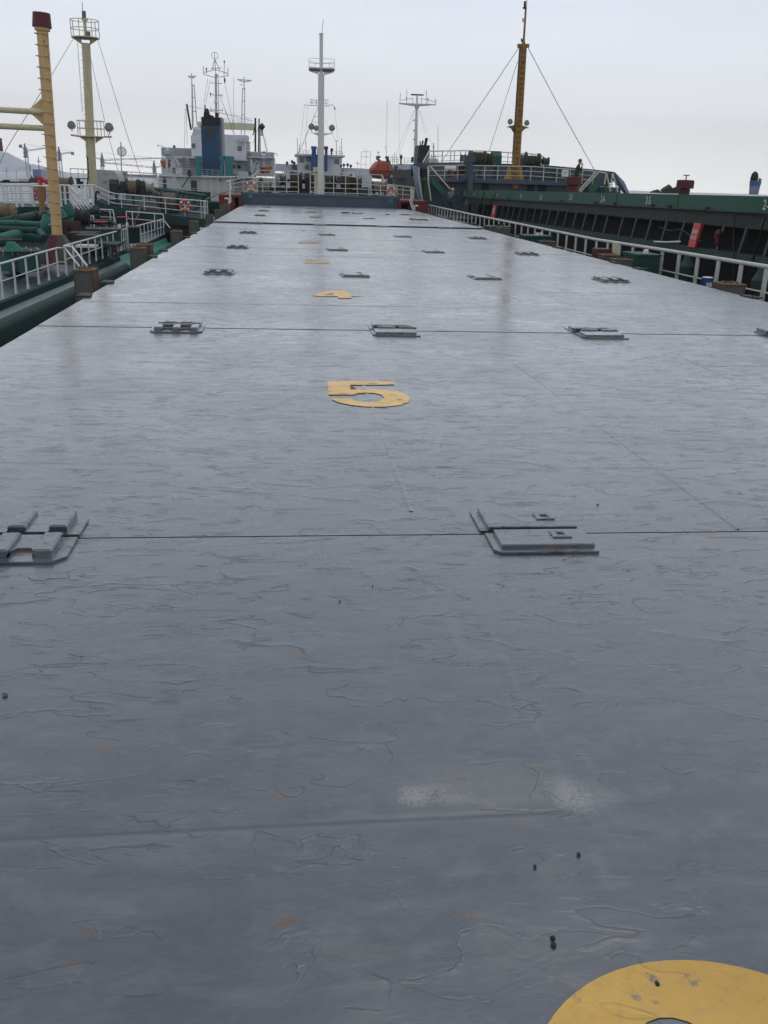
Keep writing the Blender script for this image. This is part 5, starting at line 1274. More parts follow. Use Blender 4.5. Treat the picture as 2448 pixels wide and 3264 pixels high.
for (a, b_) in (((2085, 770), (2125, 772)), ((2125, 772), (2168, 770))): m_.tube(atX(a[0], a[1], 11.9), atX(b_[0], b_[1], 11.9), .03, n=6)
tag(m_.build('white_pipe_length', M['white']), 'white pipe lying along the foot beam of the stays', 'pipe')

# forecastle of the right ship
RY = 67.5
m_ = MB(); zdk = at(1650, 572, RY).z; XA, XB = at(1340, 600, RY).x, at(1990, 600, RY).x
fw = MB(); fw.box(XA+.4, XB, RY+.7, RY+22, -1.3, zdk-.32); fwall = fw.build('forecastle_wall', M['rgrey'], rs_)
m_ = MB(); m_.box(XA+.3, XB-1.2, RY, RY+22, zdk-.31, zdk); m_.build('forecastle_deck_edge', M['rgrey'], fwall)
m_ = MB()
for xa, xb in ((1535, 1559), (1682, 1704), (1716, 1742)):
    X0, X1 = at(xa, 595, RY+.6).x, at(xb, 595, RY+.6).x; Z1 = at((xa+xb)/2, 586, RY+.6).z; m_.prism([Vector((X0, RY+.65, .8)), Vector((X1, RY+.65, .8)), Vector((X1, RY+.65, Z1-.12)), Vector((X1-.12, RY+.65, Z1)), Vector((X0+.12, RY+.65, Z1)), Vector((X0, RY+.65, Z1-.12))], (0, .04, 0))
m_.build('doorway', M['black'], fwall)
# raised bulwark sides
m_ = MB(); m_.prism([at(1312, 524, RY), at(1331, 530, RY), at(1345, 648, RY), at(1337, 642, RY)], (0, .6, 0)); m_.build('bulwark_end', M['rgrey_l'], rs_)
m_ = MB()
topb = [(1312, 524, RY), (1340, 519, RY+1), (1372, 518, RY+3), (1480, 517, RY+12), (1690, 524, RY+16), (1770, 529, RY+15), (1893, 540, RY+6), (1958, 548, RY+1.5)]
P_ = [at(*q) for q in topb]; 
for a, b_ in zip(P_, P_[1:]): 
    m_.prism([a, b_, b_-Vector((0, 0, .18 if a.y > RY+2 else .2)), a-Vector((0, 0, .2))], (0, .3, 0)); m_.prism([Vector((a.x, a.y+.1, a.z-.19)), Vector((b_.x, b_.y+.1, b_.z-.19)), Vector((b_.x, b_.y+.1, zdk)), Vector((a.x, a.y+.1, zdk))], (0, .05, 0))
m_.build('bow_bulwark', M['rgrey'], rs_)
m_ = MB(); m_.prism([at(1893, 541, RY+1), at(1958, 548, RY+1), at(1990, 580, RY+1), at(2007, 617, RY+1), at(1995, 617, RY+1), at(1945, 560, RY+1), at(1893, 548, RY+1)], (0, .4, 0)); m_.build('bulwark_end', M['rgrey'], rs_)
m_ = MB(); m_.prism([at(1960, 549, RY+.99), at(1990, 580, RY+.99), at(2006, 616, RY+.99), at(1997, 616, RY+.99), at(1978, 582, RY+.99)], (0, -.05, 0)); m_.build('bulwark_flange', M['rgrey_l'], rs_)
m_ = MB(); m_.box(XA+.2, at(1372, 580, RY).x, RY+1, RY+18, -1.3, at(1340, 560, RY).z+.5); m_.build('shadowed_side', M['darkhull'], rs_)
# pillar vent
pv = thing('pillar_vent', at(1497, 608, RY-.5), 'square-headed slate ventilator pillar with gussets on the right forecastle', 'ventilator')
m_ = MB(); m_.rect(1481, 495, 1516, 516, RY-.6, .9); m_.build('head', M['rgrey'], pv)
m_ = MB(); m_.rod((1498, 608), (1498, 517), RY-.3, 10, n=16); m_.build('pillar', M['rgrey'], pv)
m_ = MB(); m_.prism([at(1488, 545, RY-.3), at(1489, 572, RY-.3), at(1468, 573, RY-.3)], (0, .08, 0)); m_.prism([at(1508, 545, RY-.3), at(1522, 574, RY-.3), at(1507, 572, RY-.3)], (0, .08, 0)); m_.build('gusset', M['rgrey'], pv)
# rails
railpx('forecastle_railing', 'white railing along the front of the right ship forecastle', [(1366, 529), (1480, 527), (1640, 530), (1700, 531), (1893, 545), (1893.5, 546)], RY, 42, 3, M['cream_rail'], [1368, 1418, 1460, 1546, 1588, 1694, 1734, 1776, 1818, 1858, 1892], .035)
railpx('bow_railing', 'thin white railing round the raised bow of the right ship', [(1348, 518, RY+3), (1368, 482, RY+5), (1480, 480, RY+12), (1560, 482, RY+14), (1626, 487, RY+15), (1720, 492, RY+15), (1740, 505, RY+14)], RY+14, 40, 3, M['cream_rail'], [1369, 1382, 1408, 1435, 1447, 1468, 1485, 1620, 1695], .05)
# stair at left end
st = thing('forecastle_stair', at(1352, 640, RY-1), 'green steep stair at the left end of the right ship forecastle', 'stair')
m_ = MB()
for i in range(8): f = i/7; a = at(1340+f*5, 572+f*62, RY-.5); b_ = at(1362+f*5, 573+f*62, RY-.5); m_.obox(a, b_, .2, .05)
m_.build('tread', M['rgreen'], st)
addp(st, 'stringer', [(1338, 566), (1347, 645)], .08, M['rgreen'], RY-.6); addp(st, 'stringer', [(1361, 566), (1368, 645)], .08, M['rgreen'], RY-.6)
addp(st, 'handrail', [(1335, 533), (1336, 570), (1347, 642)], .05, CR, RY-.7); addp(st, 'handrail', [(1364, 531), (1365, 575), (1374, 640)], .05, CR, RY-.7)
addp(st, 'handrail', [(1373, 532), (1434, 602)], .05, CR, RY-.7); addp(st, 'handrail', [(1376, 534), (1432, 600)], .045, CR, RY-.2)
m_ = MB(); m_.obox(at(1378, 575, RY-.4), at(1420, 618, RY-.4), .1, .4); m_.build('support', M['rgreen'], st)
st = thing('forecastle_stair', at(1945, 612, RY-1), 'green and white stair at the right end of the right ship forecastle', 'stair')
m_ = MB()
for i in range(6): f = i/5; m_.obox(at(1930+f*2, 582+f*26, RY-.6), at(1952+f*2, 583+f*26, RY-.6), .2, .05)
m_.build('tread', M['rgreen'], st)
for L in ([(1903, 544), (1843, 610)], [(1910, 547), (1850, 612)], [(1926, 588), (1933, 552), (1946, 610)], [(1948, 586), (1953, 552), (1969, 612)], [(1910, 548), (1933, 553)]): addp(st, 'handrail', L, .05, CR, RY-.7)
m_ = MB(); m_.obox(at(1927, 585, RY-.6), at(1934, 612, RY-.6), .12, .1); m_.obox(at(1905, 584, RY-.5), at(1880, 612, RY-.5), .1, .5); m_.build('support', M['rgreen'], st)
# winches
gm = {'metal': M['rgreen'], 'rope': M['ropeb'], 'case': M['rgreen'], 'head': M['rgreen']}
gm['metal'] = paint('winch_green', (.014, .05, .036), .5, .4, .3)
gm['case'] = paint('winch_case_green', (.015, .062, .047), .5, .3, .1); gm['head'] = gm['case']
winch(1530, 506, 72, 'dark green winch with brown wire drum left of the ochre mast', [('head', 1468, 1482, 13), ('shaft', 1482, 1494, 6), ('flange', 1494, 1506, 24), ('rope', 1506, 1544, 20), ('flange', 1540, 1549, 24), ('shaft', 1549, 1556, 8), ('rope', 1552, 1566, 17), ('gear', 1566, 1595, 24)], gm, 'green winches on the right forecastle', zdk)
winch(1700, 513, 72, 'dark green winch with brown wire drum right of the ochre mast', [('gear', 1654, 1666, 18), ('flange', 1673, 1677, 27), ('rope', 1677, 1714, 16), ('flange', 1714, 1720, 24), ('shaft', 1720, 1730, 8), ('head', 1730, 1749, 13)], gm, 'green winches on the right forecastle', zdk)
m_ = MB(); m_.rod((1418, 538), (1453, 537), RY+4, 10, n=18); tag(m_.build('white_tank', M['white']), 'white horizontal tank behind the left part of the forecastle railing', 'tank')
m_ = MB(); m_.rect(1455, 528, 1490, 560, RY+5, 1); m_.rect(1430, 540, 1440, 566, RY+3, .5); tag(m_.build('red_machine', M['reddull']), 'dull red machinery beside the white tank', 'machine')
m_ = MB(); m_.rect(1760, 548, 1800, 572, RY+2, 1.2); m_.rect(1775, 556, 1815, 574, RY+1.4, .5); tag(m_.build('gear_pile', gm['case']), 'green gear heap left of the white cabinet', 'gear')
wc = thing('white_cabinet', at(1804, 563, RY-.4), 'small white control cabinet fixed to the forecastle railing', 'cabinet')
m_ = MB(); m_.rect(1794, 541, 1812, 563, RY-.5, .3); m_.build('case', M['white'], wc)
m_ = MB(); m_.rect(1799, 546, 1807, 553, RY-.53, .02); m_.build('panel', M['greyhouse'], wc)
# ochre mast
OY = RY+.6
om = thing('foremast', at(1642, 570, OY), 'tall ochre mast with cone steps and wire stays on the right ship', 'mast')
m_ = MB(); m_.rod((1641, 600), (1668, 146), OY, 12.2, r2=11.2, n=4*5); m_.build('mast_tube', M['orangemast'], om)
m_ = MB(); m_.rod((1668, 146), (1669.5, 128), OY, 8, r2=3.2, n=14); m_.rod((1669.5, 130), (1676, 27), OY, 3.4, r2=3.0, n=12); m_.build('topmast', M['orangemast'], om)
m_ = MB()
m_.lathe([(.16, -.1), (.16, .1), (.1, .12)], at(1656, 146, OY), (0, 0, 1), 10); m_.lathe([(.16, -.1), (.16, .1), (.1, .12)], at(1680, 146, OY), (0, 0, 1), 10); m_.build('stay_lug', M['orangemast'], om)
m_ = MB(); m_.rod((1673, 27), (1673.5, 4), OY, 3.6, n=12); m_.rod((1672, 28), (1673, 24), OY, 6, n=12); m_.rod((1667, 70), (1667, 58), OY, 2, n=8); m_.rod((1663, 133), (1663, 123), OY, 2.6, n=8); m_.build('navigation_lamp', M['blackmetal'], om)
addp(om, 'whip_antenna', [(1678, 26), (1680, 0)], .02, M['wire'], OY)
m_ = MB()
for i in range(25):
    y_ = 165+i*17; x_ = 1667.5-(y_-146)*.0595; a = at(x_-2, y_, OY-.27); m_.tube(a, a+Vector((0, -.10, 0)), .035, n=6); b_ = at(x_+8, y_, OY-.25); m_.tube(a+Vector((0, -.1, 0)), b_, .018, n=5)
m_.build('step_bar', M['blackmetal'], om)
addp(om, 'cable', [(1656, 150), (1640, 398), (1632, 520)], .03, M['blackmetal'], OY-.1)
m_ = MB(); m_.prism([at(1628, 528, OY), at(1619, 535, OY), at(1616, 552, OY), at(1606, 572, OY), at(1632, 572, OY)], (0, .12, 0)); m_.prism([at(1652, 528, OY), at(1663, 533, OY), at(1665, 553, OY), at(1671, 573, OY), at(1652, 572, OY)], (0, .12, 0)); m_.build('base_bracket', M['yellowbr'], om)
m_ = MB(); m_.prism([at(1616, 404, OY), at(1640, 398, OY), at(1640, 424, OY), at(1630, 408, OY)], (0, .25, 0)); m_.prism([at(1661, 398, OY), at(1688, 408, OY), at(1674, 410, OY), at(1661, 424, OY)], (0, .25, 0)); m_.build('lamp_bracket', M['orangemast'], om)
floodlight(om, 1626, 387, OY, 7.5); floodlight(om, 1679, 391, OY, 7.5)
addp(om, 'stay', [(1655, 150, OY), (1595, 240, OY+2), (1408, 515, OY+10)], .022, M['wire'])
addp(om, 'stay', [(1650, 195, OY), (1559, 483, OY+12)], .018, M['wire'])
addp(om, 'stay', [(1682, 150, OY), (1780, 336, OY+1), (1894, 541, OY+3)], .022, M['wire'])
# deck vents on the coaming / hatch top
def red_vent(px0, px1, y0, y1, X, lab, stem, wheel=False):
    c = atX((px0+px1)/2, y1, X); kk_ = k(c.y); w = (px1-px0)*kk_/2; root = thing('mushroom_ventilator', Vector((c.x, c.y, 1.2)), lab, 'ventilator')
    h = (y1-y0)*kk_; m_ = MB(); m_.lathe([(w*.97, 0), (w, .02), (w, h*.9), (w*.93, h), (w*.2, h+.01)], c, n=26); m_.build('cap', M['reddull'], root)
    m_ = MB(); m_.lathe([(w*.62, -stem*kk_-.2), (w*.62, -stem*kk_*.5), (w*.7, -stem*kk_*.5), (w*.6, -.001)], c, n=20); m_.build('neck', M['reddull'], root)
    if wheel:
        m_ = MB(); m_.tube(c+Vector((0, 0, h)), c+Vector((0, 0, h+.16)), .02, n=6); m_.torus(c+Vector((0, 0, h+.16)), (0, 0, 1), .10, .018, 14, 5); m_.tube(c+Vector((-.1, 0, h+.16)), c+Vector((.1, 0, h+.16)), .015, n=5); m_.build('hand_wheel', M['wire'], root)
red_vent(1801, 1853, 565, 590, 14.0, 'dull red mushroom ventilator in front of the crouching man', 18)
red_vent(2155, 2210, 575, 601, 14.2, 'dull red mushroom ventilator with a small hand wheel', 16, True)
m_ = MB(); 
c = atX(2130, 615, 14.0)
for i in range(10): 
    q = c+Vector((-.7+i*.13, random.uniform(-.3, .3), -.02)); hh_ = .28*math.exp(-((i-5)/2.6)**2)+random.uniform(0, .06); m_.prism([q, q+Vector((.4, .1, 0)), q+Vector((.22+random.uniform(-.1, .1), .2, hh_)), q+Vector((-.05, .1, hh_*.5))], (.04, .2, .02))
tag(m_.build('tarpaulin_heap', M['bag']), 'crumpled dark tarpaulin heap left of the wheeled red ventilator', 'tarpaulin')
bk = thing('bucket', atX(2402, 622, 12.9), 'blue and white bucket with a dark sack and sticks on the coaming', 'bucket')
c = atX(2402, 618, 12.9); kk_ = k(c.y); m_ = MB(); m_.lathe([(14.5*kk_, -.02), (18*kk_, 38*kk_), (18.5*kk_, 40*kk_)], c, n=20); m_.build('pail', M['bucket'], bk)
m_ = MB(); m_.lathe([(17*kk_, 24*kk_), (18.9*kk_, 38.6*kk_)], c, n=20); m_.build('blue_band', flat('pail_blue', (.07, .12, .26), .5), bk)
m_ = MB(); m_.lathe([(12*kk_, 40.2*kk_), (13*kk_, 48*kk_), (10*kk_, 62*kk_), (3*kk_, 69*kk_)], c+Vector((-6*kk_, 0, 0)), n=14); m_.build('sack', M['bag'], bk)
m_ = MB()
for i in range(7): m_.tube(c+Vector((9*kk_, 0, 38*kk_)), c+Vector(((12+i*1.6)*kk_, random.uniform(-.05, .05), (50-i)*kk_)), .008, n=5)
m_.build('stick', M['blackmetal'], bk)

# ------------------------------------------------------------------ people
def person(root, joints, edges, mat, name='body'):
    """skinned continuous figure; joints: name -> (vec, radius)"""
    me = bpy.data.meshes.new(name); ks = list(joints); B = base_of(root)
    me.from_pydata([tuple(joints[q][0]-B) for q in ks], [(ks.index(a), ks.index(b_)) for a, b_ in edges], [])
    ob = bpy.data.objects.new(name, me); col.objects.link(ob); ob.parent = root
    sk = ob.modifiers.new('skin', 'SKIN'); sk.use_smooth_shade = True
    for i, q in enumerate(ks):
        v = me.skin_vertices[0].data[i]; r = joints[q][1]; v.radius = r if isinstance(r, tuple) else (r, r); v.use_root = (i == 0)
    ob.modifiers.new('sub', 'SUBSURF').levels = 2; ob.modifiers['sub'].render_levels = 2
    me.materials.append(mat); return ob
def hand(root, wrist, d, mat, curl=.6):
    d = d.normalized(); s_ = d.cross(Vector((0, 1, .1))).normalized(); m_ = MB()
    palm = wrist+d*.05; m_.pipe([wrist, wrist+d*.045, wrist+d*.09], [.026, .038, .034], 8)
    for i in range(4):
        b_ = wrist+d*.09+s_*(-.03+.02*i); L = (.07, .08, .075, .06)[i]; m_.pipe([b_, b_+d*L*.5, b_+d*L*.8+Vector((0, -L*.4*curl, -L*.2))], [.010, .009, .007], 6)
    m_.pipe([wrist+d*.03+s_*-.035, wrist+d*.06+s_*-.065, wrist+d*.09+s_*-.07], [.012, .011, .008], 6)
    m_.build('hand', mat, root)
def head(root, c, fwd, mat):
    f = fwd.normalized(); s_ = Vector((f.y, -f.x, 0)).normalized(); m_ = MB()
    m_.lathe([(.03, -.125), (.055, -.115), (.068, -.07), (.078, -.02), (.080, .03), (.072, .08), (.045, .115), (.01, .125)], c, n=16)
    m_.prism([c+f*.072+s_*.012+Vector((0, 0, -.03)), c+f*.072-s_*.012+Vector((0, 0, -.03)), c+f*.072+Vector((0, 0, .02))], f*.026)
    for a in (-1, 1): m_.lathe([(.006, -.012), (.022, 0), (.006, .012)], c+s_*.080*a, s_, 10)
    h_ = m_.build('head', mat, root)
    m_ = MB()
    for a in (-1, 1): m_.lathe([(.002, -.003), (.010, 0), (.002, .004)], c+f*.074+s_*.030*a+Vector((0, 0, .012)), f, 8)
    m_.obox(c+f*.074-s_*.022+Vector((0, 0, -.062)), c+f*.074+s_*.022+Vector((0, 0, -.062)), .008, .006); m_.build('face_features', M['dark'], root)
# man in olive jacket, bent forward behind the red ventilator, facing right
p = atX(1842, 612, 14.6); Y_ = p.y; kk_ = k(Y_); gz = 1.22; c0 = atX(1845, 600, 14.6)
m1 = thing('person', Vector((c0.x, Y_, gz)), 'man in olive jacket and backward cap bent forward behind a red ventilator', 'person')
def q1(px, py, dy=0.0): v = at(px, py, Y_+dy); return v
V = Vector
hp = q1(1836, 566); J = {'pel': (hp, (.17, .14)), 'sp': (q1(1838, 548), (.17, .15)), 'ch': (q1(1842, 530), (.18, .15)), 'nk': (q1(1846, 523), .07)}
for s_, n_ in ((-.18, 'l'), (.18, 'r')):
    J['sh'+n_] = (q1(1843, 530, s_), .075); J['el'+n_] = (q1(1853, 545, s_*1.1), .055); J['wr'+n_] = (q1(1855, 529, s_*.4), .038)
person(m1, J, [('pel', 'sp'), ('sp', 'ch'), ('ch', 'nk'), ('ch', 'shl'), ('shl', 'ell'), ('ell', 'wrl'), ('ch', 'shr'), ('shr', 'elr'), ('elr', 'wrr')], M['camo'], 'jacket')
J = {'pel': (hp+V((0, 0, .02)), (.16, .13))}
for s_, n_ in ((-.11, 'l'), (.11, 'r')):
    J['hi'+n_] = (hp+V((.02, s_, -.08)), .10); J['kn'+n_] = (hp+V((.22, s_*1.2, -.32)), .075); J['an'+n_] = (V((hp.x+.04, Y_+s_*1.2, gz+.08)), .05); J['to'+n_] = (V((hp.x+.22, Y_+s_*1.2, gz+.05)), .045)
person(m1, J, [('pel', 'hil'), ('hil', 'knl'), ('knl', 'anl'), ('anl', 'tol'), ('pel', 'hir'), ('hir', 'knr'), ('knr', 'anr'), ('anr', 'tor')], M['camo2'], 'trousers')
hc = q1(1849, 516); head(m1, hc, V((1, -.15, 0)), M['skin'])
for s_ in (-.07, .07): hand(m1, q1(1855, 529, s_), V((.02, 0, 1)), M['skin'])
m_ = MB(); m_.lathe([(.086, .02), (.092, .05), (.085, .10), (.05, .14), (.01, .148)], hc, n=16); m_.prism([hc+V((-.07, -.06, .03)), hc+V((-.17, -.05, .01)), hc+V((-.17, .05, .01)), hc+V((-.07, .06, .03))], (0, 0, .015)); m_.build('cap', M['camo'], m1)
# worker with yellow helmet by the coaming, leaning, seen from behind
p = at(1440, 640, 60); X_ = p.x
m2 = thing('person', Vector((X_, 60, -.6)), 'worker in grey top and dark trousers with a pale yellow helmet, leaning on the coaming', 'person')
def q2(px, py, dy=0.0): return at(px, py, 60+dy)
hp = q2(1434, 638); J = {'pel': (hp, (.17, .13)), 'sp': (q2(1435, 628), (.16, .13)), 'ch': (q2(1437, 617), (.19, .13)), 'nk': (q2(1441, 611, .05), .07)}
for s_, n_ in ((-9, 'l'), (8, 'r')):
    J['sh'+n_] = (q2(1438+s_, 617), .075); J['el'+n_] = (q2(1438+s_*1.3, 629, .15), .055); J['wr'+n_] = (q2(1438+s_*1.5, 636, .35), .04)
person(m2, J, [('pel', 'sp'), ('sp', 'ch'), ('ch', 'nk'), ('ch', 'shl'), ('shl', 'ell'), ('ell', 'wrl'), ('ch', 'shr'), ('shr', 'elr'), ('elr', 'wrr')], M['grey_sh'], 'jacket')
J = {'pel': (hp, (.165, .13))}
for s_, n_ in ((-.11, 'l'), (.11, 'r')):
    J['hi'+n_] = (hp+V((s_, 0, -.08)), .10); J['kn'+n_] = (hp+V((s_*1.3-.05, .05, -.50)), .075); J['an'+n_] = (hp+V((s_*1.5-.22, -.05, -.92)), .05); J['to'+n_] = (hp+V((s_*1.5-.20, .15, -.96)), .045)
person(m2, J, [('pel', 'hil'), ('hil', 'knl'), ('knl', 'anl'), ('anl', 'tol'), ('pel', 'hir'), ('hir', 'knr'), ('knr', 'anr'), ('anr', 'tor')], M['navy'], 'trousers')
hc = q2(1442.5, 606.5, .08); head(m2, hc, V((.3, 1, 0)), M['skin'])
hand(m2, J.get('x', (q2(1426, 637, .36),))[0], V((0, 1, -.3)), M['skin']); hand(m2, q2(1450, 636, .36), V((0, 1, -.3)), M['skin'])
m_ = MB(); m_.lathe([(.125, .02), (.128, .03), (.105, .035), (.10, .09), (.07, .135), (.02, .15)], hc, n=18); m_.build('helmet', M['hat'], m2)
m_ = MB(); m_.box(X_-.9, CX-.9, 57, 64, -1.3, hp.z-.98); tag(m_.build('side_deck', M['darkhull'], rs_))

# ================================================================== BACKGROUND SHIPS
# --- white ship with blue funnel
BY = 115
bs = thing('stern_ship', at(700, 640, BY), 'white ship seen from astern with tall blue funnel, left background', 'ship')
def part(name, mat, boxes, Y, D, parent):
    for b_ in boxes:
        m_ = MB(); m_.rect(*b_[:4], b_[4] if len(b_) > 4 else Y, b_[5] if len(b_) > 5 else D); o_ = m_.build(name, mat, parent)
    return o_
part('hull', M['hullwhite'], [(508, 562, 735, 720)], BY, 60, bs); part('hull_side', M['farwhite2'], [(735, 566, 872, 720)], BY+8, 50, bs)
part('lower_deckhouse', M['farwhite'], [(590, 503, 800, 561, BY+6, 20), (514, 503, 592, 561, BY+14, 15), (800, 500, 873, 561, BY+14, 15)], BY, 4, bs)
part('deck_slab', M['farwhite'], [(592, 498, 644, 505, BY+3, 4), (744, 506, 785, 512, BY+3, 4), (508, 560, 735, 565, BY-.4, 1), (515, 497, 592, 500, BY+10, 5), (790, 500, 874, 503, BY+10, 5)], BY, 4, bs)
part('bridge_house', M['farwhite'], [(609, 432, 644, 498, BY+10, 14), (707, 438, 782, 508, BY+10, 14), (644, 440, 707, 500, BY+12, 10)], BY, 4, bs)
part('bridge_wing', M['hullwhite'], [(514, 471, 608, 498, BY+16, 5), (784, 484, 873, 508, BY+16, 5)], BY, 4, bs)
part('top_deck', M['farwhite2'], [(612, 424, 640, 436, BY+14, 4), (712, 430, 790, 448, BY+14, 4), (757, 440, 782, 452, BY+9, 2)], BY, 4, bs)
m_ = MB()
for x0, x1, y0, y1 in ((612, 622, 457, 472), (757, 770, 466, 481)): m_.rect(x0, y0, x1, y1, BY+9.9, .12)
m_.build('window', M['glass'], bs)
part('door', M['farwhite2'], [(602, 512, 618, 555, BY+5.85, .12)], BY, .1, bs)
part('door', M['dark'], [(609, 575, 628, 613, BY-.08, .06)], BY, .1, bs)
part('doorway', M['dark'], [(520, 565, 530, 620, BY-.1, .08), (826, 565, 838, 610, BY+7.8, .1), (700, 570, 703, 580, BY-.1, .05)], BY, .1, bs)
m_ = MB()
for x, y_ in ((744, 530), (762, 532)): c = at(x, y_, BY+5.9); m_.lathe([(.12, -.03), (.22, 0), (.22, .08)], c, (0, 1, 0), 14)
m_.build('porthole', M['dark'], bs)
for xa, xb, ya, yb in ((582, 597, 503, 558), (783, 798, 452, 556)):
    n = int((yb-ya)/5); m_ = MB()
    for i in range(n): m_.rect(xa, ya+i*5, xb, ya+i*5+2, BY+4.5, .8)
    m_.build('stairs', M['wire'], bs)
m_ = MB()
n = 7
for i in range(12): m_.rect(516+i*8, 473, 518.5+i*8, 497, BY+15.8, .12)
for i in range(11): m_.rect(790+i*8, 486, 792.5+i*8, 506, BY+15.8, .12)
m_.build('wing_bars', M['greyhouse'], bs)
m_ = MB()
def farrail(m_, L, Y, h, nr, nposts, rpx=.55):
    P_ = [at(a, b_, Y) for a, b_ in L]; hh = h*k(Y)
    for j in range(nr):
        for a, b_ in zip(P_, P_[1:]): m_.tube(a-V((0, 0, hh*j/nr)), b_-V((0, 0, hh*j/nr)), rpx*k(Y), n=4)
    T = [(b_-a).length for a, b_ in zip(P_, P_[1:])]; tot = sum(T)
    for i in range(nposts):
        s_ = tot*i/(nposts-1)
        for a, b_, l in zip(P_, P_[1:], T):
            if s_ <= l+1e-6: q = a.lerp(b_, min(1, s_/l)); break
            s_ -= l
        m_.tube(q-V((0, 0, hh)), q, rpx*k(Y), n=4)
farrail(m_, [(545, 534), (735, 545), (790, 548)], BY-.3, 18, 3, 14); m_.build('railing', M['farwhite'], bs); m_ = MB(); farrail(m_, [(556, 598), (735, 606)], BY-.5, 12, 2, 10); m_.build('railing', M['farwhite'], bs); m_ = MB(); farrail(m_, [(640, 372), (712, 376), (800, 384)], BY+20, 14, 3, 9)
m_.build('railing', M['farwhite'], bs)
fn = MB(); fn.rect(643, 400, 701, 561, BY, 5); fo = fn.build('funnel', M['blue'], bs)
m_ = MB(); m_.rect(642, 374, 700, 400, BY-.05, 5.1); m_.rod((658, 378), (659, 356), BY+2, 9, r2=9, n=14); m_.rod((659, 356), (661, 346), BY+2, 9, r2=3, n=14); m_.rod((691, 378), (691, 360), BY+2, 5, n=12); m_.rod((673, 376), (675, 368), BY+2, 7, n=8); m_.rod((654, 350), (653, 334), BY+2, 2, n=8); m_.build('funnel_top', M['black'], fo)
m_ = MB(); m_.rect(701, 374, 709, 500, BY+1, 4); m_.build('funnel_side', M['lilac'], fo)
m_ = MB(); m_.rect(656, 408, 685, 430, BY-.06, .05); m_.rect(656, 434, 685, 446, BY-.06, .05); m_.build('louvre', M['dark'], fo)
m_ = MB()
for x0, x1 in ((622, 646), (716, 746), (700, 716)):
    cx_ = (x0+x1)/2; r = (x1-x0)/2
    m_ = MB()
    for ya, yb, f in ((498, 512, 1.0), (513, 527, .9 if r > 10 else .6), (527, 561, .75)): m_.rod((cx_, yb), (cx_, ya), BY-1.5, r*f, r2=r*f, n=16)
    m_.build('ventilator', M['tealv'], bs)
m_ = MB(); m_.rect(551, 463, 558, 472, BY+12, .6); m_.rect(838, 482, 845, 490, BY+12, .6); m_.rect(550, 535, 560, 552, BY+3, 1); m_.rect(790, 545, 802, 558, BY+3, 1); m_.build('teal_box', M['tealv'], bs)
m_ = MB(); m_.rect(560, 535, 580, 556, BY+2, 1); m_.rect(760, 547, 790, 566, BY+1, 1.2); m_.build('white_locker', M['farwhite'], bs)
# ladders on the hull deck
m_ = MB(); m_.obox(at(580, 598, BY-1), at(606, 560, BY-1), .15, .1)
for i in range(6): m_.obox(at(575+i*5, 594-i*7, BY-1), at(582+i*5, 596-i*7, BY-1), .1, .05)
m_.pipe(curve(px3([(600, 560, BY-1), (601, 546, BY-1), (606, 545, BY-1), (607, 560, BY-1)])), .12, 6); m_.obox(at(745, 553, BY-1), at(765, 580, BY-1), .12, .1); m_.build('gangway', M['dark'], bs)
# cargo gear behind: cream beam, masts
part('crane_beam', paint('cream_beam', (.50, .47, .33), .55, .15, .03, bump=0), [(709, 392, 811, 413, BY+40, 1.2), (630, 388, 644, 408, BY+40, 1.2)], BY, 1, bs)
MN = BY+22
mm = MB(); mm.rod((690, 440), (688, 246), MN, 4.3, r2=3.2, n=12); mo = mm.build('main_mast', M['farwhite2'], bs)
m_ = MB()
for a, b_ in (((648, 236), (680, 246)), ((680, 246), (700, 246)), ((700, 246), (728, 241)), ((650, 231), (686, 222)), ((686, 222), (726, 234)), ((648, 211), (649, 237)), ((715, 192), (714, 240)), ((727, 216), (726, 240)), ((672, 218), (706, 217)), ((672, 264), (708, 267)), ((672, 302), (709, 304)), ((672, 350), (710, 352)), ((658, 222), (659, 235)), ((671, 297), (671, 308)), ((708, 300), (708, 309)), ((672, 342), (672, 354)), ((709, 346), (709, 356)), ((684, 190), (677, 222)), ((685, 190), (700, 222)), ((685, 190), (688, 245)), ((696, 250), (699, 440))):
    m_.rod(a, b_, MN, .9, n=5)
for x, y_ in ((658, 220), (671, 299), (715, 197)): m_.rod((x, y_-4), (x, y_+4), MN, 2, n=8)
m_.torus(at(684.5, 177, MN), (0, 1, 0), 9*k(MN), .03, 24, 5); m_.rod((684.5, 168), (684.5, 192), MN, .9, n=5); m_.build('yard_and_aerials', M['wire'], mo)
m_ = MB(); m_.rod((683, 325), (693, 325), MN-.3, 5, n=10); m_.lathe([(.05, -.2), (.28, -.1), (.28, .1), (.05, .2)], at(690, 240, MN-.3), n=12); m_.build('radar_dome', M['farwhite'], mo)
m_ = MB(); P_ = [at(*q, MN) for q in ((713, 248), (717, 247), (720, 256), (718, 262), (717, 269), (714, 263))]; m_.prism(P_, (0, .05, 0)); m_.build('flag', M['flag'], mo)
for L_, nm in (([(611, 238, 630, 413), (622, 270, 612, 413)], 0),):
    pass
m_ = MB()
for a, b_ in (((611, 243), (613, 410)), ((613, 272), (616, 410)), ((619, 272), (628, 400)), ((599, 243), (611, 250)), ((611, 250), (624, 243)), ((599, 243), (624, 243)), ((609, 271), (620, 271)), ((612, 310), (621, 310)), ((613, 355), (626, 355)), ((610, 233), (611, 245))): m_.rod(a, b_, BY+30, 1.5, n=6)
m_.build('derrick_post', M['farwhite2'], bs)
m_ = MB()
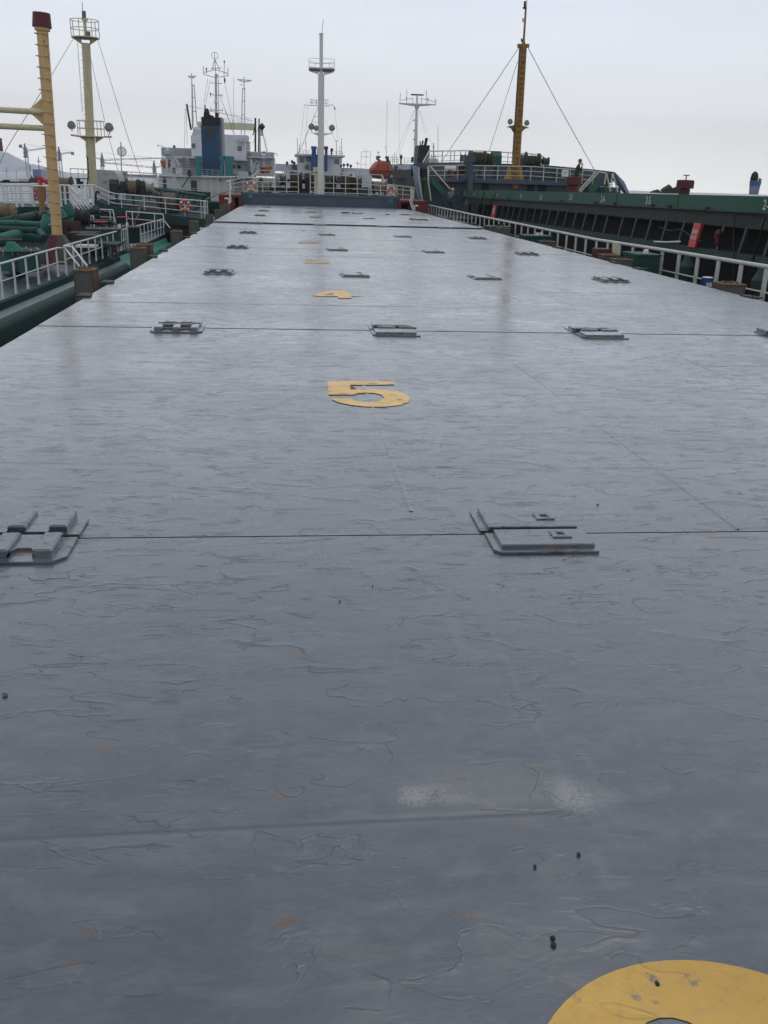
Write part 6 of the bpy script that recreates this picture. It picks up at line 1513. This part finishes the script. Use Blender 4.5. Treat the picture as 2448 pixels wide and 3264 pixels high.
for a, b_ in (((778, 245), (778, 285)), ((773, 283), (769, 430)), ((780, 283), (780, 440)), ((756, 253), (778, 262)), ((778, 262), (802, 257)), ((756, 253), (802, 257)), ((771, 283), (782, 283)), ((771, 322), (781, 322)), ((770, 366), (781, 366)), ((765, 270), (773, 271))): m_.rod(a, b_, BY+30, 1.5, n=6)
m_.build('derrick_post', M['farwhite2'], bs)
m_ = MB(); m_.rod((595, 332), (609, 414), BY+30, 2.8, n=8); m_.rod((814, 376), (814, 484), BY+32, 2.8, n=8); m_.rod((826, 378), (824, 484), BY+32, 2, n=8); m_.rod((833, 400), (851, 490), BY+32, 1, n=6); m_.rod((806, 432), (812, 406), BY+32, 1.6, n=6); m_.lathe([(.1, -.5), (.5, 0), (.1, .5)], at(835, 404, BY+32), n=8); m_.build('derrick_head', M['blackmetal'], bs)
m_ = MB(); m_.rod((826, 405), (828, 484), BY+33, 4, n=8); m_.rect(822, 402, 838, 432, BY+33, 1); m_.build('crane_cab', M['farwhite'], bs)
m_ = MB(); m_.lathe([(.3, 0), (.6, .3), (.6, .8), (.3, 1.1), (.1, 1.2)], at(629, 432, BY+25), n=12); m_.rod((629, 432), (632, 412), BY+25, 3, n=8); m_.build('winch_house', M['farwhite2'], bs)
m_ = MB()
for a, b_ in (((600, 338), (800, 378)), ((650, 350), (805, 385)), ((590, 345), (588, 470)), ((593, 345), (597, 460)), ((662, 250), (650, 330)), ((670, 255), (656, 330)), ((700, 300), (745, 430)), ((703, 310), (752, 440)), ((717, 268), (745, 400)), ((745, 246), (745, 420)), ((826, 400), (805, 460)), ((846, 440), (855, 490))): m_.rod(a, b_, BY+28, .5, n=4)
m_.build('rigging_wire', M['wire'], bs)
m_ = MB()
for a, b_ in (((503, 464), (520, 466)), ((520, 466), (522, 474)), ((872, 489), (884, 491)), ((884, 491), (882, 498)), ((503, 460), (503, 470))): m_.rod(a, b_, BY+15, 1.2, n=6)
m_.build('wing_lamp', M['farwhite2'], bs)
# lifeboats on that ship
def lifeboat(root_lab, x0, x1, y0, y1, Y, mat, cover, keel=None, name='lifeboat'):
    c = at((x0+x1)/2, (y0+y1)/2, Y); W_ = (x1-x0)*k(Y); H = (y1-y0)*k(Y); root = thing(name, c-V((0, 0, H/2)), root_lab, 'lifeboat')
    m_ = MB(); secs = []; nS, nP = 12, 14
    for i in range(nS+1):
        t_ = -1+2*i/nS; w = (1-abs(t_)**2.4)**.6*.5+.02; rise = .18*abs(t_)**2
        ring = []
        for j in range(nP):
            a = PI+PI*j/(nP-1); ring.append(V((c.x+t_*W_/2, c.y+math.cos(a)*w*W_*.38, c.z-H*.05+math.sin(a)*H*.45*(1-.55*abs(t_)**3)+rise*H)))
        secs.append(ring)
    vs = [q for r in secs for q in r]; fs = [(i*nP+j, i*nP+j+1, (i+1)*nP+j+1, (i+1)*nP+j) for i in range(nS) for j in range(nP-1)]
    m_.add(vs, fs, True); m_.add([r[0] for r in secs]+[r[-1] for r in secs], [(i, i+1, nS+2+i, nS+1+i) for i in range(nS)]); m_.build('hull', mat, root)
    m_ = MB(); secs = []
    for i in range(nS+1):
        t_ = -1+2*i/nS; w = (1-abs(t_)**2.4)**.6*.46+.01; rise = .18*abs(t_)**2; ring = []
        for j in range(nP):
            a = PI*j/(nP-1); ring.append(V((c.x+t_*W_*.48, c.y+math.cos(a)*w*W_*.38, c.z-H*.045+math.sin(a)*H*cover*(1-.75*abs(t_)**2.5)+rise*H)))
        secs.append(ring)
    vs = [q for r in secs for q in r]; m_.add(vs, fs, True); m_.build('canopy', mat, root)
    return root, c
lifeboat('rusty orange open lifeboat at the left of the stern ship', 512, 545, 498, 536, BY+2, M['orange2'], .18)
lifeboat('rusty orange lifeboat at the right of the stern ship', 822, 866, 518, 552, BY+2, M['orange2'], .18)
m_ = MB(); m_.rect(822+10, 535, 845, 553, BY+1, 1); tag(m_.build('lifeboat_cradle', M['red']), 'red cradle under the right lifeboat of the stern ship', 'cradle')
for lab, pts in (('left', [((540, 480), (574, 528)), ((536, 483), (560, 530)), ((532, 480), (532, 560)), ((545, 515), (552, 534))]), ('right', [((820, 513), (800, 548)), ((818, 518), (830, 560)), ((840, 500), (842, 530))])):
    m_ = MB()
    for a, b_ in pts: m_.obox(at(*a, BY+1.5), at(*b_, BY+1.5), .28, .28)
    m_.lathe([(.1, -.4), (.35, -.2), (.35, .2), (.1, .4)], at(534 if lab == 'left' else 840, 485 if lab == 'left' else 500, BY+1), n=10)
    tag(m_.build('lifeboat_davit', M['farwhite2']), 'pale davit arms over the %s lifeboat of the stern ship' % lab, 'davit')
# red mooring winch by the stern ship
m_ = MB(); m_.rect(697, 626, 722, 646, 80, 1.2); m_.rod((700, 624), (715, 620), 80, 3, n=8); tag(m_.build('winch_housing', M['red']), 'red winch housing below the white hull, left of the red locker', 'winch')
m_ = MB(); m_.rect(660, 645, 722, 690, 78, 4); tag(m_.build('green_hull_block', M['tgreen2']), 'dark green bow side between tanker and red locker', 'ship side')
m_ = MB(); m_.pipe(px3([(655, 636, 75), (690, 622, 78), (720, 612, 80), (760, 607, 82)]), .05, 6); tag(m_.build('mooring_line', M['ropeg']), 'grey mooring line rising to the right behind the tanker bow', 'rope')

# --- central ship with twin blue funnels
CYB = 150
cs = thing('stern_ship', at(1020, 640, CYB), 'white ship with twin bright blue funnels behind the forecastle winches', 'ship')
part('hull', M['farwhite'], [(876, 556, 1160, 700)], CYB+6, 50, cs)
part('bridge_house', M['farwhite'], [(948, 496, 1090, 556)], CYB, 10, cs)
part('roof_slab', M['farwhite2'], [(940, 493, 1100, 498)], CYB-1, 12, cs)
part('bridge_wing', M['farwhite2'], [(878, 523, 948, 546), (1094, 536, 1160, 562)], CYB+3, 4, cs)
part('lower_house', M['farwhite'], [(905, 546, 1130, 620)], CYB+1, 12, cs)
part('window', M['glassp'], [(955, 502, 969, 518)], CYB-.1, .2, cs); part('window', M['glass'], [(1066, 507, 1081, 523)], CYB-.1, .2, cs)
part('doorway', M['dark'], [(925, 548, 945, 580), (970, 548, 990, 580), (1040, 550, 1060, 580), (1075, 552, 1090, 585)], CYB+.8, .2, cs)
m_ = MB(); m_.rect(976, 500, 988, 513, CYB-.5, .5); m_.rect(972, 525, 982, 537, CYB-.5, .5); m_.rect(930, 526, 946, 540, CYB+2.8, .2); m_.build('air_conditioner', M['wire'], cs)
m_ = MB(); m_.rect(994, 472, 1008, 500, CYB-1.5, 1.4); m_.rect(992, 466, 1010, 474, CYB-1.6, 1.6); m_.rect(992, 500, 1012, 546, CYB-1.5, 1.4); m_.rect(1036, 472, 1044, 545, CYB-1.5, 1.4); f_ = m_.build('funnel', M['blue2'], cs)
m_ = MB(); m_.rect(1012, 470, 1018, 546, CYB-1.5, 1.3); m_.rect(1034, 466, 1046, 476, CYB-1.7, 1.7); m_.rod((1057, 497), (1057, 480), CYB, 2.5, n=8); m_.rod((1057, 482), (1058, 473), CYB, 4.5, n=10); m_.build('exhaust_pipe', M['dark'], cs)
m_ = MB(); m_.rect(1014, 448, 1017, 472, CYB, .5)
farrail(m_, [(948, 477), (1092, 484)], CYB+4, 16, 3, 9)
for a, b_ in (((948, 440), (948, 494)), ((975, 450), (976, 492)), ((1072, 450), (1072, 495)), ((1067, 448), (1079, 450)), ((1089, 440), (1089, 498)), ((1083, 465), (1084, 495)), ((955, 460), (955, 490))): m_.rod(a, b_, CYB+3, 1.2, n=6)
m_.build('roof_rail_and_aerials', M['farwhite2'], cs)
m_ = MB(); m_.rod((1020, 480), (1020, 314), CYB+4, 4, n=10)
for a, b_ in (((986, 336), (1048, 338)), ((987, 318), (1015, 320)), ((1033, 318), (1048, 320)), ((987, 327), (1047, 329)), ((994, 318), (994, 336)), ((1008, 318), (1008, 336)), ((1039, 320), (1040, 337)), ((970, 334), (988, 336)), ((1046, 335), (1063, 335))): m_.rod(a, b_, CYB+4, 1.0, n=5)
m_.build('signal_mast', M['farwhite2'], cs)
m_ = MB(); m_.prism([at(*q, CYB+4) for q in ((1062, 336), (1070, 345), (1066, 353), (1065, 344))], (0, .05, 0)); m_.build('flag', M['flag'], cs)
m_ = MB()
for a, b_ in (((971, 335), (955, 480)), ((980, 337), (973, 460)), ((1067, 352), (1078, 450)), ((1035, 380), (1070, 450)), ((1012, 345), (950, 490))): m_.rod(a, b_, CYB+4, .4, n=4)
m_.build('halyard', M['palewire'], cs)
m_ = MB()
for x, y_ in ((915, 519), (931, 515), (938, 520), (1096, 526), (1108, 525), (1118, 529)): c = at(x, y_, CYB+2); m_.lathe([(.05, -.3), (.22, -.1), (.22, .1), (.05, .25)], c, (0, 0, 1), 10); m_.rod((x, y_+3), (x, y_+14), CYB+2, 1, n=5)
m_.build('searchlight', M['dark'], cs)
m_ = MB(); m_.rod((1087, 562), (1087, 530), 70, 1.2, n=6); m_.rod((1087, 533), (1087, 525), 70, 3.4, n=10); tag(m_.build('capped_vent_post', M['darkred']), 'slim post with dark red head right of the white mast', 'vent post')

# --- ship with orange enclosed lifeboat
LY = 110
ls = thing('stern_ship', at(1290, 640, LY), 'white ship with T-shaped radar mast and black funnel, right background', 'ship')
part('hull', M['farwhite'], [(1150, 580, 1420, 700)], LY+10, 30, ls)
part('house', M['farwhite2'], [(1255, 524, 1326, 600), (1266, 524, 1400, 640, LY+2, 12)], LY, 12, ls)
part('window', M['glass'], [(1270, 539, 1283, 551)], LY-.1, .15, ls)
part('red_rail_band', M['red'], [(1272, 590, 1330, 606, LY-.4, .2)], LY, .2, ls)
m_ = MB(); m_.rod((1324, 524), (1328, 350), LY+4, 6.6, r2=3.8, n=14); m_.rod((1328, 350), (1329, 336), LY+4, 4, r2=9, n=14); m_.rod((1329.5, 334), (1329.5, 306), LY+4, 2.6, n=10); rm = m_.build('radar_mast', M['farwhite'], ls)
m_ = MB(); m_.prism([at(1272, 328, LY+4), at(1389, 332, LY+4), at(1389, 334, LY+4), at(1345, 338, LY+4), at(1315, 337, LY+4), at(1272, 330.5, LY+4)], (0, .4, 0))
for a, b_ in (((1276, 296), (1275, 332)), ((1296, 308), (1296, 330)), ((1359, 290), (1359, 331)), ((1364, 312), (1364, 331)), ((1387, 316), (1388, 338)), ((1280, 320), (1316, 313)), ((1340, 313), (1387, 325)), ((1316, 313), (1316, 330)), ((1343, 314), (1343, 330)), ((1387, 319), (1393, 319)), ((1387, 327), (1393, 327)), ((1297, 285), (1297, 305)), ((1272, 330), (1273, 500)), ((1320, 352), (1262, 490)), ((1322, 352), (1272, 495)), ((1336, 352), (1356, 430)), ((1337, 352), (1380, 470))):
    m_.rod(a, b_, LY+4, .9 if abs(a[1]-b_[1]) < 60 else .35, n=5)
m_.rod((1296, 314), (1296, 308), LY+4, 2, n=8); m_.rod((1364, 318), (1364, 312), LY+4, 2, n=8); m_.rod((1359, 294), (1359, 289), LY+4, 1.8, n=8); m_.build('yard', M['farwhite2'], rm)
m_ = MB(); m_.obox(at(1310, 301.5, LY+4), at(1350, 303, LY+4), .3, .14); m_.build('radar_scanner', M['blue2'], rm)
for y_ in (385, 418, 445): m_ = MB(); m_.rod((1321, y_), (1318, y_-3), LY+3.6, 3, n=8); m_.build('mast_horn', M['farwhite2'], rm)
m_ = MB(); m_.prism([at(1330, 520, LY), at(1369, 518, LY), at(1370, 463, LY), at(1334, 463, LY)], (0, 3, 0)); m_.rod((1355, 465), (1360, 440), LY+1, 4.6, n=12); m_.rod((1345, 465), (1348, 448), LY+1, 2.6, n=8); m_.rod((1340, 465), (1339, 450), LY+1, 1.8, n=8); m_.build('funnel', M['blackmetal'], ls)
m_ = MB(); farrail(m_, [(1245, 500), (1322, 506)], LY+1, 18, 3, 8); m_.build('railing', M['farwhite2'], ls); m_ = MB(); farrail(m_, [(1262, 562), (1330, 566)], LY-.5, 14, 2, 6); m_.build('railing', M['farwhite2'], ls); m_ = MB()
for a, b_ in (((1263, 490), (1264, 520)), ((1257, 487), (1257, 520)), ((1382, 455), (1384, 518)), ((1384, 465), (1380, 518)), ((1396, 400), (1396, 518)), ((1250, 492), (1251, 524))): m_ = MB(); m_.rod(a, b_, LY+2, .9, n=5); m_.build('aerial', M['farwhite2'], ls)
m_ = MB(); c = at(1278.5, 500, LY); m_.lathe([(.05, -.3), (.16, -.1), (.16, .1), (.05, .25)], c, n=10); m_.rod((1278, 524), (1278, 505), LY, 2.4, n=8); m_.rod((1314, 517), (1315, 500), LY, 3.5, n=8); m_.build('searchlight', M['blackmetal'], ls)
c = at(1220, 541, 104); lb_ = thing('lifeboat', c-V((0, 0, 1)), 'orange-red enclosed lifeboat seen end-on, hanging on grey davits', 'lifeboat')
hw, hh = 31.5*k(104), 28*k(104)
def loft(secs, mat, nm):
    m_ = MB(); n_ = len(secs[0]); vs = [q for r in secs for q in r]
    m_.add(vs, [(i*n_+j, i*n_+(j+1) % n_, (i+1)*n_+(j+1) % n_, (i+1)*n_+j) for i in range(len(secs)-1) for j in range(n_)], False)
    m_.add(secs[0], [tuple(range(n_))]); m_.add(secs[-1], [tuple(range(n_))[::-1]]); return m_.build(nm, mat, lb_)
up = [(-1.0, -.12), (-1.0, .18), (-.72, .62), (-.42, .93), (-.05, 1.0), (.40, .93), (.72, .68), (1.0, .15), (1.0, -.12)]
dn = [(-1.0, -.22), (-.93, -.55), (-.68, -.86), (-.2, -1.0), (.3, -1.0), (.72, -.84), (.95, -.5), (1.0, -.22)]
st_ = [(0, .80), (.35, .97), (1.2, 1.0), (4.2, 1.0), (5.4, .85), (6.2, .4)]
loft([[V((c.x+a_*hw*f, c.y+y_, c.z+b_*hh*f)) for a_, b_ in up] for y_, f in st_], M['orange'], 'canopy')
loft([[V((c.x+a_*hw*f, c.y+y_, c.z+b_*hh*f)) for a_, b_ in dn] for y_, f in st_], paint('lower_boat_red', (.21, .03, .025), .5, .3, 0, bump=0), 'hull')
loft([[V((c.x+a_*hw*f*1.04, c.y+y_-.04, c.z+b_*hh*f)) for a_, b_ in ((-1, -.12), (1, -.12), (1, -.22), (-1, -.22))] for y_, f in st_], M['reddull'], 'fender_band')
m_ = MB(); m_.rod((1206, 545), (1206, 512), 103.8, .7, n=5); m_.rod((1236, 545), (1234, 505), 103.8, .7, n=5); m_.build('lifting_wire', M['dark'], lb_)
dv = thing('lifeboat_davit', at(1260, 600, 106), 'blue-grey davit frame right of the orange enclosed lifeboat', 'davit')
m_ = MB(); m_.obox(at(1232, 500, 104.5), at(1257, 562, 104.5), .3, .3); m_.obox(at(1200, 502, 104.5), at(1214, 518, 104.5), .25, .25); m_.obox(at(1199, 500, 104.5), at(1213, 501, 104.5), .3, .2); m_.rect(1228, 498, 1240, 503, 104.3, .4); m_.rect(1257, 528, 1267, 588, 105, .6); m_.obox(at(1232, 504, 104.2), at(1230, 540, 104.2), .1, .1); m_.build('davit_arm', M['grey'], dv)
m_ = MB(); m_.rect(1236, 565, 1262, 588, 105.4, .8); m_.build('davit_base', M['rgrey'], dv)
m_ = MB(); m_.obox(at(1237, 570, 85), at(1320, 560, 75), .16, .12); tag(m_.build('boarding_beam', M['blackmetal']), 'dark horizontal beam reaching right from the orange lifeboat', 'beam')
m_ = MB(); m_.prism([at(*q, 108) for q in ((1277, 562), (1293, 560), (1292, 590), (1286, 590))], (0, .3, 0)); tag(m_.build('dark_curtain', M['dark']), 'dark canvas hanging under the beam by the white house', 'canvas')
# far masts of distant ships
def farmast(lab, Y, lines, mat, r=.8, lumps=()):
    b_ = at(*lines[0][0], Y); root = thing('distant_ship', V((b_.x, Y, WZ)), lab, 'ship')
    m_ = MB()
    for a, b2 in lines: m_.rod(a, b2, Y, r, n=5)
    m_.build('mast', mat, root)
    m_ = MB(); 
    for l in lumps: m_.rect(*l, Y, 8)
    x0 = min(l[0] for l in lumps) if lumps else lines[0][0][0]-10; x1 = max(l[2] for l in lumps) if lumps else lines[0][0][0]+10
    m_.rect(x0-3, max([l[3] for l in lumps] or [560]), x1+3, 625, Y, 20); m_.build('superstructure', mat, root)
farmast('tiny distant ship with a square-rigged pale mast left of the orange lifeboat', 700, [((1166, 560), (1167, 474)), ((1152, 484), (1182, 484)), ((1152, 500), (1180, 500)), ((1152, 484), (1150, 540)), ((1182, 484), (1180, 530)), ((1154, 525), (1178, 526))], M['farwhite2'], .7, [(1160, 538, 1182, 560)])
farmast('tiny distant ship with a cross antenna between blue funnels and orange lifeboat', 620, [((1141, 560), (1140, 512)), ((1133, 520), (1147, 521)), ((1204, 560), (1206, 480)), ((1201, 486), (1211, 486))], M['farwhite2'], .9, [(1136, 548, 1150, 560)])
farmast('tiny distant ship behind the ventilator post with slanted whip antenna', 500, [((1232, 520), (1234, 322)), ((1227, 465), (1232, 488)), ((1228, 462), (1229, 476))], M['wire'], .5, [(1222, 560, 1240, 580)])
farmast('tiny distant grey mast ship right of the black funnel', 650, [((1380, 540), (1381, 455)), ((1374, 500), (1390, 500)), ((1371, 510), (1392, 510)), ((1376, 490), (1372, 520)), ((1386, 490), (1390, 520))], M['farwhite2'], 1.0, [(1370, 505, 1394, 530)])

# --- shipyard cranes, far ships at left
def tower_crane(xb, yb, xt, yt, Y, jibL, jibR, cab, lab, mat=M['crane'], w=4.0, cw='L'):
    root = thing('tower_crane', at(xb, yb, Y), lab, 'crane', 'tower cranes in the shipyard')
    m_ = MB(); P0, P1 = at(xb, yb, Y), at(xt, yt, Y); K = k(Y); ww = w*K
    for s_ in (-1, 1):
        for t_ in (-1, 1): m_.tube(P0+V((s_*ww, t_*ww, 0)), P1+V((s_*ww, t_*ww, 0)), .8*K, n=4)
    n = 12
    for i in range(n):
        a = P0.lerp(P1, i/n); b_ = P0.lerp(P1, (i+1)/n); s_ = 1 if i % 2 else -1; m_.tube(a+V((s_*ww, -ww, 0)), b_+V((-s_*ww, -ww, 0)), .55*K, n=4)
    m_.build('tower', M['cranew'], root)
    m_ = MB(); cz = at(xt, cab, Y); top_ = at(xt-1, yt, Y)
    m_.lathe([(ww*1.5, -14*K), (ww*2.0, -10*K), (ww*1.4, -9*K), (ww*1.4, 0), (ww*2.2, 1*K), (ww*1.2, 3*K), (ww*1.3, 8*K), (ww*.3, 26*K)], cz, n=8); m_.build('slewing_head', mat, root)
    m_ = MB()
    for jib in (jibL, jibR):
        a = at(xt, cab-4, Y); b_ = at(jib[0], jib[1], Y)
        m_.tube(a, b_, .7*K, n=4); m_.tube(a+V((0, 0, 4*K)), b_+V((0, 0, 2*K)), .6*K, n=4); nn = 10
        for i in range(nn): m_.tube(a.lerp(b_, i/nn)+V((0, 0, (0 if i % 2 else 4)*K)), a.lerp(b_, (i+1)/nn)+V((0, 0, (4 if i % 2 else 0)*K)), .4*K, n=4)
        m_.tube(cz+V((0, 0, 26*K)), a.lerp(b_, .8)+V((0, 0, 3*K)), .35*K, n=4)
    m_.build('jib', mat, root)
    j = jibL if cw == 'L' else jibR
    m_ = MB(); m_.rect(j[0]-4, j[1]-3, j[0]+5, j[1]+7, Y-1, 2); m_.build('counterweight', mat, root)
tower_crane(93, 575, 81, 470, 1350, (64, 464), (150, 473), 487, 'tall violet tower crane left of the buff kingpost')
tower_crane(197, 570, 189, 490, 1450, (152, 480), (230, 487), 497, 'violet tower crane between kingpost and cream mast', cw='R')
tower_crane(327, 580, 326, 506, 1550, (278, 495), (520, 505), 516, 'violet tower crane right of the cream mast with a long jib')
tower_crane(497, 600, 492, 530, 1650, (330, 520), (520, 530), 540, 'smallest violet tower crane left of the stern ship', cw='R')
farmast('blue-topped distant ship behind the red fire monitor', 750, [((126, 560), (122, 500)), ((117, 514), (131, 515)), ((97, 545), (96, 528))], M['farblue'], 1.2, [(105, 540, 125, 574)])
farmast('pale distant ship left of the kingpost behind the railing', 900, [((22, 575), (20, 532)), ((54, 575), (52, 544)), ((12, 545), (30, 546))], M['cranew'], .9, [(125, 540, 150, 578), (60, 570, 105, 586), (30, 572, 60, 588)])
m_ = MB(); m_.rect(371, 556, 500, 566, 900, 4); m_.rect(390, 545, 405, 600, 900, 5); tag(m_.build('gantry_beam', M['pink']), 'long pale red gantry beam behind the tanker winch', 'gantry')
m_ = MB(); m_.tube(at(0, 440, 300), at(5, 482, 300), .5, n=6); tag(m_.build('crane_boom_tip', M['red']), 'dark red boom tip at the left picture edge', 'crane boom')
m_ = MB(); m_.rect(0, 578, 60, 592, 70, 1.5); m_.rod((10, 578), (30, 578), 70, 5, n=10); m_.rod((60, 580), (100, 582), 71, 3, n=8); tag(m_.build('bow_fittings', M['darkhull']), 'dark low bow fittings behind the far left railing', 'fittings')
m_ = MB(); m_.lathe([(.12, 0), (.28, .06), (.16, .26), (.04, .32), (.03, .42), (.12, .44)], at(103, 582, 66), n=12); tag(m_.build('mushroom_vent', M['reddull']), 'left one of two small red mushroom vents by the blue far ship', 'ventilator')
m_ = MB(); m_.lathe([(.12, 0), (.28, .06), (.16, .26), (.04, .32), (.03, .42), (.12, .44)], at(116, 582, 66), n=12); tag(m_.build('mushroom_vent', M['reddull']), 'right one of two small red mushroom vents by the blue far ship', 'ventilator')

# ------------------------------------------------------------------ haze
hz = MB(); hz.box(-4000, 3500, -60, 6200, WZ-1, 420)
m = bpy.data.materials.new('haze_air'); m.use_nodes = True; t = m.node_tree; t.nodes.clear()
out = t.nodes.new('ShaderNodeOutputMaterial'); pv_ = t.nodes.new('ShaderNodeVolumePrincipled')
pv_.inputs['Color'].default_value = (.98, .98, .98, 1); pv_.inputs['Density'].default_value = .00020; pv_.inputs['Anisotropy'].default_value = 0.2
t.links.new(pv_.outputs[0], out.inputs['Volume'])
tag(hz.build('haze', m), kind='stuff')
